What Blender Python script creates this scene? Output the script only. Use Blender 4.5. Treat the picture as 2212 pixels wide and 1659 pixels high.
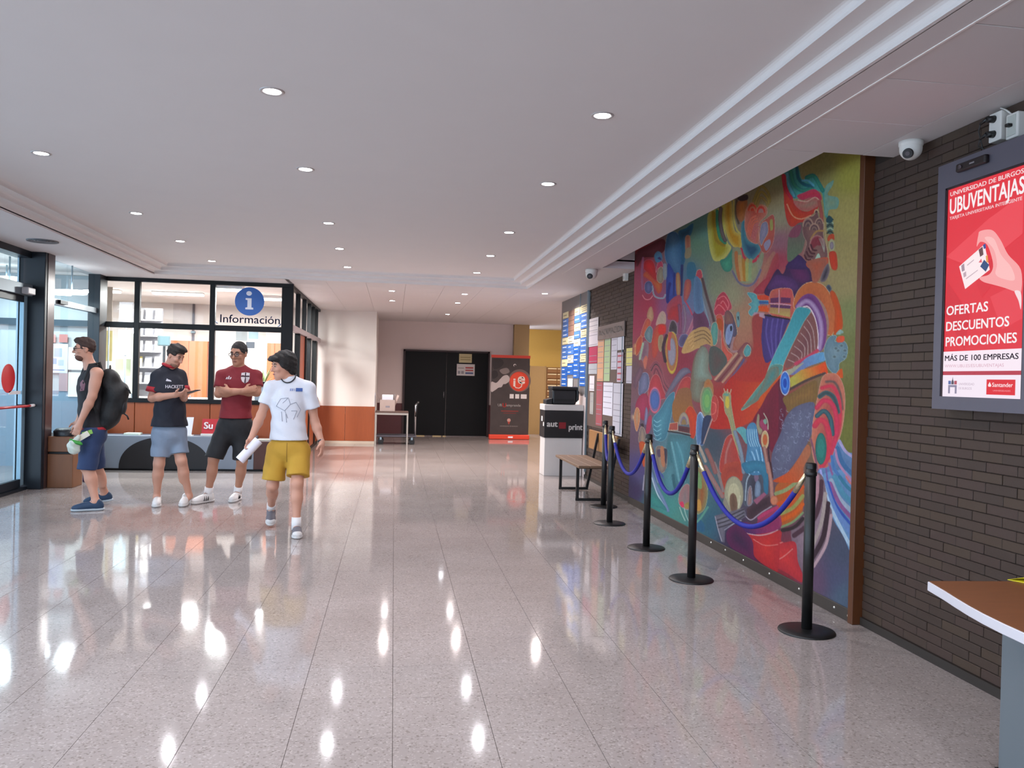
import bpy, bmesh, math, random
import numpy as np
from mathutils import Vector, Matrix, Quaternion
from mathutils.bvhtree import BVHTree

for o in list(bpy.data.objects):
    bpy.data.objects.remove(o, do_unlink=True)
scene = bpy.context.scene
COL = scene.collection

# ------------------------------------------------------------------ camera
IW, IH = 2212, 1659
YAW, PITCH, ROLL, FPX = 0.143620, -0.005793, 0.025491, 1762.63
CAMZ = 1.5
def cam_basis():
    cy, sy, cp, sp = math.cos(YAW), math.sin(YAW), math.cos(PITCH), math.sin(PITCH)
    f = Vector((sy*cp, cy*cp, sp)); r = Vector((cy, -sy, 0)); u = r.cross(f)
    c, s = math.cos(ROLL), math.sin(ROLL)
    return r*c + u*s, u*c - r*s, f
CR, CU, CF = cam_basis()
cam_data = bpy.data.cameras.new('camera'); cam = bpy.data.objects.new('camera', cam_data); COL.objects.link(cam)
cam_data.sensor_width = 36.0; cam_data.lens = FPX/IW*36.0; cam_data.clip_start = 0.05; cam_data.clip_end = 200
M = Matrix((CR, CU, -CF)).transposed().to_4x4(); M.translation = (0, 0, CAMZ)
cam.matrix_world = M
scene.camera = cam
def ray(px, py):
    return CF + CR*((px-IW/2)/FPX) - CU*((py-IH/2)/FPX)
def atY(px, py, Y):           # point of a photo pixel on the vertical plane y = Y
    d = ray(px, py); t = Y/d.y; return Vector((d.x*t, Y, CAMZ+d.z*t))
def atX(px, py, X):
    d = ray(px, py); t = X/d.x; return Vector((X, d.y*t, CAMZ+d.z*t))
def atZ(px, py, z=0.0):
    d = ray(px, py); t = (z-CAMZ)/d.z; return Vector((d.x*t, d.y*t, z))

# ------------------------------------------------------------------ world, exposure
world = bpy.data.worlds.new('sky'); scene.world = world; world.use_nodes = True
wn = world.node_tree.nodes['Background']
wn.inputs['Color'].default_value = (0.74, 0.83, 1.0, 1); wn.inputs['Strength'].default_value = 3.4
vs = scene.view_settings
vs.view_transform = 'Standard'; vs.look = 'None'; vs.gamma = 1.0; vs.use_curve_mapping = False
vs.exposure = 0.80
cy = scene.cycles
cy.max_bounces = 7; cy.diffuse_bounces = 4; cy.glossy_bounces = 3; cy.transmission_bounces = 3; cy.transparent_max_bounces = 12; cy.caustics_reflective = False; cy.caustics_refractive = False
LAMP_W = 4.2          # downlight power
OFFICE_W = 120.0
MURAL_GAIN = 1.0

# ------------------------------------------------------------------ materials
def lin(c):
    c = c/255.0
    return c/12.92 if c <= 0.04045 else ((c+0.055)/1.055)**2.4
def C(h):
    h = h.lstrip('#'); return (lin(int(h[0:2], 16)), lin(int(h[2:4], 16)), lin(int(h[4:6], 16)), 1)
MATS = {}
def mat(name, col, rough=0.55, metal=0.0, noise=0.0, nscale=20.0, bump=0.0, bscale=60.0, spec=0.5, emit=None, estr=0.0, coat=0.0, stretch=None, col2=None):
    if name in MATS: return MATS[name]
    m = bpy.data.materials.new(name); m.use_nodes = True
    nt = m.node_tree; b = nt.nodes['Principled BSDF']
    c = C(col) if isinstance(col, str) else col
    b.inputs['Base Color'].default_value = c
    b.inputs['Roughness'].default_value = rough; b.inputs['Metallic'].default_value = metal
    b.inputs['Specular IOR Level'].default_value = spec
    if coat: b.inputs['Coat Weight'].default_value = coat; b.inputs['Coat Roughness'].default_value = 0.08
    if emit is not None:
        b.inputs['Emission Color'].default_value = C(emit) if isinstance(emit, str) else emit
        b.inputs['Emission Strength'].default_value = estr
    if noise or bump:
        tc = nt.nodes.new('ShaderNodeTexCoord'); mp = nt.nodes.new('ShaderNodeMapping')
        nt.links.new(tc.outputs['Object'], mp.inputs['Vector'])
        if stretch: mp.inputs['Scale'].default_value = stretch
    if noise:
        n = nt.nodes.new('ShaderNodeTexNoise'); n.inputs['Scale'].default_value = nscale; n.inputs['Detail'].default_value = 4
        nt.links.new(mp.outputs['Vector'], n.inputs['Vector'])
        mx = nt.nodes.new('ShaderNodeMix'); mx.data_type = 'RGBA'
        c2 = C(col2) if col2 else tuple(max(0, x*(1-noise)) for x in c[:3]) + (1,)
        mx.inputs[6].default_value = c; mx.inputs[7].default_value = c2
        nt.links.new(n.outputs['Fac'], mx.inputs[0]); nt.links.new(mx.outputs[2], b.inputs['Base Color'])
    if bump:
        n2 = nt.nodes.new('ShaderNodeTexNoise'); n2.inputs['Scale'].default_value = bscale; n2.inputs['Detail'].default_value = 3
        nt.links.new(mp.outputs['Vector'], n2.inputs['Vector'])
        bp = nt.nodes.new('ShaderNodeBump'); bp.inputs['Strength'].default_value = bump; bp.inputs['Distance'].default_value = 0.01
        nt.links.new(n2.outputs['Fac'], bp.inputs['Height']); nt.links.new(bp.outputs['Normal'], b.inputs['Normal'])
    MATS[name] = m; return m
def mat_emit(name, col, strength):
    return mat(name, '#000000', 0.6, emit=col, estr=strength)
def mat_glass(name, tint, refl=0.08, dens=1.0):
    if name in MATS: return MATS[name]
    m = bpy.data.materials.new(name); m.use_nodes = True; nt = m.node_tree
    for n in list(nt.nodes): nt.nodes.remove(n)
    out = nt.nodes.new('ShaderNodeOutputMaterial'); tr = nt.nodes.new('ShaderNodeBsdfTransparent'); gl = nt.nodes.new('ShaderNodeBsdfGlossy')
    tr.inputs['Color'].default_value = tint; gl.inputs['Roughness'].default_value = 0.02
    fr = nt.nodes.new('ShaderNodeFresnel'); fr.inputs['IOR'].default_value = 1.45
    mx = nt.nodes.new('ShaderNodeMixShader')
    ge = nt.nodes.new('ShaderNodeNewGeometry'); inv = nt.nodes.new('ShaderNodeMath'); inv.operation = 'SUBTRACT'; inv.inputs[0].default_value = 1.0; nt.links.new(ge.outputs['Backfacing'], inv.inputs[1])
    ml = nt.nodes.new('ShaderNodeMath'); ml.operation = 'MULTIPLY'; nt.links.new(fr.outputs[0], ml.inputs[0]); nt.links.new(inv.outputs[0], ml.inputs[1])   # reflect once, on the entering face
    nt.links.new(ml.outputs[0], mx.inputs[0]); nt.links.new(tr.outputs[0], mx.inputs[1]); nt.links.new(gl.outputs[0], mx.inputs[2])
    nt.links.new(mx.outputs[0], out.inputs[0]); MATS[name] = m; return m
def mat_speckle(name, base, dark, light, rough, scale):
    """polished terrazzo / vinyl chips"""
    m = bpy.data.materials.new(name); m.use_nodes = True; nt = m.node_tree; b = nt.nodes['Principled BSDF']
    geo = nt.nodes.new('ShaderNodeNewGeometry')
    v = nt.nodes.new('ShaderNodeTexVoronoi'); v.inputs['Scale'].default_value = scale; v.inputs['Randomness'].default_value = 1
    nt.links.new(geo.outputs['Position'], v.inputs['Vector'])
    cr = nt.nodes.new('ShaderNodeValToRGB'); e = cr.color_ramp.elements
    e[0].position = 0.0; e[0].color = C(dark); e[1].position = 1.0; e[1].color = C(light)
    for p, c in ((0.07, dark), (0.12, base), (0.5, base), (0.85, base), (0.93, light)):
        x = e.new(p); x.color = C(c)
    cr.color_ramp.interpolation = 'LINEAR'
    sep = nt.nodes.new('ShaderNodeSeparateColor'); nt.links.new(v.outputs['Color'], sep.inputs[0])
    nt.links.new(sep.outputs[0], cr.inputs[0])
    n = nt.nodes.new('ShaderNodeTexNoise'); n.inputs['Scale'].default_value = 1.7; n.inputs['Detail'].default_value = 5
    nt.links.new(geo.outputs['Position'], n.inputs['Vector'])
    mx = nt.nodes.new('ShaderNodeMix'); mx.data_type = 'RGBA'; mx.blend_type = 'MULTIPLY'
    cr2 = nt.nodes.new('ShaderNodeValToRGB'); cr2.color_ramp.elements[0].position = 0.3; cr2.color_ramp.elements[0].color = (0.86, 0.85, 0.84, 1); cr2.color_ramp.elements[1].position = 0.7; cr2.color_ramp.elements[1].color = (1, 1, 1, 1)
    nt.links.new(n.outputs['Fac'], cr2.inputs[0])
    mx.inputs[0].default_value = 1.0
    nt.links.new(cr.outputs[0], mx.inputs[6]); nt.links.new(cr2.outputs[0], mx.inputs[7]); nt.links.new(mx.outputs[2], b.inputs['Base Color'])
    n3 = nt.nodes.new('ShaderNodeTexNoise'); n3.inputs['Scale'].default_value = 9.0; n3.inputs['Detail'].default_value = 6
    nt.links.new(geo.outputs['Position'], n3.inputs['Vector'])
    mr = nt.nodes.new('ShaderNodeMapRange'); mr.inputs[3].default_value = rough*0.8; mr.inputs[4].default_value = rough*1.35
    nt.links.new(n3.outputs['Fac'], mr.inputs[0]); nt.links.new(mr.outputs[0], b.inputs['Roughness'])
    n4 = nt.nodes.new('ShaderNodeTexNoise'); n4.inputs['Scale'].default_value = 5.0; n4.inputs['Detail'].default_value = 2
    nt.links.new(geo.outputs['Position'], n4.inputs['Vector'])
    bp = nt.nodes.new('ShaderNodeBump'); bp.inputs['Strength'].default_value = 0.025; bp.inputs['Distance'].default_value = 0.004
    nt.links.new(n4.outputs['Fac'], bp.inputs['Height']); nt.links.new(bp.outputs['Normal'], b.inputs['Normal'])
    MATS[name] = m; return m

# ------------------------------------------------------------------ mesh helpers
class MB:
    def __init__(s): s.v = []; s.f = []; s.sm = []
    def add(s, vs, fs, smooth=False):
        o = len(s.v); s.v += [tuple(p) for p in vs]; s.f += [tuple(i+o for i in f) for f in fs]; s.sm += [smooth]*len(fs); return s
    def box(s, x0, x1, y0, y1, z0, z1):
        if x0 > x1: x0, x1 = x1, x0
        if y0 > y1: y0, y1 = y1, y0
        if z0 > z1: z0, z1 = z1, z0
        return s.add([(x0,y0,z0),(x1,y0,z0),(x1,y1,z0),(x0,y1,z0),(x0,y0,z1),(x1,y0,z1),(x1,y1,z1),(x0,y1,z1)],
                     [(0,3,2,1),(4,5,6,7),(0,1,5,4),(1,2,6,5),(2,3,7,6),(3,0,4,7)])
    def obox(s, c, ax, ay, az):      # oriented box, half-axis vectors
        c, ax, ay, az = Vector(c), Vector(ax), Vector(ay), Vector(az)
        p = [c+ax*i+ay*j+az*k for k in (-1, 1) for (i, j) in ((-1,-1),(1,-1),(1,1),(-1,1))]
        fs = [(0,3,2,1),(4,5,6,7),(0,1,5,4),(1,2,6,5),(2,3,7,6),(3,0,4,7)]
        if ax.cross(ay).dot(az) < 0: fs = [tuple(reversed(f)) for f in fs]
        return s.add(p, fs)
    def quad(s, a, b, c, d): return s.add([a,b,c,d], [(0,1,2,3)])
    def cyl(s, a, b, r, r2=None, n=20, smooth=True, caps=True):
        a, b = Vector(a), Vector(b); r2 = r if r2 is None else r2
        d = (b-a).normalized(); t = Vector((0,0,1)) if abs(d.z) < .9 else Vector((1,0,0))
        x = d.cross(t).normalized(); y = d.cross(x)
        p = [a+(x*math.cos(2*math.pi*i/n)+y*math.sin(2*math.pi*i/n))*r for i in range(n)] + [b+(x*math.cos(2*math.pi*i/n)+y*math.sin(2*math.pi*i/n))*r2 for i in range(n)]
        s.add(p, [(i, (i+1)%n, n+(i+1)%n, n+i) for i in range(n)], smooth)
        if caps:
            o = len(s.v)-2*n
            s.f.append(tuple(o+i for i in reversed(range(n)))); s.f.append(tuple(o+n+i for i in range(n))); s.sm += [False, False]
        return s
    def lathe(s, prof, c=(0,0,0), n=24, axis='z', smooth=True):   # prof [(r,z)]
        c = Vector(c); ps = []; m = len(prof)
        for i in range(n):
            a = 2*math.pi*i/n
            for r, z in prof:
                q = Vector((r*math.cos(a), r*math.sin(a), z))
                if axis == 'x': q = Vector((q.z, q.x, q.y))
                if axis == 'y': q = Vector((q.y, q.z, q.x))
                ps.append(c+q)
        fs = [(i*m+j, ((i+1)%n)*m+j, ((i+1)%n)*m+j+1, i*m+j+1) for i in range(n) for j in range(m-1)]
        return s.add(ps, fs, smooth)
    def tube(s, path, r, n=8, closed=False, radii=None):
        path = [Vector(p) for p in path]; m = len(path); ps = []
        up = None
        for i, p in enumerate(path):
            if closed: d = path[(i+1)%m]-path[i-1]
            else: d = path[min(i+1, m-1)]-path[max(i-1, 0)]
            d.normalize()
            if up is None:
                up = Vector((0,0,1)) if abs(d.z) < .9 else Vector((1,0,0))
            x = d.cross(up).normalized(); y = x.cross(d).normalized(); up = y
            rr = radii[i] if radii else r
            ps += [p+(x*math.cos(2*math.pi*k/n)+y*math.sin(2*math.pi*k/n))*rr for k in range(n)]
        mm = m if closed else m-1
        fs = [(i*n+k, i*n+(k+1)%n, ((i+1)%m)*n+(k+1)%n, ((i+1)%m)*n+k) for i in range(mm) for k in range(n)]
        s.add(ps, [tuple(reversed(f)) for f in fs], True)
        if not closed:
            o = len(s.v)-m*n
            s.f.append(tuple(o+k for k in range(n))); s.f.append(tuple(o+(m-1)*n+k for k in reversed(range(n)))); s.sm += [False]*2
        return s
    def prism(s, pts, d):            # polygon pts (3D, planar) extruded by vector d
        pts = [Vector(p) for p in pts]; d = Vector(d); n = len(pts)
        nrm = Vector((0,0,0))
        for i in range(n):
            a, b = pts[i], pts[(i+1)%n]; nrm += a.cross(b)
        if nrm.dot(d) > 0: pts = pts[::-1]
        return s.add(pts+[p+d for p in pts], [tuple(range(n)), tuple(range(2*n-1, n-1, -1))] + [(i, n+i, n+(i+1)%n, (i+1)%n) for i in range(n)])
    def mesh(s, name, bevel=0.0, seg=1):
        me = bpy.data.meshes.new(name); me.from_pydata([tuple(p) for p in s.v], [], s.f)
        me.polygons.foreach_set('use_smooth', s.sm); me.update()
        if bevel:
            bm = bmesh.new(); bm.from_mesh(me)
            ed = [e for e in bm.edges if len(e.link_faces) == 2 and e.calc_face_angle(0) > 0.6]
            bmesh.ops.bevel(bm, geom=ed, offset=bevel, segments=seg, affect='EDGES', profile=0.5, clamp_overlap=True)
            bm.to_mesh(me); bm.free()
        return me

def tag(o, label=None, cat=None, group=None, kind=None):
    if label: o['label'] = label
    if cat: o['category'] = cat
    if group: o['group'] = group
    if kind: o['kind'] = kind
    return o
def setparent(o, parent):
    if parent is not None:
        o.parent = parent; o.matrix_parent_inverse = Matrix.Translation(-parent.location)
def obj(name, src, m, parent=None, bevel=0.0, seg=1, label=None, cat=None, group=None, kind=None):
    me = src.mesh(name, bevel, seg) if isinstance(src, MB) else src
    if m is not None and len(me.materials) == 0: me.materials.append(m)
    o = bpy.data.objects.new(name, me); COL.objects.link(o)
    setparent(o, parent)
    return tag(o, label, cat, group, kind)
def thing(name, label, cat, loc=(0,0,0), group=None):
    o = bpy.data.objects.new(name, None); COL.objects.link(o); o.location = loc; o.empty_display_size = 0.1
    return tag(o, label, cat, group)
def inst(name, me, parent, loc, rot=None):
    """another object on shared mesh data, in world coordinates"""
    o = bpy.data.objects.new(name, me); COL.objects.link(o); o.location = loc
    if rot: o.rotation_euler = rot
    setparent(o, parent); return o
def dup(root, loc=None, label=None):
    r = root.copy(); COL.objects.link(r)
    for ch in list(root.children):
        c = ch.copy(); COL.objects.link(c); c.parent = r; c.matrix_parent_inverse = ch.matrix_parent_inverse.copy()
        for g in list(ch.children):
            d = g.copy(); COL.objects.link(d); d.parent = c; d.matrix_parent_inverse = g.matrix_parent_inverse.copy()
    if loc is not None: r.location = loc
    if label: r['label'] = label
    return r
def text(body, origin, xdir, up, height=None, width=None, m=None, parent=None, name='lettering', align='LEFT', depth=0.0, bold=0.0, both=False, shear=0.0, space=1.0):
    """flat lettering mesh; origin = baseline start (or centre); height = cap height; width = fitted width"""
    cu = bpy.data.curves.new('t', 'FONT'); cu.body = body; cu.size = 1.0; cu.extrude = depth; cu.shear = shear; cu.space_character = space
    cu.resolution_u = 3
    t = bpy.data.objects.new('t', cu); COL.objects.link(t)
    me = bpy.data.meshes.new_from_object(t); bpy.data.objects.remove(t, do_unlink=True); bpy.data.curves.remove(cu)
    n = len(me.vertices); co = np.empty(n*3, np.float32); me.vertices.foreach_get('co', co); co = co.reshape(-1, 3)
    x0, x1 = co[:, 0].min(), co[:, 0].max(); y1 = 0.70 if height else 1
    sy = height/0.70 if height else width/(x1-x0)
    sx = width/(x1-x0) if width else sy
    co[:, 0] = (co[:, 0]-x0)*sx; co[:, 1] *= sy
    if align == 'CENTER': co[:, 0] -= (x1-x0)*sx/2
    if align == 'RIGHT': co[:, 0] -= (x1-x0)*sx
    xd = np.array(Vector(xdir).normalized()); ud = np.array(Vector(up).normalized()); nd = np.cross(xd, ud)
    w = np.array(origin)[None] + co[:, :1]*xd + co[:, 1:2]*ud + co[:, 2:3]*nd
    if bold:      # heavier strokes: the same outlines laid twice, nudged sideways
        F = [tuple(p.vertices) for p in me.polygons]; nv = len(w); d_ = xd*bold*1.5*sx; e_ = ud*bold*.8*sy
        ws = [w+d_+e_, w-d_-e_, w+d_-e_+nd*1e-4, w-d_+e_+nd*1e-4]; me = bpy.data.meshes.new(name)
        me.from_pydata([tuple(p) for p in np.concatenate(ws)], [], [tuple(i+k*nv for i in f) for k in range(4) for f in F]); me.update()
    else:
        me.vertices.foreach_set('co', w.astype(np.float32).ravel()); me.update(); me.materials.clear()
    return obj(name, me, m, parent)
def catenary(a, b, sag, n=24):
    a, b = Vector(a), Vector(b); out = []
    for i in range(n+1):
        t = i/n; p = a.lerp(b, t); p.z -= sag*(1-(2*t-1)**2); out.append(p)
    return out
RNG = random.Random(7)
# ================================================================== room shell
M_CEIL = mat('ceiling_paint', '#dedad9', 0.75, noise=0.04, nscale=3)
M_SOF = mat('soffit_paint', '#d5d0d0', 0.75, noise=0.05, nscale=2)
M_WALL = mat('white_wall_paint', '#e6dfd9', 0.7, noise=0.04, nscale=3, bump=0.05, bscale=150)
M_BACK = mat('back_wall_paint', '#dccdc9', 0.7, noise=0.05, nscale=3)
M_GROUT = mat('grout', '#574f49', 0.9)
M_FLOOR = mat_speckle('terrazzo', '#9c9390', '#877d79', '#aca39f', 0.06, 120)
M_DARK = mat('dark_frame', '#090a0e', 0.5, noise=0.1, spec=.3)
M_NAVY = mat('navy_frame', '#101a24', 0.42, noise=0.15, nscale=4, spec=.4)
M_ALU = mat('aluminium', '#8fa1ab', 0.35, metal=0.6)
M_WOODP = mat('orange_wood_panel', '#a4532b', 0.45, noise=0.25, nscale=6, stretch=(6, 6, 0.6))
M_GLASS = mat_glass('clear_glass', (0.94, 0.97, 0.97, 1))
M_GLASSB = mat_glass('blue_glass', (0.86, 0.94, 0.96, 1))
ZS, ZC = 2.91, 3.045          # soffit, coffered ceiling
XR = 2.97                      # right wall face

# ---- floor
fb = MB().box(-9.5, 7.0, -6.5, 23.5, -0.12, -0.005)
floor = obj('floor', fb, M_GROUT, kind='structure')
T = 0.42
def tile_verts(x, y, w=T-0.0022, d=T-0.0014):
    return [(x, y, 0), (x+w, y, 0), (x+w, y+d, 0), (x, y+d, 0), (x, y, -.005), (x+w, y, -.005), (x+w, y+d, -.005), (x, y+d, -.005)]
TF = [(0,1,2,3),(0,4,5,1),(1,5,6,2),(2,6,7,3),(3,7,4,0)]
tiles = []
for i in range(-23, 17):
    for j in range(-28, 44):
        x, y = 0.03+T*i, 5.09+T*j
        c = Vector((x+T/2, y+T/2, 0)); d = c-Vector((0, 0, CAMZ)); dz = d.dot(CF)
        vis = 0
        if dz > 0.5:
            px, py = IW/2+FPX*d.dot(CR)/dz, IH/2-FPX*d.dot(CU)/dz
            if -60 < px < IW+60 and py < IH+90 and -4.6 < x < 2.8: vis = 1
        tiles.append((0 if vis else 1, d.length, x, y))
tiles.sort()
me_t = MB().add(tile_verts(0, 0), TF).mesh('floor_tile'); me_t.materials.append(M_FLOOR)
for k, (nv, dd, x, y) in enumerate(tiles[:300]):
    inst('floor_tile', me_t, floor, (x+0.001, y+0.001, 0))
rest = MB()
for nv, dd, x, y in tiles[300:]:
    rest.add(tile_verts(x+0.001, y+0.001), TF)
obj('floor_tiles_further', rest, M_FLOOR, floor, kind='stuff')

# ---- coffered ceiling with three stepped mouldings
xl = (-3.26, -3.38, -3.50); xr = (1.77, 1.89, 2.01); yf = (12.31, 12.43, 12.55); YN = -6.4
ceil = obj('ceiling', MB().box(xl[0]-.02, xr[0]+.02, YN, yf[0]+.02, ZC, ZC+.1), M_CEIL, kind='structure')
zz = (ZC, 3.0, 2.955, ZS)
for k in range(3):
    m = MB(); zt, zb = zz[k], zz[k+1]
    xL, xR_, yF = xl[k], xr[k], yf[k]
    # riser with a small cove at its top, then the flat tread out to the next step
    nx = xl[k+1] if k < 2 else xl[k]+0.006; nX = xr[k+1] if k < 2 else xr[k]-0.006; nY = yf[k+1] if k < 2 else yf[k]-0.006
    def prof(s):      # profile offsets (out, z)
        return [(-0.03, zt), (-0.018, zt-.003), (-0.008, zt-.010), (-0.002, zt-.02), (0, zt-.03), (0, zb)]
    pr = prof(0)
    for (o0, z0), (o1, z1) in zip(pr[:-1], pr[1:]):
        m.add([(xR_+o0, YN, z0), (xR_+o0, yF+o0, z0), (xR_+o1, yF+o1, z1), (xR_+o1, YN, z1)], [(0,1,2,3)], True)
        m.add([(xL-o0, YN, z0), (xL-o0, yF+o0, z0), (xL-o1, yF+o1, z1), (xL-o1, YN, z1)], [(3,2,1,0)], True)
        m.add([(xL-o0, yF+o0, z0), (xR_+o0, yF+o0, z0), (xR_+o1, yF+o1, z1), (xL-o1, yF+o1, z1)], [(3,2,1,0)], True)
    m.quad((xR_, YN, zb), (xR_, yF, zb), (nX+.03, nY+.03, zb), (nX+.03, YN, zb))
    m.quad((nx-.03, YN, zb), (nx-.03, nY+.03, zb), (xL, yF, zb), (xL, YN, zb))
    m.quad((xL, yF, zb), (nx-.03, nY+.03, zb), (nX+.03, nY+.03, zb), (xR_, yF, zb))
    obj('trim_%d' % (k+1), m, M_CEIL, kind='structure')

# ---- lowered soffits
sof = MB()
RX0, RY0, RY1 = 2.52, 4.60, 9.86                     # recess over the mural
sof.box(2.03, 2.165, YN, RY0, ZS, 3.02); sof.box(2.775, XR+.3, YN, RY0, ZS, 3.02)
sof.box(2.03, RX0, RY0, RY1, ZS, 3.02)
sof.box(2.165, 2.775, YN, RY0, ZS+.012, 3.02)
sof.box(2.03, XR+.3, RY1, 12.57, ZS, 3.02)
sof.box(RX0-.02, RX0, RY0, RY1, 3.0, 3.42); sof.box(RX0, XR+.3, RY1, RY1+.02, 3.0, 3.42); sof.box(RX0, XR+.3, RY0-.02, RY0, 3.0, 3.42); sof.box(RX0-.02, XR+.3, RY0-.02, RY1+.02, 3.4, 3.45)
sR = obj('ceiling_soffit', sof, M_SOF, kind='structure')
me_p = MB().box(.002, .602, .003, .577, 0, .014).mesh('ceiling_panel', 0.003); me_p.materials.append(M_SOF)
for k in range(12):
    inst('ceiling_panel', me_p, sR, (2.168, RY0-.58*(k+1), ZS))
obj('panel_rail', MB().box(2.158, 2.168, YN, RY0-.01, ZS-.004, ZS+.002), mat('rail_white', '#efe9e6', .5), sR)
obj('panel_rail', MB().box(2.16, 2.166, RY0, 10.6, ZS-.002, ZS+.002), mat('rail_white', '#efe9e6', .5), sR)
obj('ceiling_entrance', MB().box(-4.62, -3.52, YN, 12.57, ZS, 3.02), M_SOF, kind='structure')
obj('ceiling_lip', MB().box(-3.53, -3.50, YN, 12.56, ZS-.018, ZS+.01), M_SOF, kind='structure')
cf = obj('ceiling_corridor', MB().box(-1.7, 7, 12.565, 23.4, ZS+.012, 3.02), M_SOF, kind='structure')
me_q = MB().box(.0015, .5985, .0015, .5985, 0, .02).mesh('ceiling_panel', 0.001); me_q.materials.append(M_SOF)
for i in range(9):
    for j in range(14):
        inst('ceiling_panel', me_q, cf, (-1.66+.6*i, 12.57+.6*j, ZS))
obj('ceiling_corridor_edge', MB().box(3.74, 7, 12.57, 23.4, ZS, ZS+.02).box(-1.7, 3.74, 20.97, 23.4, ZS, ZS+.02), M_SOF, kind='structure')
obj('ceiling_office', MB().box(-9.5, -1.68, 13.2, 23.4, ZS+.001, 3.03), M_WALL, kind='structure')
obj('ceiling_office_front', MB().box(-4.6, -1.6, 12.56, 13.2, ZS, 3.03), M_SOF, kind='structure')
obj('ceiling_vestibule', MB().box(-9.5, -4.62, 6.0, 13.2, 2.95, 3.03), M_WALL, kind='structure')

# ---- right wall: brick, mural bay between
M_MORT = mat('mortar', '#2b2019', 0.9)
BR = [mat('brick_%d' % i, c, 0.62, noise=0.22, nscale=14, bump=0.12, bscale=40) for i, c in enumerate(('#3f2e24', '#423124', '#3b2b22', '#402e26'))]
wr = obj('wall_right', MB().box(XR+.007, XR+.3, -6.4, 14.44, 0, 3.45), M_MORT, kind='structure')
BL, BH = 0.2115, 0.0520
bms = []
for i in range(4):
    me_b = MB().box(-.012, 0.02, 0.0015, BL-.0025, 0.002, BH-.0018).mesh('brick', 0.0025); me_b.materials.append(BR[i]); bms.append(me_b)
bricks = []
def brick_zone(y0, y1, z1, cap):
    rest_b = [MB() for _ in range(4)]
    r = random.Random(3)
    rows = int((z1-0.05)/BH)
    cand = []
    for k in range(rows):
        z = 0.05+k*BH
        y = y1-(0 if k % 2 else BL/2)-r.uniform(0, .02)
        while y > y0+.02:
            ya = y-BL
            cand.append((ya, z, r.randrange(4), r.uniform(-.0015, .0015))); y -= BL
    def hidden(ya, z): return 3.35 < ya+BL/2 < 4.1 and 1.42 < z < 2.68
    def score(c): return (0 if (c[0] > 3.25 and not hidden(c[0], c[1])) else 1, c[0])
    cand.sort(key=score)
    for n, (ya, z, mi, dx) in enumerate(cand):
        if n < cap: inst('brick', bms[mi], wr, (XR+dx+0.012, ya, z))
        else: rest_b[mi].box(XR+dx, XR+.03, ya+.0015, ya+BL-.0025, z+.002, z+BH-.0018)
    for i, m in enumerate(rest_b):
        if m.v: obj('bricks_further', m, BR[i], wr, kind='stuff')
brick_zone(0.6, 4.90, ZS+.02, 300)
brick_zone(9.80, 12.36, ZS+.02, 0)
obj('wall_right_upper', MB().box(XR, XR+.02, 12.4, 14.44, 0, 2.95), M_BACK, wr)
obj('baseboard_right', MB().box(XR-.012, XR+.02, -6.4, 4.83, 0, .05).box(XR-.012, XR+.02, 9.9, 12.4, 0, .05), mat('dark_skirting', '#2b241f', .6), kind='structure')

# ---- back of the corridor
wb = obj('wall_back', MB().box(-.45, 3.02, 20.9, 21.1, 0, 2.95), M_BACK, kind='structure')
obj('baseboard_back', MB().box(-.42, .24, 20.87, 20.9, 0, .82).box(2.41, 3.02, 20.87, 20.9, 0, .82), mat('maroon_wainscot', '#54262a', .5, noise=.2), kind='structure')
wp = obj('wall_partition', MB().box(-1.70, -.41, 18.2, 18.4, 0, 2.95).box(-.6, -.41, 18.4, 20.9, 0, 2.95), M_WALL, kind='structure')
for k in range(2):
    obj('wainscot_panel', MB().box(-1.68+.64*k+.003, -1.68+.64*(k+1)-.003, 18.18, 18.2, .06, .82), M_WOODP, wp, .003)
obj('wainscot_base', MB().box(-1.70, -.40, 18.185, 18.2, 0, .06), mat('cream_base', '#cdbfae', .5), wp)
obj('wall_pillar', MB().box(3.03, 3.42, 20.75, 21.1, 0, 2.95), mat('tan_paint', '#b09468', .7, noise=.05), kind='structure')
obj('wall_yellow', MB().box(3.42, 7, 22.5, 22.7, 0, 2.95), mat('yellow_paint', '#dbb65c', .7, noise=.05), kind='structure')
obj('wall_corridor_side', MB().box(6.9, 7.0, 14.4, 22.5, 0, 2.95).box(3.27, 7, 14.3, 14.44, 0, 2.95), M_BACK, kind='structure')

# double black door
dr = thing('door_1', 'wide black double door at the end of the corridor', 'door', (1.32, 20.88, 0)); dr['kind'] = 'structure'; del dr['category']
M_BLK = mat('black_door', '#070709', 0.5, noise=.2, nscale=8, spec=.2)
obj('door_leaf', MB().box(.27, 1.315, 20.85, 20.9, .02, 2.15), M_BLK, dr, .004); obj('door_leaf', MB().box(1.322, 2.38, 20.85, 20.9, .02, 2.15), M_BLK, dr, .004)
obj('door_frame', MB().box(.22, .27, 20.83, 20.9, 0, 2.19).box(2.38, 2.42, 20.83, 20.9, 0, 2.19).box(.22, 2.42, 20.83, 20.9, 2.15, 2.19), mat('door_frame_dark', '#2a1517', .5), dr)
for k, (a, b) in enumerate(((.55, .8), (1.0, 1.22), (1.26, 1.34))):
    obj('threshold_strip', MB().box(a, b, 20.82, 20.85, 0, .02), mat('brass_strip', '#b09a70', .4, metal=.5), dr)
obj('handle', MB().cyl((1.26, 20.82, .98), (1.26, 20.82, 1.14), .012).box(1.25, 1.27, 20.82, 20.85, 1.0, 1.02).box(1.25, 1.27, 20.82, 20.85, 1.1, 1.12), mat('steel', '#8d8d92', .3, metal=1), dr)

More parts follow.
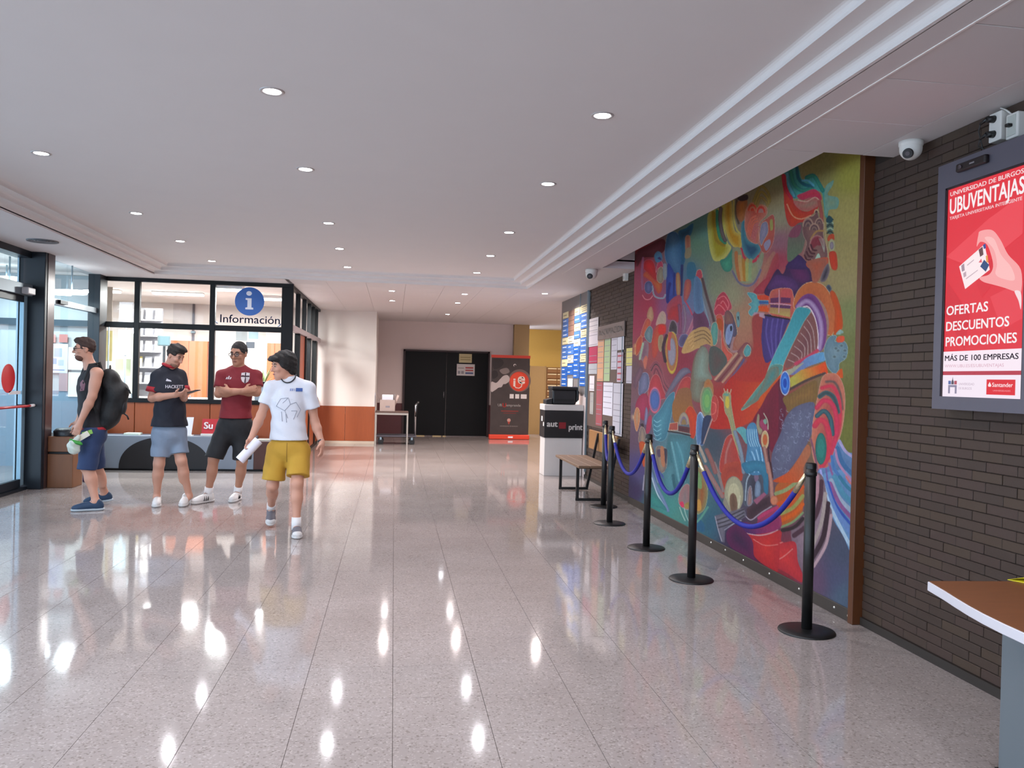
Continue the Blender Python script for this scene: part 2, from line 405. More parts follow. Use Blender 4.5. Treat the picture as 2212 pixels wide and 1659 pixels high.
# ---- behind the camera: end wall with a tall window band (lets daylight in)
obj('wall_rear', MB().box(-4.7, XR+.3, -6.6, -6.4, 0, .25).box(-4.7, XR+.3, -6.6, -6.4, 2.75, 3.2).box(-4.7, -4.3, -6.6, -6.4, .25, 2.75).box(2.6, XR+.3, -6.6, -6.4, .25, 2.75), M_WALL, kind='structure')
wf = obj('window_3', MB().box(-4.3, 2.6, -6.52, -6.46, .25, .31).box(-4.3, 2.6, -6.52, -6.46, 2.69, 2.75), M_NAVY, kind='structure')
for k in range(6):
    x = -4.3+k*1.38; obj('window_mullion', MB().box(x-.03, x+.03, -6.52, -6.46, .31, 2.69), M_NAVY, wf)
    if k < 5: obj('window_pane', MB().box(x+.03, x+1.35, -6.494, -6.488, .31, 2.69), M_GLASS, wf)

# ---- left glazed front
wl = obj('wall_left', MB().box(-4.60, -4.42, YN, 10.73, 2.83, ZS+.02).box(-4.60, -4.42, YN, 10.73, 0, .035), M_NAVY, kind='structure')
pil = obj('wall_left_pillar', MB().box(-4.56, -4.26, 10.73, 11.0, 0, ZS+.01), M_NAVY, kind='structure', bevel=.006)
obj('pillar_trim', MB().box(-4.575, -4.555, 10.715, 10.75, .05, ZS), M_ALU, pil)
obj('pillar_side_cover', MB().box(-4.262, -4.254, 10.80, 11.0, 0, ZS), mat('bronze_cover', '#4b3a3a', .3, metal=.3), pil)
obj('wall_left_post', MB().box(-4.54, -4.37, 12.94, 13.25, 0, ZS+.01).box(-4.53, -4.40, 11.0, 12.94, 0, .58), M_NAVY, kind='structure', bevel=.004)
w1 = obj('window_1', MB().box(-4.50, -4.41, 11.0, 12.94, 2.33, 2.405), mat('transom_grey', '#7f8a92', .4, metal=.3), kind='structure')
obj('window_pane', MB().box(-4.462, -4.452, 11.0, 12.94, 2.405, ZS), M_GLASSB, w1)
obj('window_pane', MB().box(-4.462, -4.452, 11.0, 12.94, .58, 2.33), M_GLASSB, w1)
obj('window_ledge', MB().box(-4.56, -4.34, 11.0, 12.94, .56, .62), M_DARK, w1)
obj('door_closer', MB().box(-4.41, -4.37, 11.5, 11.75, 2.345, 2.395), M_DARK, w1)
# sliding glass door
d2 = thing('door_2', 'glazed sliding entrance door with pale aluminium stiles', 'door', (-4.5, 9.6, 0)); d2['kind'] = 'structure'; del d2['category']
M_STILE = mat('pale_blue_stile', '#86a3b3', .35, metal=.35)
obj('door_header', MB().box(-4.58, -4.40, 6.0, 10.73, 2.36, 2.50), mat('header_grey', '#6d7a84', .4, metal=.3), d2, .004)
obj('door_sensor', MB().box(-4.40, -4.32, 10.42, 10.62, 2.37, 2.45), mat('sensor_white', '#cfcfd2', .4), d2, .01, 2)
for (a, b, x) in ((8.75, 10.70, -4.47), (6.75, 8.70, -4.52)):
    obj('door_stile', MB().box(x-.025, x+.025, b-.09, b, .06, 2.36).box(x-.025, x+.025, a, a+.09, .06, 2.36), M_STILE, d2, .003)
    obj('door_rail', MB().box(x-.026, x+.026, a+.09, b-.09, .04, .14).box(x-.026, x+.026, a+.09, b-.09, 2.28, 2.36), M_NAVY, d2, .003)
    obj('door_pane', MB().box(x-.004, x+.004, a+.09, b-.09, .14, 2.28), M_GLASSB, d2)
obj('door_pane', MB().box(-4.506, -4.498, 2.0, 10.70, 2.5, 2.84), M_GLASSB, d2)
bar = obj('push_bar', MB().cyl((-4.36, 9.4, 1.03), (-4.36, 10.62, 1.03), .016), mat('red_bar', '#b3262c', .35), d2)
obj('push_bar_end', MB().cyl((-4.36, 10.62, 1.03), (-4.36, 10.86, 1.035), .018), mat('white_bar', '#e9e4e2', .35), d2)
obj('push_bar_bracket', MB().box(-4.45, -4.35, 10.50, 10.53, 1.01, 1.05).box(-4.45, -4.35, 9.45, 9.48, 1.01, 1.05), M_DARK, d2)
st = obj('door_sticker', MB().cyl((-4.462, 10.28, 1.36), (-4.459, 10.28, 1.36), .17, n=32), mat('red_sticker', '#c8242b', .45), d2)
obj('door_sticker_white', MB().box(-4.463, -4.459, 10.30, 10.60, 1.17, 1.21), mat('white_sticker', '#e8e8ea', .45), d2)
for k in range(5):
    y = 5.9-k*2.5
    obj('window_mullion', MB().box(-4.58, -4.44, y-.05, y+.05, .035, 2.83), M_NAVY, wl)
    obj('window_pane', MB().box(-4.512, -4.502, y-2.45, y-.05, .035, 2.83), M_GLASSB, wl)
obj('window_pane', MB().box(-4.512, -4.502, 5.95, 6.75, .14, 2.36), M_GLASSB, wl)

# vestibule beyond the entrance glass
wv = obj('wall_vestibule', MB().box(-9.5, -4.54, 13.27, 13.35, 0, 1.15), mat('blue_grey_panel', '#8197a8', .5, noise=.1), kind='structure')
obj('vestibule_upper_wall', MB().box(-9.5, -4.54, 13.3, 13.38, 1.15, 2.95), mat('pale_wall', '#b4bdc0', .6), wv)
obj('vestibule_frame', MB().box(-9.5, -4.54, 13.22, 13.3, 2.13, 2.23).box(-5.42, -5.27, 13.22, 13.3, 1.62, 2.95).box(-7.0, -6.9, 13.22, 13.3, 0, 2.95), mat('slate_frame', '#33444f', .4), wv)
obj('wall_vestibule_side', MB().box(-9.5, -9.4, 6, 13.3, 0, .5).box(-9.5, -9.4, 6, 13.3, 2.5, 2.95), M_WALL, kind='structure')
def sheet(name, x0, x1, z0, z1, y, col, parent, label=None, cat=None, group=None, t=.003, rough=.6):
    return obj(name, MB().box(x0, x1, y-t, y, z0, z1), mat('paper_'+col.lstrip('#'), col, rough, noise=.05, nscale=30), parent, label=label, cat=cat, group=group)
def poster_y(name, px0, py0, px1, py1, Y, col, label, cat='poster', group=None, lines=None):
    a, b = atY(px0, py0, Y), atY(px1, py1, Y)
    o = obj(name, MB().box(a.x, b.x, Y-.004, Y, b.z, a.z), mat('paper_'+col.lstrip('#'), col, .6, noise=.04, nscale=30), label=label, cat=cat, group=group)
    if lines:
        for (u0, u1, v0, v1, c) in lines:
            obj('print', MB().box(a.x+(b.x-a.x)*u0, a.x+(b.x-a.x)*u1, Y-.0055, Y-.004, b.z+(a.z-b.z)*v0, b.z+(a.z-b.z)*v1), mat('ink_'+c.lstrip('#'), c, .6), o)
    return o
poster_y('poster', 104, 742, 146, 806, 13.26, '#d9dbe6', 'white poster with a blue drawing behind the entrance glass',
         lines=[(.3,.7,.55,.85,'#a9b0cf'), (.25,.45,.3,.5,'#9aa6cc'), (.5,.8,.25,.45,'#b8bdd6'), (.15,.85,.08,.12,'#8d93ad')])
poster_y('notice', 148, 750, 205, 800, 13.26, '#e8e9e4', 'plain cream notice beside the blue drawing poster', 'notice')
poster_y('notice', 104, 722, 120, 740, 13.26, '#c08b86', 'small dusty pink notice above the blue drawing poster', 'notice')
poster_y('notice', 128, 722, 146, 740, 13.26, '#bf7c76', 'salmon pink card above the cream notice', 'notice')
poster_y('notice', 128, 806, 146, 845, 13.26, '#b99a9c', 'mauve leaflet below the blue drawing poster', 'notice')
poster_y('notice', 148, 804, 200, 858, 13.26, '#e6e6dc', 'white sheet behind the entrance glass near the blue panel', 'notice')
# oval lamps hanging in the vestibule
for (px, py, Y, rx, ry) in ((155, 636, 12.0, .20, .10), (20, 622, 11.6, .24, .11), (14, 606, 12.6, .16, .08), (113, 634, 12.4, .055, .05), (99, 608, 12.6, .065, .055)):
    p = atY(px, py, Y)
    root = thing('oval_ceiling_lamp', 'white oval lamp hanging from the ceiling behind the entrance glass', 'lamp', p, 'oval lamps behind the entrance glass')
    n = 24
    pts = [Vector((p.x+rx*math.cos(2*math.pi*i/n), p.y+ry*math.sin(2*math.pi*i/n), p.z)) for i in range(n)]
    obj('lamp_diffuser', MB().prism(pts, (0, 0, .06)), mat_emit('vestibule_lamp', '#f4fbff', 4.0), root, .012, 2)
    LV = bpy.data.lights.new('vestibule_light', 'AREA'); LV.shape = 'ELLIPSE'; LV.size = rx*2; LV.size_y = ry*2; LV.energy = 14*rx/.2; LV.color = (.9, .97, 1); ov = bpy.data.objects.new('vestibule_light', LV); COL.objects.link(ov); ov.location = (p.x, p.y, p.z-.012); setparent(ov, root)
    obj('lamp_stem', MB().cyl((p.x, p.y, p.z+.06), (p.x, p.y, 2.951), .012, n=8), M_ALU, root)

# round air vent and small lamp on the entrance soffit
v = thing('ceiling_vent', 'round grey ceiling vent above the entrance door', 'vent', atZ(92, 520, ZS))
c0 = atZ(92, 520, ZS)
obj('vent_ring', MB().lathe([(.10, 0), (.14, -.004), (.16, -.012), (.16, 0)], c0, 28), mat('vent_grey', '#77787c', .6), v)
for rr in (.03, .06, .09):
    obj('vent_louvre', MB().lathe([(rr, -.002), (rr+.022, -.012), (rr+.024, -.010), (rr+.004, 0)], c0, 24), mat('vent_grey', '#77787c', .6), v)

# ---- recessed downlights
M_LENS = mat_emit('downlight_lens', '#f5f8ff', 30.0)
M_RING = mat('downlight_ring', '#b9b4b4', 0.35, metal=.4)
def build_downlight():
    r = thing('downlight', '', 'downlight')
    obj('trim_ring', MB().lathe([(.044, .004), (.05, -.004), (.062, -.006), (.068, -.001), (.068, .004)], n=28), M_RING, r)
    obj('lens', MB().lathe([(.0001, -.003), (.047, -.003)], n=24), M_LENS, r)
    return r
dl0 = build_downlight(); first = True
ld = bpy.data.lights.new('downlight_lamp', 'AREA'); ld.shape = 'DISK'; ld.size = .085; ld.energy = LAMP_W; ld.color = (.98, .95, 1.0); ld.spread = math.radians(150)
ldw = bpy.data.lights.new('downlight_lamp_warm', 'AREA'); ldw.shape = 'DISK'; ldw.size = .085; ldw.energy = LAMP_W*5.0; ldw.color = (1.0, .84, .78); ldw.spread = math.radians(150)
def downlight(x, y, z, label, group, data):
    global first
    if first: r = dl0; first = False; r.location = (x, y, z)
    else: r = dup(dl0, (x, y, z))
    r['label'] = label; r['group'] = group
    L = bpy.data.objects.new('downlight_lamp', data); COL.objects.link(L); L.location = (x, y, z-.005); setparent(L, r)
    L['label'] = 'light of the downlight'
for x in (-2.56, -.70, 1.16):
    for y in (-2.2, -.5, 1.2, 2.95, 4.63, 6.33, 8.52, 10.2, 11.9):
        downlight(x, y, ZC, 'small round recessed downlight in the coffered hall ceiling', 'downlights in the coffered ceiling', ld)
for (x, y) in ((-.07, 13.65), (-.07, 15.4), (1.14, 13.7), (1.15, 15.35), (2.4, 13.1), (1.14, 18.2)):
    downlight(x, y, ZS, 'small round recessed downlight in the tiled corridor ceiling', 'downlights in the corridor ceiling', ldw)
# ================================================================== right-hand side
M_BLACKM = mat('black_metal', '#131314', 0.42, noise=.15)
M_BRASS = mat('pale_brass', '#d9cba6', 0.25, metal=.8)
M_ROPE = mat('blue_rope', '#1a1f8f', 0.65, noise=.25, nscale=90, bump=.3, bscale=220)

# ---- rope barrier
def make_stanchion():
    r = thing('stanchion_post', '', 'stanchion', (0, 0, 0), 'posts of the rope barrier')
    obj('base_plate', MB().lathe([(.0001, 0), (.168, 0), (.170, .004), (.166, .010), (.09, .016), (.034, .020), (.0001, .020)], n=40), M_BLACKM, r)
    obj('pole', MB().cyl((0, 0, .018), (0, 0, 1.02), .0315, n=28), M_BLACKM, r)
    obj('cap', MB().lathe([(.0325, 1.0), (.0325, 1.028), (.028, 1.034), (.0001, 1.036)], n=28), M_BLACKM, r)
    obj('collar', MB().lathe([(.0315, .955), (.036, .958), (.036, .978), (.0315, .981)], n=28), M_BLACKM, r)
    return r
SP = [(2.54, 4.68), (2.29, 5.98), (2.30, 7.14), (2.29, 8.38), (2.52, 9.52)]
SL = ['black rope post in front of the brown wooden edge of the mural', 'black rope post hung with the longest drooping rope and the second rope',
      'middle black rope post of the barrier before the mural', 'black rope post just beyond the bench end of the mural, holding the far ropes', 'last black rope post, closest to the wooden bench']
s0 = make_stanchion()
for i, (x, y) in enumerate(SP):
    r = s0 if i == 0 else dup(s0); r.location = (x, y, 0); r['label'] = SL[i]
RL = ['blue rope sagging low between the first two posts before the mural', 'blue rope hanging between the second and the middle post', 'blue rope drooping from the middle post toward the bench', 'blue rope between the two posts closest to the bench']
for i in range(4):
    a, b = Vector((*SP[i], .962)), Vector((*SP[i+1], .962)); d = (b-a).normalized()
    a2, b2 = a+d*.045, b-d*.045
    root = thing('barrier_rope', RL[i], 'rope', (a+b)/2-Vector((0, 0, .5)), 'ropes of the barrier')
    L = (b2-a2).length; sag = [.43, .38, .36, .34][i]
    path = catenary(a2, b2, sag, 30)
    obj('rope', MB().tube(path[2:-2], .0175, 10), M_ROPE, root)
    for q in (path[:4], path[::-1][:4]):
        obj('end_ferrule', MB().tube([q[0], q[1], q[2]+(q[3]-q[2])*.3], .0135, 10, radii=[.011, .016, .0195]), M_BRASS, root)
        obj('hook', MB().tube([q[0]+Vector((0, 0, .014))+(q[0]-q[1]).normalized()*.012, q[0]+Vector((0, 0, .012)), q[0]], .005, 6), M_BRASS, root)

# ---- mural surround
fr = obj('trim_4', MB().box(2.905, XR+.012, 4.79, 4.845, .0, 3.40), mat('brown_wood_edge', '#5e3418', .45, noise=.3, nscale=8, stretch=(6, 6, .5)), kind='structure', bevel=.003)
kb = obj('baseboard_mural', MB().box(2.915, XR+.012, 4.845, 9.84, 0, .082), mat('kickboard', '#3c342e', .55, noise=.2), kind='structure', bevel=.003)
me_r = MB().lathe([(.0001, -.006), (.007, -.004), (.009, 0)], n=10, axis='x').mesh('rivet'); me_r.materials.append(mat('rivet_steel', '#c9c4bb', .3, metal=.6))
for (px, py) in ((1536, 1172), (1567, 1188), (1606, 1210), (1662, 1239), (1726, 1272), (1802, 1312), (1832, 1330)):
    p = atX(px, py, 2.915); inst('rivet', me_r, kb, (2.915, p.y, min(.06, max(.03, p.z))))

# ---- wall screen
sc = thing('wall_screen', 'tall lit advertising screen in a grey frame showing a red card advert', 'screen', (2.93, 3.66, 1.40))
M_SFR = mat('screen_frame_grey', '#57545f', .4, noise=.08)
Y0, Y1, Z0, Z1 = 3.97, 3.40, 1.468, 2.570
m = MB(); xo, xi = 2.872, XR+.005
m.box(xo, xi, Y0, 4.03, 1.40, 2.70).box(xo, xi, 3.34, Y1, 1.40, 2.70).box(xo, xi, Y1, Y0, 1.40, Z0).box(xo, xi, Y1, Y0, Z1, 2.70)
obj('screen_frame', m, M_SFR, sc)
obj('screen_bezel', MB().box(xo+.004, xo+.012, Y0-.012, Y0, Z0, Z1).box(xo+.004, xo+.012, Y1, Y1+.008, Z0, Z1).box(xo+.004, xo+.012, Y1, Y0, Z1-.010, Z1), mat('bezel_black', '#2a1c20', .4), sc)
def em(col, k=.55): return mat_emit('lit_'+col.lstrip('#'), col, k)
XS = 2.882
pan = obj('display_panel', MB().box(XS, XS+.02, Y1, Y0, Z0, Z1), em('#e2323f'), sc)
SW, SH = Y0-Y1, Z1-Z0
def sp(u, v, lift=0): return Vector((XS-.0012-lift, Y0-u*SW, Z1-v*SH))
def spoly(name, uv, col, lift=0, k=.55): return obj(name, MB().add([sp(u, v, lift) for u, v in uv], [tuple(range(len(uv)))]), em(col, k), pan)
XD, UP = (0, -1, 0), (0, 0, 1)
# soft lighter facets of the red background
spoly('print', [(.02, .33), (.55, .20), (.95, .13), (.95, .30), (.45, .42)], '#ee4a55'); spoly('print', [(.05, .45), (.35, .62), (.30, .78), (.02, .60)], '#d62a38')
spoly('print', [(.6, .55), (.97, .5), (.97, .66), (.75, .7)], '#ea4450'); spoly('print', [(.30, .36), (.6, .30), (.8, .42), (.5, .55)], '#dd2e3b')
text('UNIVERSIDAD DE BURGOS', sp(.055, .043, .001), XD, UP, height=.022, width=.89*SW, m=em('#f6dfe2'), parent=pan, bold=.01)
text('UBUVENTAJAS', sp(.055, .128, .001), XD, UP, height=.080, width=.90*SW, m=em('#fbf0f3'), parent=pan, bold=.014)
text('TARJETA UNIVERSITARIA INTELIGENTE', sp(.055, .156, .001), XD, UP, height=.016, width=.88*SW, m=em('#f3cfd4'), parent=pan, bold=.012)
for s_, v_, w_ in (('OFERTAS', .612, .53), ('DESCUENTOS', .687, .78), ('PROMOCIONES', .760, .87)):
    text(s_, sp(.05, v_, .001), XD, UP, height=.048, width=w_*SW, m=em('#fbf3f6'), parent=pan, bold=.012)
spoly('print', [(0.012, .786), (1, .786), (1, .880), (0.012, .880)], '#f3e3ee', .0002, .6)
text('MÁS DE 100 EMPRESAS', sp(.045, .830, .001), XD, UP, height=.028, width=.9*SW, m=em('#2b2330'), parent=pan, bold=.012)
text('WWW.UBU.ES/ES/UBUVENTAJAS', sp(.045, .862, .001), XD, UP, height=.016, width=.74*SW, m=em('#d9a9bb'), parent=pan)
spoly('print', [(0.012, .898), (1, .898), (1, 1), (0.012, 1)], '#efe2ee', .0002, .6)
spoly('print', [(0.012, .880), (1, .880), (1, .898), (0.012, .898)], '#b93a4c', .0002)
# arch emblem and red bank box in the bottom strip
for uv in ([(.10, .985), (.10, .955), (.125, .955), (.125, .985)], [(.19, .985), (.19, .955), (.215, .955), (.215, .985)], [(.10, .955), (.10, .945), (.215, .945), (.215, .955)]):
    spoly('emblem', uv, '#8d86a0', .001)
spoly('emblem', [(.10, .942), (.10, .925), (.135, .925), (.135, .942)], '#5d6fa8', .001); spoly('emblem', [(.18, .942), (.18, .925), (.215, .925), (.215, .942)], '#b3505f', .001)
spoly('emblem', [(.14, .942), (.14, .930), (.158, .915), (.175, .930), (.175, .942)], '#55505f', .001); spoly('emblem', [(.153, .918), (.158, .905), (.163, .918)], '#55505f', .001)
text('UNIVERSIDAD', sp(.24, .945, .001), XD, UP, height=.012, width=.2*SW, m=em('#bda8ba'), parent=pan); text('DE BURGOS', sp(.24, .965, .001), XD, UP, height=.012, width=.17*SW, m=em('#bda8ba'), parent=pan)
spoly('emblem', [(.59, .918), (.92, .918), (.92, .985), (.59, .985)], '#e02531', .001)
text('Santander', sp(.66, .950, .002), XD, UP, height=.020, width=.235*SW, m=em('#ffe9ec'), parent=pan, bold=.008); text('UNIVERSIDADES', sp(.67, .970, .002), XD, UP, height=.007, width=.2*SW, m=em('#f5a9b0'), parent=pan)
spoly('emblem', [(.615, .950), (.61, .942), (.62, .936), (.63, .928), (.64, .937), (.65, .942), (.645, .950)], '#ffe9ec', .002)
# pale hand holding a white card
def zp(pts): 
    out = []
    for x, y in pts:
        p = atX(2000+x/2.91, 330+y/2.91, XS); out.append(((Y0-p.y)/SW, (Z1-p.z)/SH))
    return out
def cr(pts, n=5, closed=True):     # Catmull-Rom smoothing of a closed outline
    out = []; N = len(pts)
    for i in range(N):
        p0, p1, p2, p3 = [np.array(pts[(i+k) % N], float) for k in (-1, 0, 1, 2)]
        for t in np.arange(n)/n:
            out.append(tuple(.5*((2*p1)+(-p0+p2)*t+(2*p0-5*p1+4*p2-p3)*t*t+(-p0+3*p1-3*p2+p3)*t**3)))
    return out
spoly('print', cr(zp([(345, 492), (418, 486), (470, 545), (520, 640), (600, 735), (600, 880), (560, 872), (500, 850), (430, 830), (365, 812), (340, 785), (400, 765), (425, 715), (412, 640), (385, 575), (345, 560), (322, 590), (332, 520)])), '#fba7a8', .0010)
spoly('print', cr(zp([(560, 870), (600, 880), (600, 985), (585, 930)])), '#fbdfe2', .0011)
spoly('print', cr(zp([(372, 535), (430, 540), (475, 640), (540, 720), (560, 800), (480, 790), (440, 760), (450, 700), (430, 610)])), '#ffc0bf', .0012)
spoly('print', zp([(212, 715), (372, 575), (405, 735), (250, 857)]), '#f6e4e7', .0016, .6)
spoly('print', zp([(345, 715), (370, 672), (402, 705), (380, 748)]), '#33507f', .0020); spoly('print', zp([(335, 690), (352, 665), (357, 690)]), '#e0606c', .0020)
spoly('print', zp([(335, 610), (360, 590), (366, 640), (345, 655)]), '#6a4a4c', .0020); spoly('print', zp([(362, 580), (378, 570), (382, 600), (368, 605)]), '#3b4f9a', .0020); spoly('print', zp([(380, 650), (392, 640), (396, 690), (384, 690)]), '#e8a257', .0020)
spoly('print', zp([(226, 710), (244, 695), (248, 740), (230, 748)]), '#a892a0', .0020); spoly('print', zp([(238, 758), (256, 745), (258, 775), (242, 785)]), '#c3a9b4', .0020)
spoly('print', zp([(255, 790), (330, 735), (331, 740), (257, 796)]), '#c9b0ba', .0020); spoly('print', zp([(262, 705), (305, 670), (306, 676), (264, 711)]), '#c9b0ba', .0020)
# camera bar on the frame
cb = obj('camera_bar', MB().box(2.845, xo, 3.645, 3.86, 2.625, 2.668), mat('bar_black', '#1a1315', .35), sc, .008, 2)
obj('camera_lens', MB().cyl((2.838, 3.82, 2.645), (2.846, 3.82, 2.645), .011, n=16), mat('lens_grey', '#4a4146', .2), cb)
obj('bar_mark', MB().box(2.8440, 2.8450, 3.72, 3.755, 2.643, 2.650), mat('bar_print', '#8a8488', .5), cb)

# ---- sockets and cables above the screen
M_PLASTIC = mat('white_plastic', '#d8d5d0', .45)
p1 = atX(2148, 240, 2.95); p2 = atX(2168, 302, 2.95)
so = thing('power_socket_strip', 'white twin socket box with two black plugs on the brick wall', 'socket', (2.95, p1.y, p2.z))
ob = obj('socket_box', MB().box(2.925, XR+.01, p2.y-.01, p1.y+.005, p2.z, p1.z-.02), M_PLASTIC, so, .005, 2)
zc = (p1.z+p2.z)/2
for dz in (.03, -.045):
    pl = obj('plug', MB().cyl((2.926, p1.y-.03, zc+dz), (2.885, p1.y-.03, zc+dz-.004), .019, .014, 14).cyl((2.89, p1.y-.03, zc+dz), (2.89, p1.y+.022, zc+dz-.012), .010, .006, 10), M_BLACKM, so)
    obj('cable', MB().tube([(2.89, p1.y+.02, zc+dz-.012), (2.90, p1.y+.045, zc+dz-.04), (2.915, p1.y+.03, zc-.10), (2.93, p1.y+.01, 2.71), (2.94, p1.y-.0, 2.69)], .0035, 6), M_BLACKM, so)
q1 = atX(2181, 250, 2.95); q2 = atX(2206, 294, 2.95)
s2 = thing('adapter_box', 'small white switch box with a black cable beside the twin socket', 'switch box', (2.95, q1.y, q2.z))
obj('adapter_body', MB().box(2.93, XR+.01, q2.y, q1.y, q2.z, q1.z), M_PLASTIC, s2, .006, 2); obj('adapter_plate', MB().box(2.926, 2.931, q2.y+.012, q1.y-.012, q2.z+.012, q1.z-.012), mat('plate_grey', '#b9bdb6', .4), s2, .002)
obj('adapter_plug', MB().box(2.90, 2.927, (q1.y+q2.y)/2-.012, (q1.y+q2.y)/2+.012, (q1.z+q2.z)/2-.008, (q1.z+q2.z)/2+.008), M_BLACKM, s2, .003)
obj('cable', MB().tube([(2.945, q1.y-.02, q1.z), (2.94, q1.y+.01, q1.z+.03), (2.94, q1.y+.05, 2.905)], .004, 6), M_PLASTIC, s2)

# ---- dome cameras on the soffit
def dome(loc, label, s=1.0, look=(-.7, -.6, -.35)):
    x, y, z = loc; r = thing('dome_camera', label, 'security camera', loc)
    obj('mount', MB().lathe([(.0001, 0), (.062*s, 0), (.062*s, -.022*s), (.056*s, -.03*s)], loc, 28), M_PLASTIC, r)
    prof = [(.058*s, -.026*s)]+[(.058*s*math.cos(a), -.04*s-.060*s*math.sin(a)) for a in np.linspace(0, math.pi/2, 9)]
    obj('turret', MB().lathe(prof, loc, 28), M_PLASTIC, r)
    d = Vector(look).normalized(); c = Vector(loc)+Vector((0, 0, -.055*s))
    e = obj('camera_eye', MB().cyl(c+d*.035*s, c+d*.064*s, .028*s, .026*s, 20), mat('eye_black', '#121016', .15), r)
    obj('eye_lens', MB().cyl(c+d*.064*s, c+d*.066*s, .012*s, n=14), mat('lens_grey', '#4a4146', .2), e)
p = atZ(1968, 306, ZS); dome((min(p.x, 2.89), p.y, ZS), 'white dome camera beside the tall advertising screen', 1.05)
p = atZ(1278, 582, ZS); dome((p.x, p.y, ZS), 'white dome camera above the notice board', 1.3, (-.5, -.8, -.3))
# small white detector on the brick wall
p = atX(1352, 597, 2.95)
dt = thing('wall_detector', 'small white detector box at the top of the brick wall beside the mural', 'detector', (2.95, p.y, p.z-.06))
obj('detector_body', MB().box(2.92, XR+.008, p.y-.045, p.y+.045, p.z-.06, p.z+.05), M_PLASTIC, dt, .008, 2); obj('detector_window', MB().box(2.917, 2.921, p.y-.03, p.y+.03, p.z-.035, p.z+.0), mat('plate_grey', '#b9bdb6', .4), dt)

# ---- foreground desk
tb = thing('desk', 'brown topped desk with a curved white edge in front of the brick wall', 'desk', (2.45, 2.2, 0))
edge = [(2.12, 2.97), (2.09, 2.84), (2.06, 2.73), (2.035, 2.63), (2.015, 2.53), (2.0, 2.42), (1.99, 2.30), (1.985, 2.0), (1.985, 1.3), (2.93, 1.3), (2.93, 2.93)]
obj('desk_top', MB().prism([(x, y, .702) for x, y in edge], (0, 0, .036)), mat('desk_edge_white', '#c6c3c9', .4), tb, .002)
ins = [(x+(.004 if x < 2.5 else -.004), y-(.004 if y > 2.9 else -.004 if y < 1.4 else 0)) for x, y in edge]
obj('desk_surface', MB().prism([(x, y, .7385) for x, y in ins], (0, 0, .002)), mat('desk_laminate', '#80502f', .42, noise=.3, nscale=9, stretch=(1, 8, 1)), tb)
obj('leg_panel', MB().box(2.395, 2.462, 2.30, 2.90, .012, .702), mat('leg_grey', '#6d7479', .4, metal=.2), tb, .006, 2)
obj('foot', MB().box(2.39, 2.467, 2.24, 2.91, 0, .014), M_BLACKM, tb)
obj('modesty_panel', MB().box(2.462, 2.9, 2.82, 2.84, .10, .70), mat('modesty_dark', '#22221f', .6), tb)
obj('leg_panel', MB().box(2.85, 2.90, 1.4, 2.8, .0, .70), mat('leg_grey', '#6d7479', .4), tb, .006, 2)
p = atZ(2203, 1256, .742)
yl = obj('yellow_flyer', MB().prism([(p.x-.03, p.y+.03, .7412), (p.x-.005, p.y-.015, .7412), (p.x+.02, p.y-.075, .7412), (p.x+.17, p.y-.06, .7412), (p.x+.16, p.y+.09, .7412), (p.x+.04, p.y+.05, .7412)], (0, 0, .002)).add([(p.x-.028, p.y+.028, .7436), (p.x+.05, p.y+.045, .7436), (p.x+.05, p.y-.03, .765), (p.x-.0, p.y-.01, .757)], [(0, 1, 2, 3), (3, 2, 1, 0)]), mat('yellow_paper', '#e0d72c', .6), label='bright yellow folded flyer lying on the brown desk', cat='flyer')

# ---- wooden bench
bn = thing('bench', 'wooden bench with a black metal frame under the notice board', 'bench', (2.6, 10.6, 0))
M_BW = mat('bench_wood', '#7a5f48', .5, noise=.3, nscale=8, stretch=(8, .8, 8)); M_BW2 = mat('bench_back_wood', '#a0703c', .5, noise=.3, nscale=8, stretch=(8, .8, 8))
for k in range(3):
    obj('seat_slat', MB().box(2.26+.147*k, 2.26+.147*k+.143, 9.75, 11.2, .43, .462), M_BW, bn, .004)
obj('backrest', MB().box(2.83, 2.86, 10.12, 11.6, .53, .80), M_BW2, bn, .006)
for y in (10.0, 11.05):
    obj('leg', MB().box(2.29, 2.325, y-.018, y+.018, 0, .43), M_BLACKM, bn); obj('leg', MB().prism([(2.66, y-.018, 0), (2.695, y-.018, 0), (2.845, y-.018, .78), (2.815, y-.018, .78)], (0, .036, 0)), M_BLACKM, bn)
    obj('foot_rail', MB().box(2.29, 2.69, y-.016, y+.016, .0, .03), M_BLACKM, bn); obj('seat_rail', MB().box(2.29, 2.76, y-.016, y+.016, .40, .43), M_BLACKM, bn)

# ---- self-service print stand with printer
ks = thing('print_stand', 'white self-service print stand with a black lettered band', 'print stand', (2.66, 12.76, 0))
KX0, KX1, KY0, KY1 = 2.355, 2.955, 12.56, 12.96
M_KW = mat('stand_white', '#c9c6c4', .45, noise=.05)
obj('stand_body', MB().box(KX0, KX1, KY0, KY1, 0, .60), M_KW, ks, .004); 
bd = obj('stand_band', MB().box(KX0-.012, KX1+.008, KY0-.012, KY1+.01, .60, 1.03), mat('band_black', '#121013', .45), ks, .003)
obj('stand_top', MB().box(KX0-.016, KX1+.01, KY0-.016, KY1+.012, 1.03, 1.12), M_KW, ks, .004)
yb = KY0-.0135
M_LET = mat('letter_white', '#d8d4d2', .5)
text('aut', (2.385, yb, .775), (1, 0, 0), UP, height=.092, width=.165, m=M_LET, parent=bd, bold=.02); text('print', (2.735, yb, .73), (1, 0, 0), UP, height=.092, width=.215, m=M_LET, parent=bd, bold=.02)
obj('print_red_square', MB().box(2.575, 2.685, yb, yb+.002, .745, .845), mat('band_red', '#7e1620', .5), bd)
xs_ = KX0-.0135
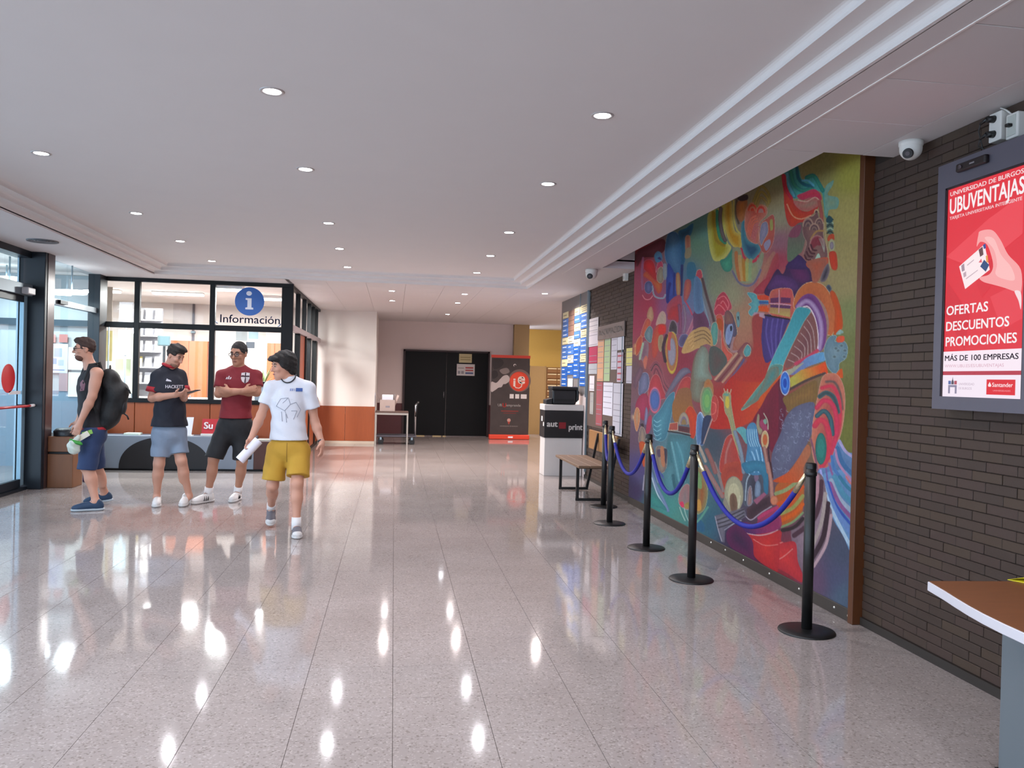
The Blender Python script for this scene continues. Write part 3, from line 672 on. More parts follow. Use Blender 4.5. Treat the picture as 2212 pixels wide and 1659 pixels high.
obj('print_square', MB().box(xs_, xs_+.002, KY0+.02, KY0+.10, .78, .84).box(xs_, xs_+.002, KY0+.16, KY0+.26, .85, .93), M_LET, bd)
pr = thing('printer', 'black desktop printer on the self-service print stand', 'printer', (2.65, 12.76, 1.12))
M_PRB = mat('printer_black', '#15161a', .4)
obj('printer_body', MB().box(2.47, 2.86, 12.62, 12.93, 1.12, 1.36), M_PRB, pr, .03, 3); obj('printer_lid', MB().box(2.455, 2.88, 12.60, 12.93, 1.35, 1.405), M_PRB, pr, .016, 3)
obj('paper_tray', MB().prism([(2.37, 12.60, 1.12), (2.47, 12.60, 1.12), (2.47, 12.60, 1.22), (2.37, 12.60, 1.19)], (0, .26, 0)), M_PRB, pr, .008, 2)
obj('control_panel', MB().prism([(2.86, 12.61, 1.16), (2.90, 12.61, 1.20), (2.90, 12.61, 1.33), (2.86, 12.61, 1.38)], (0, .25, 0)), M_PRB, pr, .01, 2)
obj('output_slot', MB().box(2.50, 2.83, 12.616, 12.624, 1.17, 1.21), mat('slot_dark', '#050506', .6), pr)

# ---- notice board with papers
wfix = XR-.004
def wall_rect(px0, py0, px1, py1, X=XR-.012):
    a, b = atX(px0, (py0+py1)/2, X), atX(px1, (py0+py1)/2, X); c, d = atX((px0+px1)/2, py0, X), atX((px0+px1)/2, py1, X)
    return b.y, a.y, d.z, c.z        # y0<y1, z0<z1
def z7(x, y): return 1200+x/5.183, 640+y/5.183
nb = thing('notice_board', 'glazed notice board headed informacion between the mural and the blue directory', 'notice board', (2.95, 11.3, .8))
y0, y1, z0, z1 = wall_rect(1274, 700, 1346, 945)
obj('board_back', MB().box(XR-.008, XR-.002, 10.42, 12.30, .82, 2.30), mat('board_back_brown', '#5e4b42', .6, noise=.2), nb)
a = z7(488, 300); b = z7(782, 425); y0, y1, z0, z1 = wall_rect(*a, *b)
hd = obj('board_header', MB().box(XR-.03, XR-.008, y0, y1, 2.10, 2.30), mat('header_plate', '#7b6d68', .35), nb, .003)
text('INFORMACION', (XR-.0315, y1-.05, 2.165), XD, UP, height=.085, width=(y1-y0)-.1, m=mat('header_letters', '#a89f9a', .4), parent=hd, bold=.01)
obj('board_post', MB().box(XR-.03, XR-.004, 12.30, 12.33, .1, 2.88), M_ALU, nb); obj('board_edge', MB().box(XR-.02, XR-.004, 10.40, 10.42, .82, 2.30), M_ALU, nb)
PAP = [((375, 245, 480, 400), '#cfc9cb', 'white sheet at the top corner of the notice board', 0), ((372, 402, 478, 560), '#c7c0c6', 'grey printed sheet above the crimson leaflet', 0),
       ((375, 565, 470, 750), '#a81f4c', 'crimson leaflet on the notice board', 0), ((370, 755, 465, 870), '#a3a6ab', 'grey photo leaflet below the crimson leaflet', 0),
       ((380, 890, 435, 1060), '#d2ced1', 'white card beneath the grey photo leaflet', 0), ((385, 1075, 425, 1320), '#9d9b97', 'narrow grey strip of paper low on the notice board', 0),
       ((470, 465, 540, 950), '#cf9c78', 'long peach poster on the notice board', 0), ((545, 450, 612, 950), '#a5b98c', 'long pale green poster on the notice board', 0),
       ((625, 445, 690, 820), '#c4c0ca', 'long white list beside the pale green poster', 0), ((695, 410, 768, 600), '#cdcbd4', 'white sheet under the end of the board header', 0),
       ((690, 630, 755, 960), '#c3b4bf', 'white sheet with red stripes on the notice board', 1), ((455, 960, 525, 1450), '#9c4a52', 'long dusty red poster low on the notice board', 0),
       ((532, 965, 640, 1335), '#d6d4de', 'large white poster with torn lower edge behind the rope posts', 0), ((642, 975, 750, 1560), '#bfbdc6', 'tall grey printed sheet hanging below the notice board', 0),
       ((785, 580, 860, 775), '#cfc77a', 'yellow sheet taped to the brick beside the mural', 0), ((785, 780, 860, 975), '#b9b4bd', 'white sheet taped under the yellow one beside the mural', 0)]
for (x0_, y0_, x1_, y1_), c, lab, st_ in PAP:
    a = z7(x0_, y0_); b = z7(x1_, y1_); ya, yb_, za, zb = wall_rect(*a, *b)
    X = XR-.010 if x0_ < 780 else XR-.002
    o = obj('notice_sheet', MB().box(X-.003, X, ya+.004, yb_-.004, za, zb), mat('paper_'+c.lstrip('#'), c, .6, noise=.06, nscale=25), label=lab, cat='notice')
    rr = random.Random(len(lab)*7+int(x0_))
    nl = max(3, int((zb-za)/.07)); mb = MB()
    for k in range(nl):
        if st_ == 0 and rr.random() < .25: continue
        zl = zb-(k+.7)*(zb-za)/nl
        mb.box(X-.0045, X-.003, ya+.02+rr.random()*.05, yb_-.025, zl, zl+(.022 if st_ else .008))
    if mb.v: obj('print', mb, mat('ink_red' if st_ else 'ink_grey', '#b0454f' if st_ else '#8b8790', .6), o, kind='stuff')

# ---- blue and cream directory
di = thing('directory_board', 'tall directory board of blue and cream strips beside the print stand', 'directory', (2.95, 13.4, 1.35))
obj('directory_back', MB().box(XR-.012, XR+.002, 12.40, 14.42, 1.3, ZS), mat('directory_back', '#6d6a6a', .5), di)
cols = [(1215, 1227), (1227, 1240), (1240, 1254), (1254, 1271)]
DATA = [[(180, 250, 'c'), (255, 460, 'b'), (465, 540, 'c'), (545, 705, 'b'), (705, 785, 'c'), (790, 1010, 'd')],
        [(160, 445, 'n'), (445, 530, 'w'), (535, 655, 'b'), (660, 745, 'w'), (750, 880, 'd')],
        [(130, 215, 'c'), (215, 300, 'b'), (305, 390, 'c'), (390, 475, 'b'), (480, 560, 'w'), (560, 920, 'd')],
        [(95, 185, 'c'), (185, 360, 'b'), (370, 460, 'c'), (460, 640, 'b'), (640, 735, 'c'), (740, 1010, 'd')]]
DM = {'c': mat('strip_cream', '#cfc79f', .5), 'w': mat('strip_white', '#d9d6c8', .5), 'b': mat('strip_blue', '#3f6db0', .45), 'd': mat('strip_deep_blue', '#0f56a8', .45), 'n': mat('strip_brown', '#7d6154', .6)}
for (pa, pb), rows in zip(cols, DATA):
    ya = atX(pb, 740, XR-.015).y+.01; yb_ = atX(pa, 740, XR-.015).y-.01
    for (r0, r1, k) in rows:
        zt = atX((pa+pb)/2, 640+r0/5.183, XR-.015).z; zb = atX((pa+pb)/2, 640+r1/5.183, XR-.015).z
        n = max(1, round((zt-zb)/.085)); h = (zt-zb)/n
        for i in range(n):
            s_ = obj('strip', MB().box(XR-.02, XR-.012, ya, yb_, zb+i*h+.003, zb+(i+1)*h-.003), DM[k], di)
            if k != 'n':
                obj('print', MB().box(XR-.0212, XR-.02, ya+.08+RNG.random()*.15, yb_-.05, zb+(i+.4)*h, zb+(i+.4)*h+.016), mat('strip_print_w' if k in 'bd' else 'strip_print_d', '#c9d6e6' if k in 'bd' else '#7f7c66', .5), s_)
obj('directory_frame', MB().box(XR-.03, XR-.004, 12.37, 12.40, 1.25, ZS).box(XR-.024, XR-.008, 12.92, 12.935, 1.3, ZS), M_ALU, di)
p = atX(1229+4, 640+975/5.183, XR-.014)
obj('notice_sheet', MB().box(XR-.025, XR-.0212, p.y-.18, p.y+.18, p.z-.07, p.z+.08), mat('paper_e0e0e0', '#dedde0', .6), label='small white card under the blue directory strips', cat='notice')
# ================================================================== information office
OY = 13.22
of = obj('wall_office_front', MB().box(-4.40, -1.62, OY, OY+.05, 0, .06), M_DARK, kind='structure')
xs = [-4.38, -3.93, -3.37, -2.82, -2.26, -1.70]
for a, b in zip(xs[:-1], xs[1:]):
    obj('wood_panel', MB().box(a+.004, b-.004, OY, OY+.04, .06, 1.0), M_WOODP, of, .004)
obj('wood_panel_back', MB().box(-4.38, -1.7, OY+.02, OY+.045, .06, 1.0), M_DARK, of)
w2 = obj('window_2', MB().box(-4.40, -1.60, OY-.02, OY+.06, 1.0, 1.065).box(-4.40, -1.60, OY-.02, OY+.06, 2.85, ZS+.01), M_DARK, kind='structure')
obj('window_transom', MB().box(-4.40, -1.62, OY-.015, OY+.055, 2.14, 2.225), M_DARK, w2)
for a, b in ((-3.965, -3.885), (-2.855, -2.775), (-1.775, -1.60)):
    obj('window_mullion', MB().box(a, b, OY-.02, OY+.06, 1.065, 2.85), M_DARK, w2, .003)
obj('corner_post', MB().box(-1.775, -1.60, OY-.02, OY+.10, 0, 1.0), M_DARK, w2)
for a, b in ((-4.38, -3.965), (-3.885, -2.855), (-2.775, -1.775)):
    for c, d in ((1.065, 2.14), (2.225, 2.85)):
        obj('window_pane', MB().box(a, b, OY+.015, OY+.021, c, d), M_GLASS, w2)
# side wall of the office along the corridor
ws = obj('wall_office_side', MB().box(-1.70, -1.62, OY+.1, 18.2, 0, .06).box(-1.70, -1.62, OY+.1, 18.2, 2.86, ZS+.01), M_DARK, kind='structure')
M_RAIL = mat('pale_rail', '#b5aaae', .45)
obj('side_rail', MB().box(-1.70, -1.61, OY+.1, 18.2, 2.19, 2.28), M_RAIL, ws)
for y in (14.33, 15.32, 16.2, 16.95, 17.62):
    obj('side_mullion', MB().box(-1.69, -1.615, y-.02, y+.02, 2.28, 2.86), M_DARK, ws)
for y, w in ((14.4, .05), (15.45, .05), (16.25, .08), (17.45, .14)):
    obj('side_post', MB().box(-1.70, -1.612, y-w, y+w, .06, 2.19), M_DARK, ws)
ys = [OY+.1, 14.33, 15.32, 16.2, 16.95, 17.62, 18.2]
for a, b in zip(ys[:-1], ys[1:]):
    obj('window_pane', MB().box(-1.66, -1.655, a+.02, b-.02, 2.28, 2.86), M_GLASS, ws)
obj('window_pane', MB().box(-1.66, -1.655, OY+.1, 14.35, 1.0, 2.19), M_GLASS, ws); obj('window_pane', MB().box(-1.66, -1.655, 15.5, 16.17, 1.0, 2.19), M_GLASS, ws); obj('window_pane', MB().box(-1.66, -1.655, 16.33, 17.31, 1.0, 2.19), M_GLASS, ws)
for a, b in ((OY+.1, 14.35), (15.5, 16.17), (16.33, 17.31), (17.59, 18.19)):
    obj('wood_panel', MB().box(-1.685, -1.63, a+.004, b-.004, .06, 1.0), M_WOODP, ws, .004)
obj('office_door_leaf', MB().box(-1.68, -1.64, 14.46, 15.39, .02, 2.18), mat('door_red_wood', '#9b4a2c', .4, noise=.2, nscale=5, stretch=(5, 5, .6)), ws, .004)
obj('door_handle', MB().cyl((-1.63, 15.25, 1.02), (-1.60, 15.25, 1.02), .01).cyl((-1.60, 15.25, 1.02), (-1.60, 15.12, 1.02), .009), M_ALU, ws)
# interior
obj('wall_office_back', MB().box(-9.4, -1.7, 18.0, 18.15, 0, 2.95), mat('office_wall', '#e4ddd8', .7), kind='structure')
obj('wall_office_left', MB().box(-9.4, -9.3, 13.4, 18, 0, 2.95), M_WALL, kind='structure')
def office_lamp(px0, px1, py, Y, z, label):
    a, b = atY(px0, py, Y), atY(px1, py, Y)
    r = thing('fluorescent_lamp', label, 'lamp', ((a.x+b.x)/2, Y, z), 'fluorescent lamps in the office')
    obj('lamp_housing', MB().box(a.x, b.x, Y-.10, Y+.10, z+.03, ZS), M_PLASTIC, r, .004)
    obj('lamp_diffuser', MB().box(a.x+.01, b.x-.01, Y-.09, Y+.09, z, z+.03), mat_emit('office_tube', '#fdfcff', 7.0), r, .006)
    L = bpy.data.lights.new('office_light', 'AREA'); L.shape = 'RECTANGLE'; L.size = b.x-a.x; L.size_y = .18; L.energy = OFFICE_W; L.color = (1, .97, .95)
    o = bpy.data.objects.new('office_light', L); COL.objects.link(o); o.location = ((a.x+b.x)/2, Y, z-.01); setparent(o, r)
office_lamp(464, 526, 625, 13.95, 2.83, 'lit fluorescent ceiling lamp behind the round blue information sign')
office_lamp(562, 612, 643, 15.4, 2.83, 'lit fluorescent ceiling lamp deeper in the office behind the sign')
office_lamp(330, 440, 640, 15.4, 2.86, 'lit fluorescent ceiling lamp in the office above the grey shelves')
office_lamp(150, 260, 640, 15.4, 2.86, 'lit fluorescent ceiling lamp in the office by the display posters')
# furniture and things seen through the glass
def ybox(name, px0, py0, px1, py1, Y, depth, col, label, cat, group=None, rough=.5, noise=.1, floor_=False):
    a, b = atY(px0, py0, Y), atY(px1, py1, Y); z0 = 0 if floor_ else b.z
    return obj(name, MB().box(a.x, b.x, Y, Y+depth, z0, a.z), mat('c_'+col.lstrip('#'), col, rough, noise=noise, nscale=12), label=label, cat=cat, group=group, bevel=.005)
def cupboard(px0, px1, py0, Y, D, label):
    a, b = atY(px0, py0, Y), atY(px1, py0, Y); r = thing('cupboard', label, 'cupboard', ((a.x+b.x)/2, Y+D/2, 0)); mo = mat('cupboard_orange', '#9c5430', .45, noise=.12, nscale=4, stretch=(5, 5, .5))
    obj('cupboard_body', MB().box(a.x, b.x, Y+.02, Y+D, 0, a.z), mo, r); h = (b.x-a.x)/2
    for k in range(2):
        d = obj('cupboard_door', MB().box(a.x+k*h+.003, a.x+(k+1)*h-.003, Y, Y+.02, .08, a.z-.003), mo, r, .002)
        obj('door_knob', MB().lathe([(.0001, -.03), (.014, -.024), (.014, -.012), (.006, 0)], (a.x+h+(-.05 if k == 0 else .05), Y, 1.0), 12, 'y'), M_ALU, d)
cupboard(367, 449, 735, 16.9, .45, 'orange wooden cupboard behind the man with the phone'); cupboard(577, 611, 741, 16.9, .45, 'orange wooden cupboard behind the information sign pane')
dk = thing('office_desk', 'grey office desk inside the information office', 'desk', (-3.4, 15.6, 0))
obj('desk_top', MB().box(-4.9, -2.2, 15.3, 16.0, .98, 1.01), mat('office_desk_grey', '#8f8f92', .5), dk, .004); obj('desk_front', MB().box(-4.88, -2.22, 15.34, 15.37, .05, .98), mat('office_desk_grey', '#8f8f92', .5), dk)
for x in (-4.88, -2.26): obj('leg', MB().box(x, x+.04, 15.36, 15.96, 0, .98), M_ALU, dk)
sh = thing('brochure_shelf', 'grey brochure shelf full of leaflets inside the office', 'shelf', (-4.9, 16.4, 0))
a = atY(303, 664, 16.4); b = atY(342, 700, 16.4)
obj('shelf_back', MB().box(a.x-.1, b.x+.05, 16.5, 16.55, 0, a.z), mat('shelf_grey', '#9c9ca2', .5), sh)
for k in range(5):
    z = a.z-.25-k*.3; obj('shelf_board', MB().box(a.x-.1, b.x+.05, 16.32, 16.5, z, z+.02), mat('shelf_grey', '#9c9ca2', .5), sh)
rr = random.Random(5); n = 0
for k in range(5):
    z = a.z-.23-k*.3
    for j in range(3):
        x = a.x-.08+j*.17; c = rr.choice(['#d8d6d8', '#b9bcc4', '#8f98a6', '#d6c37e', '#a7a3a0', '#e6e4e2'])
        obj('leaflet', MB().obox((x+.07, 16.42, z+.10), (.06, 0, 0), (0, .003, 0), (0, .02, .10)), mat('c_'+c.lstrip('#'), c, .6), label='printed leaflet standing on the grey brochure shelf', cat='leaflet', group='leaflets on the brochure shelf')
for (x0, y0, x1, y1, Y, c, lab, cat_) in (
    (258, 652, 288, 700, 16.2, '#6b6b70', 'dark grey photo poster inside the office', 'poster'), (256, 712, 281, 768, 16.2, '#7f99a3', 'pale blue poster of a standing figure inside the office', 'poster'),
    (250, 775, 284, 812, 16.4, '#8b9474', 'mossy green landscape poster inside the office', 'poster'), (226, 714, 242, 780, 15.1, '#d9c98a', 'yellow poster at the edge of the office window', 'poster'),
    (230, 615, 242, 700, 14.9, '#a89c92', 'mottled brown poster high at the edge of the office window', 'poster'), (286, 656, 290, 700, 15.15, '#efeff2', 'narrow white strip poster beside the dark photo poster', 'poster'),
    (284, 720, 290, 850, 14.95, '#e3e5d8', 'tall pale strip poster beside the green landscape poster', 'poster'),
    (508, 712, 532, 736, 17.9, '#a9b2b6', 'grey blue leaflet on the office back wall', 'poster'), (536, 706, 556, 732, 17.9, '#a8c6d4', 'light blue leaflet on the office back wall', 'poster'),
    (560, 705, 572, 730, 17.9, '#d6cfc9', 'cream leaflet on the office back wall', 'poster'), (530, 738, 548, 752, 17.9, '#4f5560', 'small dark card on the office back wall', 'poster'),
    (372, 655, 414, 702, 17.9, '#dcd5d2', 'large blank board on the office back wall', 'board')):
    a, b = atY(x0, y0, Y), atY(x1, y1, Y)
    if Y < 17: 
        r = thing('poster_stand', lab, cat_, ((a.x+b.x)/2, Y, 0)); obj('poster_sheet', MB().box(a.x, b.x, Y-.006, Y, b.z, a.z), mat('c_'+c.lstrip('#'), c, .6, noise=.35, nscale=9), r)
        obj('stand_pole', MB().cyl(((a.x+b.x)/2, Y+.012, 0), ((a.x+b.x)/2, Y+.012, a.z), .012, n=8), M_ALU, r)
    else:
        obj('wall_'+cat_ if cat_ == 'board' else 'poster', MB().box(a.x, b.x, 17.99, 18.0, b.z, a.z), mat('c_'+c.lstrip('#'), c, .6, noise=.2, nscale=9), label=lab, cat=cat_)
pp = thing('stand_pipe', 'slim dark upright pipe on the office back wall', 'pipe', (0, 0, 0)); a = atY(415, 654, 17.8); pp.location = (a.x, 17.8, 0)
obj('pipe', MB().cyl((a.x, 17.95, 0), (a.x, 17.95, a.z), .025, n=10), mat('pipe_grey', '#77737a', .5), pp); obj('pipe_clip', MB().box(a.x-.04, a.x+.04, 17.92, 18.0, 2.3, 2.34), M_ALU, pp)
def monitor(px0, py0, px1, py1, Y, label):
    a, b = atY(px0, py0, Y), atY(px1, py1, Y); r = thing('monitor', label, 'monitor', ((a.x+b.x)/2, Y, 1.01))
    obj('monitor_case', MB().box(a.x, b.x, Y, Y+.04, b.z, a.z), mat('monitor_grey', '#4a5558', .4), r, .006); obj('monitor_screen', MB().box(a.x+.02, b.x-.02, Y-.002, Y, b.z+.02, a.z-.02), mat_emit('monitor_lit', '#9fd0dc', .6), r)
    obj('monitor_neck', MB().box((a.x+b.x)/2-.02, (a.x+b.x)/2+.02, Y+.02, Y+.05, 1.02, b.z+.02), M_BLACKM, r); obj('monitor_foot', MB().box((a.x+b.x)/2-.1, (a.x+b.x)/2+.1, Y-.02, Y+.14, 1.011, 1.022), M_BLACKM, r, .003)
monitor(340, 724, 368, 748, 15.6, 'computer monitor on the grey office desk')
for (x0, y0, x1, y1, c, lab) in ((551, 832, 569, 862, '#c3c6d2', 'white carton with blue print on the office window sill'), (305, 712, 322, 738, '#d2bd62', 'yellow folder stack on the office shelf')):
    if y0 > 800:
        a, b = atY(x0, y0, OY+.12), atY(x1, y1, OY+.12)
        o = obj('carton', MB().box(a.x, b.x, OY+.07, OY+.2, 1.066, a.z), mat('c_'+c.lstrip('#'), c, .6), label=lab, cat='box', bevel=.004)
        obj('print', MB().box(a.x+.02, b.x-.02, OY+.0688, OY+.07, 1.15, 1.19), mat('carton_print', '#44567f', .5), o)
        obj('carton_tray', MB().box(a.x-.02, b.x+.02, OY+.06, OY+.22, a.z-.02, a.z+.06), M_BLACKM, o, .004)
def plant(loc, s, label):
    r = thing('potted_plant', label, 'plant', loc); x, y, z = loc
    obj('pot', MB().lathe([(.0001, 0), (.07*s, 0), (.09*s, .14*s), (.095*s, .15*s), (.08*s, .15*s), (.07*s, .13*s), (.0001, .13*s)], loc, 20), mat('terracotta', '#9a6a4a', .7), r)
    g = random.Random(11); mg = mat('leaf_green', '#6f7f55', .5, noise=.3)
    for k in range(26):
        a = g.uniform(0, 6.28); h = g.uniform(.12, .42)*s; rad = g.uniform(.03, .19)*s
        base = Vector((x, y, z+.13*s)); tip = Vector((x+math.cos(a)*rad, y+math.sin(a)*rad, z+.13*s+h)); mid = base.lerp(tip, .6)+Vector((0, 0, .03*s)); side = Vector((-math.sin(a), math.cos(a), 0))*.022*s
        obj('leaf', MB().add([base, mid-side, tip, mid+side], [(0, 1, 2, 3), (3, 2, 1, 0)]), mg, r)
p = atY(565, 800, 15.6); plant((p.x, 15.6, 1.01), 1.15, 'leafy pot plant on the office desk near the orange cupboard')
# blue round "i" sign and lettering on the glass
sg = thing('information_sign', 'round blue information sign with lettering on the office glass', 'sign', (-2.26, OY-.02, 2.2))
M_SB = mat('sign_blue', '#2c66b8', .4); M_SW = mat('sign_white', '#eef1fa', .4); M_SL = mat('sign_letters', '#3a5a94', .4)
cs = Vector((-2.265, OY+.010, 2.612)); yS = OY+.012
d_ = obj('sign_disc', MB().cyl((cs.x, OY+.006, cs.z), (cs.x, OY+.014, cs.z), .222, n=48, smooth=False), M_SB, sg)
def flat(name, pts, m, parent, y): return obj(name, MB().add([(x, y, z) for x, z in pts], [tuple(range(len(pts)))]), m, parent)
flat('sign_dot', [(cs.x-.01+.042*math.cos(t), cs.z+.125+.036*math.sin(t)) for t in np.linspace(0, 2*math.pi, 20, endpoint=False)], M_SW, d_, OY+.004)
flat('sign_stem', [(cs.x-.062, cs.z-.125), (cs.x+.058, cs.z-.125), (cs.x+.058, cs.z-.098), (cs.x+.03, cs.z-.092), (cs.x+.03, cs.z+.05), (cs.x-.06, cs.z+.05), (cs.x-.06, cs.z+.025), (cs.x-.032, cs.z+.02), (cs.x-.032, cs.z-.092), (cs.x-.062, cs.z-.098)], M_SW, d_, OY+.004)
text('Información', (-2.70, OY+.008, 2.272), (1, 0, 0), UP, height=.125, width=.90, m=M_SL, parent=sg, bold=.004)
obj('sign_flourish', MB().tube([(-2.77, OY+.008, 2.285), (-2.755, OY+.008, 2.262), (-2.735, OY+.008, 2.255)], .008, 6).tube([(-1.83, OY+.008, 2.235), (-1.80, OY+.008, 2.25), (-1.785, OY+.008, 2.28)], .008, 6), M_SL, sg)

# ---- low grey display bench with a black arch, in front of the office
db = thing('display_bench', 'low blue-grey display bench with a black arch on its front', 'bench', (-3.1, 13.0, 0))
M_GB = mat('bench_grey_blue', '#7c8694', .5, noise=.12, nscale=5)
BY = 12.80
obj('bench_body', MB().box(-4.30, -2.08, BY, OY-.01, .03, .52), M_GB, db, .006); obj('bench_plinth', MB().box(-4.28, -1.72, BY+.02, OY-.02, 0, .03), M_DARK, db)
obj('bench_end', MB().box(-2.08, -1.70, BY, OY-.01, .03, .46), mat('bench_brown', '#4a2a24', .5, noise=.2), db, .006)
cx, rx, rz = -3.36, .65, .475
pts = [(cx+rx*math.cos(t), BY-.006, .032+rz*math.sin(t)**.85) for t in np.linspace(0, math.pi, 33)]
obj('arch_panel', MB().prism(pts, (0, .008, 0)), mat('arch_black', '#121014', .5), db)
obj('paper_stack', MB().box(-3.97, -3.76, BY+.06, BY+.26, .52, .55), mat('paper_c8d6c8', '#c6d2c6', .6), label='stack of pale green leaflets on the low display bench', cat='leaflets', bevel=.002)
ln = thing('leaflet_rack', 'white leaflet rack on the display bench behind the man with the phone', 'rack', (-3.0, BY+.15, .52))
p = atY(409, 900, BY+.12)
obj('rack_sheet', MB().obox((p.x, BY+.12, .66), (.05, 0, 0), (0, .004, 0), (.01, .03, .14)), mat('paper_dedee6', '#dcdce6', .6), ln); obj('rack_foot', MB().box(p.x-.06, p.x+.06, BY+.06, BY+.2, .52, .53), M_PLASTIC, ln)
p = atY(455, 915, BY+.1)
rd = thing('red_sign_card', 'red card with white lettering standing on the display bench', 'sign card', (p.x, BY+.1, .52))
cd = obj('card', MB().obox((p.x, BY+.1, .66), (.125, 0, 0), (0, .003, 0), (0, .03, .12)), mat('card_red', '#b3222c', .5), rd); obj('card_base', MB().box(p.x-.13, p.x+.13, BY+.04, BY+.14, .52, .56), M_PLASTIC, rd, .004)
text('Su', (p.x-.09, BY+.078, .635), (1, 0, 0), (0, .22, .97), height=.10, m=mat('card_white', '#e9dfe0', .5), parent=cd, bold=.02)
p = atY(560, 930, BY+.1)
obj('newspaper', MB().box(-2.06, -1.84, BY+.02, BY+.30, .46, .475).box(-2.05, -1.83, BY+.03, BY+.31, .475, .485), mat('newsprint', '#b9b6ad', .7, noise=.3, nscale=40), label='folded newspapers on the brown end of the display bench', cat='newspaper')

# ---- wooden bin and bits by the pillar
wbx = thing('wooden_bin', 'brown wooden bin box beside the dark entrance pillar', 'bin', (-4.1, 11.0, 0)); M_BIN = mat('bin_wood', '#7d4f2f', .5, noise=.3, nscale=6, stretch=(5, 5, .6))
obj('bin_body', MB().box(-4.25, -3.95, 10.88, 11.2, 0, .42), M_BIN, wbx, .005); obj('bin_head', MB().box(-4.25, -3.95, 10.88, 11.2, .45, .64), M_BIN, wbx, .005); obj('bin_slot', MB().box(-4.24, -3.96, 10.90, 11.19, .42, .45), M_DARK, wbx)
obj('bin_bag', MB().lathe([(.13, .56), (.16, .64), (.165, .70), (.13, .735), (.0001, .74)], (-4.08, 11.05, 0), 18), mat('bag_black', '#191b20', .45, bump=.4, bscale=30), wbx)
p = atZ(166, 1040)
wb2 = thing('waste_basket', 'small white waste basket beside the wooden bin', 'basket', (p.x, p.y+.1, 0)); obj('basket', MB().lathe([(.0001, 0), (.055, 0), (.075, .26), (.08, .265), (.07, .25), (.0001, .25)], (p.x, p.y+.1, 0), 20), mat('basket_white', '#d7d4d8', .5), wb2); obj('basket_rim', MB().lathe([(.07, .262), (.083, .262), (.083, .275), (.07, .275), (.07, .262)], (p.x, p.y+.1, 0), 20), M_PLASTIC, wb2)
p = atZ(183, 1043); pb = thing('carrier_bag', 'small purple carrier bag on the floor by the white waste basket', 'bag', (p.x, p.y+.12, 0))
obj('bag_body', MB().prism([(p.x-.06, p.y+.08, 0), (p.x+.06, p.y+.08, 0), (p.x+.05, p.y+.09, .2), (p.x-.05, p.y+.09, .2)], (0, .07, 0)), mat('bag_purple', '#453463', .5), pb, .01, 2); obj('bag_handle', MB().tube([(p.x-.03, p.y+.11, .19), (p.x-.02, p.y+.11, .25), (p.x+.02, p.y+.11, .25), (p.x+.03, p.y+.11, .19)], .005, 6), mat('bag_purple', '#453463', .5), pb)

# ================================================================== end of the corridor
tt = thing('side_table', 'grey metal framed table in the corridor holding a carton', 'table', (-.03, 18.3, 0)); M_TF = mat('table_frame', '#aaa39b', .4, metal=.4)
obj('table_top', MB().box(-.39, .33, 18.0, 18.6, .70, .725), mat('table_top_brown', '#5a443c', .5), tt, .003)
for x in (-.385, .30):
    for y in (18.01, 18.56): obj('leg', MB().box(x, x+.028, y, y+.028, 0, .70), M_TF, tt)
obj('apron', MB().box(-.36, .30, 18.012, 18.028, .655, .70).box(-.36, .30, 18.57, 18.586, .655, .70), M_TF, tt)
cb_ = thing('open_carton', 'open cardboard carton with papers on the corridor table', 'carton', (-.14, 18.2, .725)); M_CB = mat('cardboard', '#b7a49d', .7, noise=.1)
obj('carton_wall', MB().box(-.30, .04, 18.08, 18.085, .725, .98).box(-.30, .04, 18.40, 18.405, .725, .98).box(-.30, -.295, 18.08, 18.405, .725, .98).box(.035, .04, 18.08, 18.405, .725, .98).box(-.3, .04, 18.08, 18.405, .725, .73), M_CB, cb_)
obj('carton_flap', MB().add([(-.30, 18.08, .98), (-.30, 18.405, .98), (-.37, 18.41, 1.10), (-.37, 18.08, 1.10)], [(0, 1, 2, 3), (3, 2, 1, 0)]), M_CB, cb_)
obj('carton_print', MB().box(-.17, -.08, 18.078, 18.08, .81, .85), mat('ink_grey', '#8b8790', .6), cb_)
obj('paper_ream', MB().obox((-.13, 18.22, 1.0), (.12, 0, 0), (0, .1, .02), (0, -.01, .07)), mat('paper_white_bright', '#e9ebf5', .6), label='bright white papers sticking out of the open carton', cat='papers')
obj('paper_tube', MB().cyl((.0, 18.2, .80), (.10, 18.24, 1.08), .025, n=12), M_CB, label='brown paper tube leaning out of the open carton', cat='paper tube')
obj('paper_tube', MB().cyl((-.02, 18.3, .80), (.02, 18.32, 1.10), .018, n=12), mat('tube_grey', '#77706f', .6), label='slim grey paper tube standing in the open carton', cat='paper tube')
tr = thing('trolley', 'flat luggage trolley with a silver handle pushed under the corridor table', 'trolley', (.1, 18.4, 0)); M_TD = mat('trolley_dark', '#2c2a32', .5)
obj('deck', MB().box(-.34, .50, 18.12, 18.55, .16, .21), M_TD, tr, .008); obj('bumper', MB().box(-.36, .52, 18.10, 18.57, .175, .195), mat('rubber_grey', '#5d5a64', .6), tr)
for x in (-.26, .42):
    for y in (18.16, 18.51):
        w = obj('wheel', MB().cyl((x, y-.02, .065), (x, y+.02, .065), .065, n=18), M_BLACKM, tr); obj('wheel_fork', MB().box(x-.02, x+.02, y-.03, y+.03, .10, .16), M_ALU, tr)
obj('handle', MB().tube([(.49, 18.14, .2), (.49, 18.14, .86), (.55, 18.14, .93), (.55, 18.53, .93), (.49, 18.53, .86), (.49, 18.53, .2)], .014, 10), mat('chrome', '#cfd0d4', .18, metal=1), tr)
obj('handle_grip', MB().tube([(.49, 18.14, .62), (.52, 18.14, .9), (.55, 18.14, .93), (.55, 18.53, .93), (.52, 18.53, .9)], .018, 8), M_BLACKM, tr)
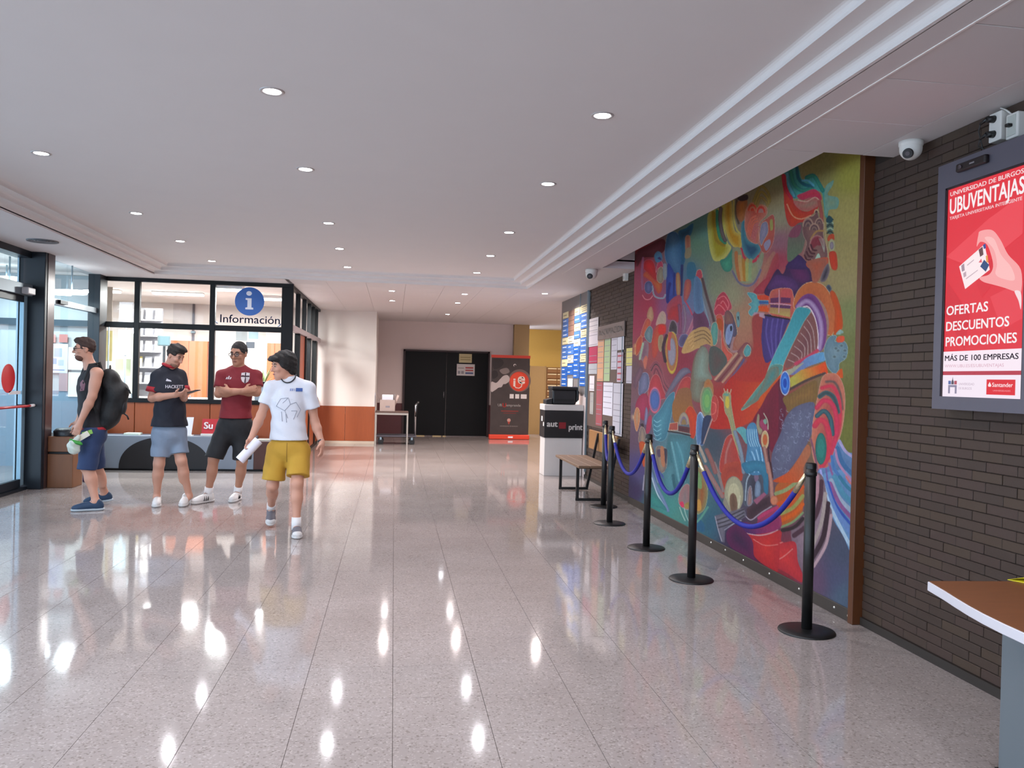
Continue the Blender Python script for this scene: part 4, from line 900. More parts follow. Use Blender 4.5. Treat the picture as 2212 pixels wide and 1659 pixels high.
nt_ = obj('notice_sheet', MB().box(-.408, -.402, 18.24, 18.46, .86, 1.12), mat('paper_lit_blue', '#d3dcf2', .5), label='pale blue notice on the corner of the white partition wall', cat='notice')
# papers on the black doors
poster_y('notice_sheet', 992, 764, 1019, 784, 20.848, '#b3a67d', 'tan notice at the top of the black double door', 'notice', lines=[(.1, .9, .3, .4, '#8b7d55'), (.1, .9, .55, .65, '#8b7d55')])
poster_y('notice_sheet', 987, 786, 1025, 812, 20.848, '#b9b2b0', 'white sheet with red and blue bars on the black double door', 'notice', lines=[(.48, .92, .62, .75, '#9c3a38'), (.48, .92, .40, .52, '#9c3a38'), (.48, .92, .14, .30, '#4a5578'), (.06, .4, .6, .7, '#8d8683'), (.06, .2, .15, .4, '#7f7a80'), (.25, .4, .15, .4, '#7f7a80')])
# roll-up banner
bn2 = thing('rollup_banner', 'dark roll-up banner with an orange ball and white lettering beside the black door', 'banner', (2.88, 20.2, 0)); BYY = 20.2
M_OR = mat('banner_orange', '#d9432a', .45)
obj('banner_cassette', MB().box(2.37, 3.38, BYY-.10, BYY+.10, .0, .115), M_OR, bn2, .02, 2); obj('cassette_mark', MB().box(2.84, 2.96, BYY-.102, BYY-.10, .04, .075), M_SW, bn2)
pn = obj('banner_sheet', MB().box(2.395, 3.36, BYY-.004, BYY+.004, .11, 2.06), mat('banner_dark', '#463b39', .5, noise=.5, nscale=5), bn2); obj('banner_header', MB().box(2.385, 3.37, BYY-.012, BYY+.012, 2.03, 2.10), mat('banner_red_strip', '#c8402f', .45), bn2)
obj('banner_pole', MB().cyl((2.88, BYY+.03, .1), (2.88, BYY+.03, 2.06), .012, n=8), M_ALU, bn2)
yb2 = BYY-.0055
def bflat(name, pts, col, y=yb2): return flat(name, pts, mat('bp_'+col.lstrip('#'), col, .5), pn, y)
def circ(cx, cz, r, n=32): return [(cx+r*math.cos(t), cz+r*math.sin(t)) for t in np.linspace(0, 2*math.pi, n, endpoint=False)]
bc = (3.10, 1.45)
bflat('print', circ(bc[0]+.01, bc[1]+.02, .285), '#6d5a54'); bflat('print', circ(*bc, .245), '#c93a20', yb2-.001); bflat('print', circ(bc[0]-.03, bc[1]+.03, .19), '#d9472a', yb2-.0015)
text('i', (2.965, yb2-.003, 1.33), (1, 0, 0), UP, height=.20, m=mat('bp_letter', '#e3d0c4', .5), parent=pn, bold=.03); text('e', (3.08, yb2-.003, 1.40), (1, 0, 0), UP, height=.26, m=mat('bp_letter', '#e3d0c4', .5), parent=pn, bold=.03)
obj('print', MB().tube([(2.99, yb2-.002, 1.33), (3.02, yb2-.002, 1.29), (3.10, yb2-.002, 1.28), (3.16, yb2-.002, 1.32), (3.17, yb2-.002, 1.40)], .014, 6), mat('bp_letter', '#e3d0c4', .5), pn)
bflat('print', cr([(2.40, 1.42), (2.52, 1.40), (2.62, 1.50), (2.70, 1.58), (2.80, 1.60), (2.86, 1.52), (2.84, 1.44), (2.76, 1.38), (2.70, 1.37), (2.66, 1.30), (2.58, 1.28), (2.50, 1.22), (2.40, 1.18)]), '#b7aaa6', yb2-.001)
bflat('print', cr([(2.42, 1.98), (2.62, 2.0), (2.70, 1.9), (2.60, 1.78), (2.45, 1.75)]), '#2b2322'); bflat('print', cr([(2.60, 1.72), (2.78, 1.78), (2.85, 1.68), (2.70, 1.62)]), '#7c6f6b'); bflat('print', cr([(2.42, 1.68), (2.52, 1.70), (2.56, 1.58), (2.44, 1.5)]), '#241d1d')
for k in range(3): bflat('print', [(2.87+.14*k, 1.02), (2.97+.14*k+(.05 if k == 2 else 0), 1.02), (2.97+.14*k+(.05 if k == 2 else 0), 1.13), (2.87+.14*k, 1.13)], '#d7d0cc', yb2-.001)
text('UB', (2.575, yb2-.001, .82), (1, 0, 0), UP, height=.062, m=mat('bp_grey', '#cfc8c4', .5), parent=pn, bold=.01); text('U', (2.70, yb2-.001, .80), (1, 0, 0), UP, height=.10, m=mat('bp_redl', '#b73026', .5), parent=pn, bold=.02); text('emprende', (2.79, yb2-.001, .82), (1, 0, 0), UP, height=.062, width=.36, m=mat('bp_grey', '#cfc8c4', .5), parent=pn, bold=.01)
bflat('print', [(2.66, .69), (3.10, .69), (3.10, .715), (2.66, .715)], '#7c2a22', yb2-.001); bflat('print', [(2.72, .64), (3.04, .64), (3.04, .66), (2.72, .66)], '#6c2620', yb2-.001)
bflat('print', circ(2.865, .475, .045), '#b98b80', yb2-.001); bflat('print', [(2.83, .44), (2.90, .44), (2.865, .36)], '#a03a2c', yb2-.0012)
text('UNIVERSIDAD DE BURGOS', (2.64, yb2-.001, .315), (1, 0, 0), UP, height=.022, width=.45, m=mat('bp_grey2', '#9b918c', .5), parent=pn)
bflat('print', circ(2.98, 1.85, .035), '#d8d2ce', yb2-.001); bflat('print', circ(2.985, 1.84, .028), '#463b39', yb2-.0014)
# tan screen and letter boxes before the yellow wall
obj('folding_screen', MB().box(3.70, 4.16, 22.2, 22.24, 0, 1.88).box(3.70, 3.73, 22.19, 22.25, 0, 1.89).box(4.13, 4.16, 22.19, 22.25, 0, 1.89), mat('screen_tan', '#a98a58', .6, noise=.1), label='plain tan partition screen between the banner and the letter boxes', cat='partition')
mb_ = thing('letter_boxes', 'wall unit of letter boxes with cream name strips by the yellow wall', 'letter boxes', (4.5, 22.3, 0)); M_MBW = mat('letterbox_wood', '#8f6436', .5, noise=.2)
obj('unit_body', MB().box(4.17, 5.3, 22.2, 22.48, 0, 1.86), M_MBW, mb_)
for i in range(4):
    for j in range(8):
        d = obj('box_door', MB().box(4.19+.275*i, 4.19+.275*i+.262, 22.18, 22.2, .62+.155*j, .62+.155*j+.135), M_MBW, mb_, .003)
        obj('name_strip', MB().box(4.20+.275*i, 4.20+.275*i+.245, 22.172, 22.18, .62+.155*j+.105, .62+.155*j+.128), mat('strip_pale', '#efe2b4', .4), d)
for (x, y) in ((4.4, 16.6), (4.6, 18.6), (4.5, 20.6)):
    downlight(x, y, ZS, 'small round recessed downlight near the yellow wall', 'downlights near the yellow wall', ldw)
# ================================================================== people (continuous surfaces grown from distance fields)
class Field:
    def __init__(s, vox): s.vox = vox; s.pr = []
    def cone(s, a, b, ra, rb, k=.02, cuts=None, op='add'):
        a, b = np.array(a, float), np.array(b, float); r = max(ra, rb)
        s.pr.append(('cone', (a, b, ra, rb), np.minimum(a, b)-r, np.maximum(a, b)+r, k, cuts, op)); return s
    def ell(s, c, axes, rad, k=.02, cuts=None, op='add'):
        c = np.array(c, float); A = np.array([list(x) for x in axes], float); rad = np.array(rad, float)
        ext = np.sqrt(((A*rad[:, None])**2).sum(0))
        s.pr.append(('ell', (c, A, rad), c-ext, c+ext, k, cuts, op)); return s
    def build(s, name, wob=0.0, wobk=25.0, seed=0, post=None):
        h = s.vox; mg = 4*h
        add = [p for p in s.pr if p[6] == 'add']
        lo = np.min([p[2]-p[4] for p in add], 0)-mg; hi = np.max([p[3]+p[4] for p in add], 0)+mg
        n = np.ceil((hi-lo)/h).astype(int)+1
        ax = [lo[i]+h*np.arange(n[i]) for i in range(3)]
        D = np.full(n, 1.0, np.float32)
        for typ, par, b0, b1, k, cuts, op in s.pr:
            i0 = np.maximum(0, np.floor((b0-k-mg-lo)/h).astype(int)); i1 = np.minimum(n, np.ceil((b1+k+mg-lo)/h).astype(int)+1)
            if (i1 <= i0).any(): continue
            X = ax[0][i0[0]:i1[0]][:, None, None]; Y = ax[1][i0[1]:i1[1]][None, :, None]; Z = ax[2][i0[2]:i1[2]][None, None, :]
            if typ == 'cone':
                a, b, ra, rb = par; ba = b-a; L = max(1e-9, ba.dot(ba))
                px, py, pz = X-a[0], Y-a[1], Z-a[2]
                t = np.clip((px*ba[0]+py*ba[1]+pz*ba[2])/L, 0, 1)
                d = np.sqrt((px-t*ba[0])**2+(py-t*ba[1])**2+(pz-t*ba[2])**2)-(ra+t*(rb-ra))
            else:
                c, A, rad = par; px, py, pz = X-c[0], Y-c[1], Z-c[2]
                q = [(px*A[i, 0]+py*A[i, 1]+pz*A[i, 2])/rad[i] for i in range(3)]
                k0 = np.sqrt(q[0]**2+q[1]**2+q[2]**2); k1 = np.sqrt((q[0]/rad[0])**2+(q[1]/rad[1])**2+(q[2]/rad[2])**2)+1e-9
                d = k0*(k0-1)/k1
            if cuts:
                for cp, cn in cuts:
                    d = np.maximum(d, (X-cp[0])*cn[0]+(Y-cp[1])*cn[1]+(Z-cp[2])*cn[2])
            sl = (slice(i0[0], i1[0]), slice(i0[1], i1[1]), slice(i0[2], i1[2])); o = D[sl]
            if op == 'add':
                hh = np.clip(.5+.5*(o-d)/k, 0, 1); D[sl] = o+(d-o)*hh-k*hh*(1-hh)
            elif op == 'sub': D[sl] = np.maximum(o, -d)
        if wob:
            X, Y, Z = ax[0][:, None, None], ax[1][None, :, None], ax[2][None, None, :]
            D = D+wob*(np.sin(X*wobk+Z*wobk*.6+seed)*np.sin(Y*wobk*1.1-Z*wobk*.5+seed*2)+.6*np.sin(Z*wobk*1.7+X*wobk*.8+seed)).astype(np.float32)
        if post:      # whole-body planes
            X, Y, Z = ax[0][:, None, None], ax[1][None, :, None], ax[2][None, None, :]
            for cp, cn in post: D = np.maximum(D, ((X-cp[0])*cn[0]+(Y-cp[1])*cn[1]+(Z-cp[2])*cn[2]).astype(np.float32))
        return surfnet(D, lo, h, name)
def surfnet(D, lo, h, name):
    S = D < 0; nx, ny, nz = D.shape
    cnt = np.zeros((nx-1, ny-1, nz-1), np.float32); acc = np.zeros((3, nx-1, ny-1, nz-1), np.float32)
    def sub(A, o): return A[o[0]:o[0]+nx-1, o[1]:o[1]+ny-1, o[2]:o[2]+nz-1]
    for ax in range(3):
        o1, o2 = [i for i in range(3) if i != ax]
        for i in (0, 1):
            for j in (0, 1):
                a = [0, 0, 0]; a[o1] = i; a[o2] = j; b = list(a); b[ax] = 1
                Da, Db = sub(D, a), sub(D, b); m = sub(S, a) != sub(S, b)
                t = np.where(m, Da/np.where(m, Da-Db, 1), 0)
                mf = m.astype(np.float32); cnt += mf
                acc[ax] += t*mf; acc[o1] += i*mf; acc[o2] += j*mf
    cm = cnt > 0; idx = np.full(cm.shape, -1, np.int64); ii = np.argwhere(cm); idx[cm] = np.arange(len(ii))
    V = (ii+(acc[:, cm]/cnt[cm]).T)*h+lo
    F = []
    for ax in range(3):
        o1, o2 = (ax+1) % 3, (ax+2) % 3
        sA = [slice(1, -1)]*3; sA[ax] = slice(0, -1); sB = list(sA); sB[ax] = slice(1, None)
        a = S[tuple(sA)]; b = S[tuple(sB)]; e = np.argwhere(a != b)
        if len(e) == 0: continue
        off = np.array([1, 1, 1]); off[ax] = 0; e = e+off
        fl = S[tuple(e.T)]
        def g(d1, d2):
            q = e.copy(); q[:, o1] -= d1; q[:, o2] -= d2; return idx[tuple(q.T)]
        q = np.stack([g(1, 1), g(0, 1), g(0, 0), g(1, 0)], 1)
        q[~fl] = q[~fl][:, ::-1]; F.append(q)
    F = np.concatenate(F); F = F[(F >= 0).all(1)]
    # light smoothing
    for _ in range(1):
        s_ = np.zeros_like(V); c_ = np.zeros(len(V))
        for k in range(4):
            i, j = F[:, k], F[:, (k+1) % 4]; np.add.at(s_, i, V[j]); np.add.at(c_, i, 1); np.add.at(s_, j, V[i]); np.add.at(c_, j, 1)
        V = .5*V+.5*s_/np.maximum(c_, 1)[:, None]
    me = bpy.data.meshes.new(name); nv, nf = len(V), len(F)
    me.vertices.add(nv); me.vertices.foreach_set('co', V.astype(np.float32).ravel())
    me.loops.add(nf*4); me.loops.foreach_set('vertex_index', F.astype(np.int32).ravel())
    me.polygons.add(nf); me.polygons.foreach_set('loop_start', np.arange(0, nf*4, 4, dtype=np.int32)); me.polygons.foreach_set('loop_total', np.full(nf, 4, np.int32))
    me.polygons.foreach_set('use_smooth', np.ones(nf, bool)); me.update(calc_edges=True); me.validate()
    return me

def z3(x, y, Y): return atY(400+x/3.319, 690+y/3.319, Y)
def z2(x, y, Y): return atY(130+x/3.772, 690+y/3.772, Y)
def unit(v): return Vector(v).normalized()

def hand(F, wrist, d, palm, side, s=1.0, curl=.5, spread=1.0, k=.008):
    """palm block, four unequal curled fingers and an opposed thumb; d = along the hand, palm = direction the palm faces, side = towards the thumb"""
    d = unit(d); palm = unit(Vector(palm)-d*Vector(palm).dot(d)); side = unit(Vector(side)-d*Vector(side).dot(d)-palm*Vector(side).dot(palm))
    F.ell(wrist+d*.045*s, (d, side, palm), (.052*s, .040*s, .017*s), .015)
    F.cone(wrist-d*.01*s, wrist+d*.03*s, .026*s, .026*s, .02)
    for i, (off, ln) in enumerate(((.029, .070), (.0095, .080), (-.0095, .074), (-.028, .058))):
        p = wrist+d*.078*s+side*off*s; a = .25*curl; r = .0088*s
        for j, f in enumerate((.42, .33, .25)):
            dirv = unit(d*math.cos(a)+palm*math.sin(a)+side*off*2.2*spread); q = p+dirv*ln*f*s
            F.cone(p, q, r, r*.93, k if j else .012); p = q; r *= .93; a += curl*.95
    p = wrist+d*.022*s+side*.030*s+palm*.004*s
    t1 = unit(d*.75+side*.75+palm*.35); q = p+t1*.038*s; F.cone(p, q, .0135*s, .0115*s, .012)
    t2 = unit(d*.95+side*.25*spread+palm*.45); F.cone(q, q+t2*.032*s, .0112*s, .0095*s, .008)

def head(Fb, c, f, u, s):
    f = unit(f); u = unit(Vector(u)-f*Vector(u).dot(f)); l = u.cross(f)
    ax = (l, f, u); s = s*.93
    def P(a, b, d): return c+l*a*s+f*b*s+u*d*s
    Fb.ell(P(0, -.012, .028), ax, (.074*s, .096*s, .100*s), .02)
    Fb.ell(P(0, .022, -.035), ax, (.060*s, .066*s, .088*s), .03)
    Fb.ell(P(0, .058, -.098), ax, (.030*s, .026*s, .024*s), .03)          # chin
    Fb.ell(P(0, .020, -.080), ax, (.052*s, .060*s, .034*s), .02)           # jaw
    Fb.cone(P(-.034, .072, .030), P(.034, .072, .030), .016*s, .016*s, .02) # brow
    for q in (-1, 1):
        Fb.ell(P(q*.038, .066, -.022), ax, (.024*s, .022*s, .022*s), .02)   # cheek
        Fb.ell(P(q*.031, .096, .008), ax, (.016*s, .012*s, .009*s), .01, op='sub')
        Fb.ell(P(q*.076, -.010, -.004), ax, (.009*s, .020*s, .032*s), .006)  # ear
    Fb.cone(P(0, .086, .018), P(0, .112, -.030), .009*s, .0135*s, .012)     # nose
    Fb.cone(P(-.010, .094, -.033), P(.010, .094, -.033), .010*s, .010*s, .008)
    Fb.ell(P(0, .084, -.062), ax, (.027*s, .012*s, .007*s), .006); Fb.ell(P(0, .082, -.073), ax, (.024*s, .012*s, .007*s), .006)
    return P, ax, s
def face_parts(P, ax, s, parent, brow='#2a1d18', eyes=True):
    m = MB()
    if eyes:
        for q in (-1, 1):
            e = MB(); e.lathe([(.0001, -.011*s)]+[(.011*s*math.cos(t), .011*s*math.sin(t)) for t in np.linspace(-1.4, 1.4, 8)]+[(.0001, .011*s)], P(q*.031, .080, .008), 12)
            eo = obj('eye', e, mat('eye_white', '#9a857b', .25), parent)
            obj('iris', MB().cyl(P(q*.031, .089, .008), P(q*.031, .0925, .007), .006*s, n=10), mat('iris_brown', '#21150f', .2), eo)
            obj('eyebrow', MB().tube([P(q*.014, .090, .026), P(q*.032, .0905, .032), P(q*.050, .080, .027)], .0048*s, 6, radii=[.0045*s, .0055*s, .003*s]), mat('brow_'+brow.lstrip('#'), brow, .8), parent)
    obj('lips', MB().tube([P(-.022, .0915, -.068), P(-.008, .0965, -.066), P(.008, .0965, -.066), P(.022, .0915, -.068)], .006*s, 6, radii=[.002*s, .0055*s, .0055*s, .002*s]), mat('lip', '#8c5149', .5), parent)
def glasses(P, s, parent):
    m = mat('glasses_black', '#17161a', .35); g = None
    for q in (-1, 1):
        loop = [P(q*(.033+.026*math.cos(t)), .102, .004+.017*math.sin(t)) for t in np.linspace(0, 2*math.pi, 16, endpoint=False)]
        o = obj('glasses_rim', MB().tube(loop, .0028*s, 6, closed=True), m, parent)
        obj('glasses_lens', MB().add(loop, [tuple(range(16))]), mat_glass('lens_glass', (.86, .88, .9, 1)), o)
        obj('glasses_temple', MB().tube([P(q*.058, .100, .008), P(q*.080, .05, .010), P(q*.082, -.01, .008)], .0026*s, 6), m, parent)
    obj('glasses_bridge', MB().tube([P(-.008, .103, .008), P(0, .108, .011), P(.008, .103, .008)], .0026*s, 6), m, parent)

def legs(F, J, s):
    for q in 'LR':
        hp, kn, an = J['hip'+q], J['kn'+q], J['an'+q]
        F.cone(hp, kn, .082*s, .056*s, .04)
        F.cone(kn, kn.lerp(an, .33), .054*s, .053*s, .03)
        back = J['back']
        F.ell(kn.lerp(an, .30)+back*.016*s, (unit(an-kn), unit(J['lat']), unit(unit(an-kn).cross(unit(J['lat'])))), (.13*s, .046*s, .050*s), .03)
        F.cone(kn.lerp(an, .33), an, .047*s, .034*s, .03)
        F.ell(kn+J['fwd']*.018*s, ((1, 0, 0), (0, 1, 0), (0, 0, 1)), (.040*s, .040*s, .045*s), .03)
        # foot inside the shoe keeps the body one piece
        F.cone(an, J['toe'+q].lerp(J['heel'+q], .35)+Vector((0, 0, .035)), .034*s, .026*s, .03)
def torso(F, J, s, inf=0.0, belly=0.0, k=.05):
    hm = (J['hipL']+J['hipR'])/2; up = unit(J['neck']-hm); l = unit(J['shL']-J['shR']); l = unit(l-up*l.dot(up)); f = l.cross(up); ax = (l, f, up)
    F.ell(J['neck'].lerp(hm, .33)+f*.005, ax, (.155*s+inf, .108*s+inf, .19*s+inf*.6), k)
    F.ell(J['neck'].lerp(hm, .62)+f*(.01+belly*.5), ax, (.143*s+inf+belly*.4, .100*s+inf+belly, .20*s+inf), k)
    F.ell(hm+up*.03*s, ax, (.155*s+inf, .112*s+inf, .135*s+inf), k)
    dn = up*(-.012*s if inf else 0); rs = .043*s if not inf else .046*s+inf*.6
    F.cone(J['shR']+dn, J['shL']+dn, rs, rs, k)
    for q in 'LR': F.cone(J['neck']+up*.006, J['sh'+q]+dn, .048*s+inf*.4, rs*.92, k)
    return ax, hm
def arms(F, J, s):
    for q in 'LR':
        a, b, c = J['sh'+q], J['el'+q], J['wr'+q]
        F.cone(a, b, (.046 if J.get('sleeve', 1) else .056)*s, .041*s, .03)
        F.ell(a.lerp(b, .45), (unit(b-a), unit((b-a).cross(Vector((.3, .5, .8)))), unit((b-a).cross(unit((b-a).cross(Vector((.3, .5, .8))))))), (.11*s, .050*s, .050*s), .03)
        F.cone(b, b.lerp(c, .3), .041*s, .043*s, .025); F.cone(b.lerp(c, .3), c, .043*s, .0275*s, .025)
def shoe(J, q, s, parent, m_up, m_sole, style=0):
    h, t = J['heel'+q], J['toe'+q]; d = unit(t-h); l0 = Vector((0, 0, 1)).cross(d)
    l = unit(l0); u = d.cross(l); L = (t-h).length; an = J['an'+q]
    def P(a, b, c): return h+d*a*L+l*b+u*c
    F = Field(.0065)
    F.ell(P(.16, 0, .05), (d, l, u), (.052, .036, .055), .03); F.ell(P(.52, 0, .042), (d, l, u), (.10, .040, .045), .03)
    F.ell(P(.80, 0, .036), (d, l, u), (.068, .044, .036), .03); F.cone(P(.22, 0, .05), P(.20, 0, .088), .038, .040, .02)
    F.cone(P(.36, 0, .07), P(.62, 0, .055), .030, .028, .03)
    me = F.build('shoe', post=[(P(0, 0, .016), -u)])
    o = obj('shoe', me, m_up, parent)
    G = Field(.0065); G.ell(P(.16, 0, .02), (d, l, u), (.058, .040, .05), .03); G.ell(P(.52, 0, .02), (d, l, u), (.11, .043, .05), .03); G.ell(P(.80, 0, .02), (d, l, u), (.074, .048, .05), .03)
    obj('sole', G.build('sole', post=[(P(0, 0, .026), u), (P(0, 0, .0015), -u)]), m_sole, o)
    for k in range(4):
        a = .40+.075*k; w = .022; zc = .112-.011*k
        obj('lace', MB().tube([P(a, -w, zc-.012), P(a+.01, 0, zc), P(a, w, zc-.012)], .0032, 6), mat('lace_grey' if style != 2 else 'lace_blue', '#b8b5b2' if style != 2 else '#2c4468', .7), o)
    if style == 3:
        obj('toe_cap', Field(.0065).ell(P(.88, 0, .034), (d, l, u), (.052, .046, .036), .02).build('toe_cap', post=[(P(0, 0, .02), -u), (P(.80, 0, 0), -d)]), W_SOLE, o)
    if style == 1:       # three dark slanted stripes on each side
        for q2 in (-1, 1):
            for k in range(3):
                a = .40+.09*k; obj('stripe', MB().tube([P(a, q2*.0435, .028), P(a-.025, q2*.042, .050), P(a-.05, q2*.030, .078)], .006, 6, radii=[.0055, .006, .005]), mat('stripe_black', '#1b1a1e', .6), o)
    return o
def clothing(name, F, m, parent, **kw): return obj(name, F.build(name, **kw), m, parent)
def decal(bv, pts, fdir, off, faces, m, parent, name='print'):
    out = []
    for p in pts:
        hit = bv.ray_cast(Vector(p)+fdir*.5, -fdir, 1.0)
        out.append((hit[0] if hit[0] is not None else Vector(p))+fdir*off)
    return obj(name, MB().add(out, faces), m, parent)
def decal_poly(bv, uv, org, ux, uz, fdir, m, parent, off=.004, n=1, name='print'):
    """closed outline given in metres on the garment front, fan-filled and draped"""
    c = np.mean(np.array(uv), 0); pts = [org+ux*c[0]+uz*c[1]]+[org+ux*a+uz*b for a, b in uv]; N = len(uv)
    return decal(bv, pts, fdir, off, [(0, 1+i, 1+(i+1) % N) for i in range(N)], m, parent, name)
def decal_text(bv, s_, org, ux, uz, fdir, h, m, parent, width=None, off=.004):
    o = text(s_, (0, 0, 0), (1, 0, 0), (0, 1, 0), height=h, width=width, m=m, parent=None, align='CENTER', bold=.015)
    me = o.data
    for v in me.vertices:
        p = org+ux*v.co.x+uz*v.co.y; hit = bv.ray_cast(p+fdir*.5, -fdir, 1.0); v.co = (hit[0] if hit[0] is not None else p)+fdir*off
    setparent(o, parent); return o
def bvh(o): return BVHTree.FromPolygons([v.co.copy() for v in o.data.vertices], [tuple(p.vertices) for p in o.data.polygons])

SKIN1 = mat('skin_light', '#c8937c', .55, noise=.12, nscale=9); SKIN2 = mat('skin_tan', '#b37f66', .55, noise=.12, nscale=9)
M_SOCK = mat('sock_white', '#d9d6d6', .8)
W_UP, W_SOLE = mat('shoe_white', '#d8d4d2', .6, noise=.06), mat('sole_white', '#c9c6c4', .6)
Zu = Vector((0, 0, 1))
def hem_cut(p, n): return [(np.array(p), np.array(n))]

# ------------------------------------------------------------------ man in white T-shirt and yellow shorts, walking towards us
def man_yellow():
    s = 1.70/1.78; Y = 7.95
    J = dict(neck=z3(740, 432, Y+.01), shR=z3(618, 484, Y), shL=z3(884, 490, Y), elR=z3(545, 685, Y-.02), elL=z3(930, 735, Y+.03), wrR=z3(470, 862, Y-.14), wrL=z3(978, 885, Y-.04),
             hipR=z3(660, 945, Y), hipL=z3(822, 945, Y), knR=z3(626, 1190, Y-.02), knL=z3(803, 1178, Y-.16), lat=Vector((1, 0, 0)), back=Vector((0, 1, 0)), fwd=Vector((0, -1, 0)))
    J['anR'] = z3(617, 1378, 8.30); J['heelR'] = z3(617, 1400, 8.38); tR = z3(612, 1490, 8.17); J['toeR'] = Vector((tR.x, 8.17, .022))
    J['anL'] = z3(797, 1462, 7.76); J['toeL'] = Vector((z3(806, 1560, 7.62).x, 7.60, .0)); J['heelL'] = Vector((z3(795, 1500, 7.82).x, 7.85, .0))
    J['anR'].z = max(J['anR'].z, .17); J['anL'].z = .085; J['heelR'].z = .085
    B = Field(.0062); torso(B, J, s); arms(B, J, s); legs(B, J, s)
    hc = z3(700, 338, Y-.01); hf = unit(Vector((-.86, -.5, -.10)))
    B.cone(J['neck'], hc-Zu*.05, .056*s, .052*s, .03); P, ax, hs = head(B, hc, hf, Zu, s*1.12)
    dR = unit(J['wrR']-J['elR']); hand(B, J['wrR'], unit(dR+Vector((-.1, -.2, -.2))), Vector((.8, -.3, .2)), Vector((-.2, -.9, .3)), s, .75)
    dL = unit(J['wrL']-J['elL']); hand(B, J['wrL'], unit(dL+Vector((-.25, -.1, -.4))), Vector((-.9, .2, 0)), Vector((0, -1, 0)), s, .45)
    body = obj('person', B.build('person'), SKIN1, label='person in a white T-shirt and yellow shorts walking, looking aside', cat='person')
    face_parts(P, ax, hs, body)
    H = Field(.006); l, f, u = ax      # thick dark hair with a fringe
    H.ell(P(0, -.024, .048), ax, (.096*hs, .120*hs, .110*hs), .02); H.ell(P(.0, .075, .078), ax, (.075*hs, .060*hs, .034*hs), .03); H.ell(P(0, -.07, -.02), ax, (.082*hs, .055*hs, .085*hs), .03)
    for q in (-1, 1): H.ell(P(q*.070, -.018, .02), ax, (.020*hs, .045*hs, .055*hs), .02)
    H.ell(P(0, .098, -.025), ax, (.10*hs, .078*hs, .088*hs), .02, op='sub'); H.ell(P(0, .03, -.12), ax, (.10*hs, .09*hs, .085*hs), .02, op='sub')
    clothing('hair', H, mat('hair_black', '#15100e', .65, noise=.3, nscale=60, bump=.5, bscale=120), body, wob=.0035, wobk=85)
    # T-shirt
    T = Field(.0085); hemz = z3(740, 862, Y).z; neckcut = (np.array(J['neck']+Zu*.045), np.array((0, -.25, .97)))
    ax_t, hm = torso(T, J, s, .022, .0)
    T.ell(hm+Zu*.05, ax_t, (.185*s, .138*s, .26), .06)
    for q, e in (('R', .62), ('L', .60)):
        a, b = J['sh'+q], J['el'+q]; d = unit(b-a); c = a.lerp(b, e)
        T.cone(a, b, .059*s, .090*s, .035, cuts=hem_cut(c, d))
    sh = clothing('shirt', T, mat('tshirt_white', '#d4d6df', .8, bump=.6, bscale=13), body, wob=.0032, wobk=34, seed=1, post=[(np.array((0, 0, hemz)), np.array((0, 0, -1))), neckcut])
    bv = bvh(sh); fd = Vector((0, -1, 0)); ux, uz = Vector((1, 0, 0)), Zu
    o = z3(805, 505, Y-.15)
    for a, b in ((-.075, -.062), (-.056, -.045), (-.036, -.030)): decal_poly(bv, [(a, -.012), (b, -.012), (b, .012), (a, .008)], o, ux, uz, fd, mat('print_blue_pale', '#8893bd', .7), sh)
    decal_poly(bv, [(-.022, -.016), (.038, -.016), (.038, .016), (-.022, .016)], o, ux, uz, fd, mat('print_blue', '#3f5c9c', .7), sh)
    mk = mat('print_graphite', '#8f93a3', .7); org = z3(735, 640, Y-.15)
    for pts in ([(-.11, .02), (-.07, .09), (.0, .10)], [(-.11, .02), (-.03, -.02), (.0, -.09)], [(-.03, -.02), (.02, .04), (.07, .06)], [(.02, .04), (.0, .10), (-.05, .05)], [(.07, .06), (.11, -.01), (.08, -.08)], [(.03, -.02), (.08, -.02), (.05, -.1)], [(-.06, -.03), (-.05, -.12)], [(-.02, -.05), (-.01, -.13)]):
        path = []
        for (a, b), (c, d) in zip(pts[:-1], pts[1:]):
            for t in np.linspace(0, 1, 6): path.append((a+(c-a)*t, b+(d-b)*t))
        q = []
        for a, b in path:
            p = org+ux*a+uz*b; hit = bv.ray_cast(p+fd*.5, -fd, 1.0); q.append((hit[0] if hit[0] is not None else p)+fd*.002)
        obj('print', MB().tube([q[0]]+[q[i] for i in range(1, len(q)) if (q[i]-q[i-1]).length > 1e-4], .0022, 5), mk, sh)
    nk = [J['neck']+Vector((.068*math.sin(t), -.02-.055*max(0, math.cos(t)) if math.cos(t) > 0 else .03*abs(math.cos(t)), .045-.075*max(0, math.cos(t)) )) for t in np.linspace(0, 2*math.pi, 28, endpoint=False)]
    q = []
    for p in nk:
        hit = bv.find_nearest(p); pp = Vector(p)
        if hit[0] is not None and (pp-hit[0]).dot(hit[1]) < .008: pp = hit[0]+hit[1]*.008
        q.append(pp)
    obj('necklace', MB().tube(q, .0055, 8, closed=True), mat('cord_black', '#1a1a22', .6), body)
    # shorts
    S = Field(.0085); top = z3(740, 835, Y).z
    S.ell(hm+Zu*.02, ax_t, (.188*s, .142*s, .17*s), .05)
    for q, hemy in (('R', (640, 1152)), ('L', (828, 1134))):
        a, b = J['hip'+q], J['kn'+q]; c = z3(hemy[0], hemy[1], (a.y+b.y)/2); d = unit(b-a)
        S.cone(a, b+d*.05, .104*s, .116*s, .04, cuts=hem_cut(c, unit(d+Vector((0, 0, -.4)))))
    so = clothing('shorts', S, mat('shorts_yellow', '#b98f2f', .8, bump=.6, bscale=13), body, wob=.003, wobk=30, seed=3, post=[(np.array((0, 0, top)), np.array((0, 0, 1)))])
    bs = bvh(so); wz = z3(740, 862, Y).z
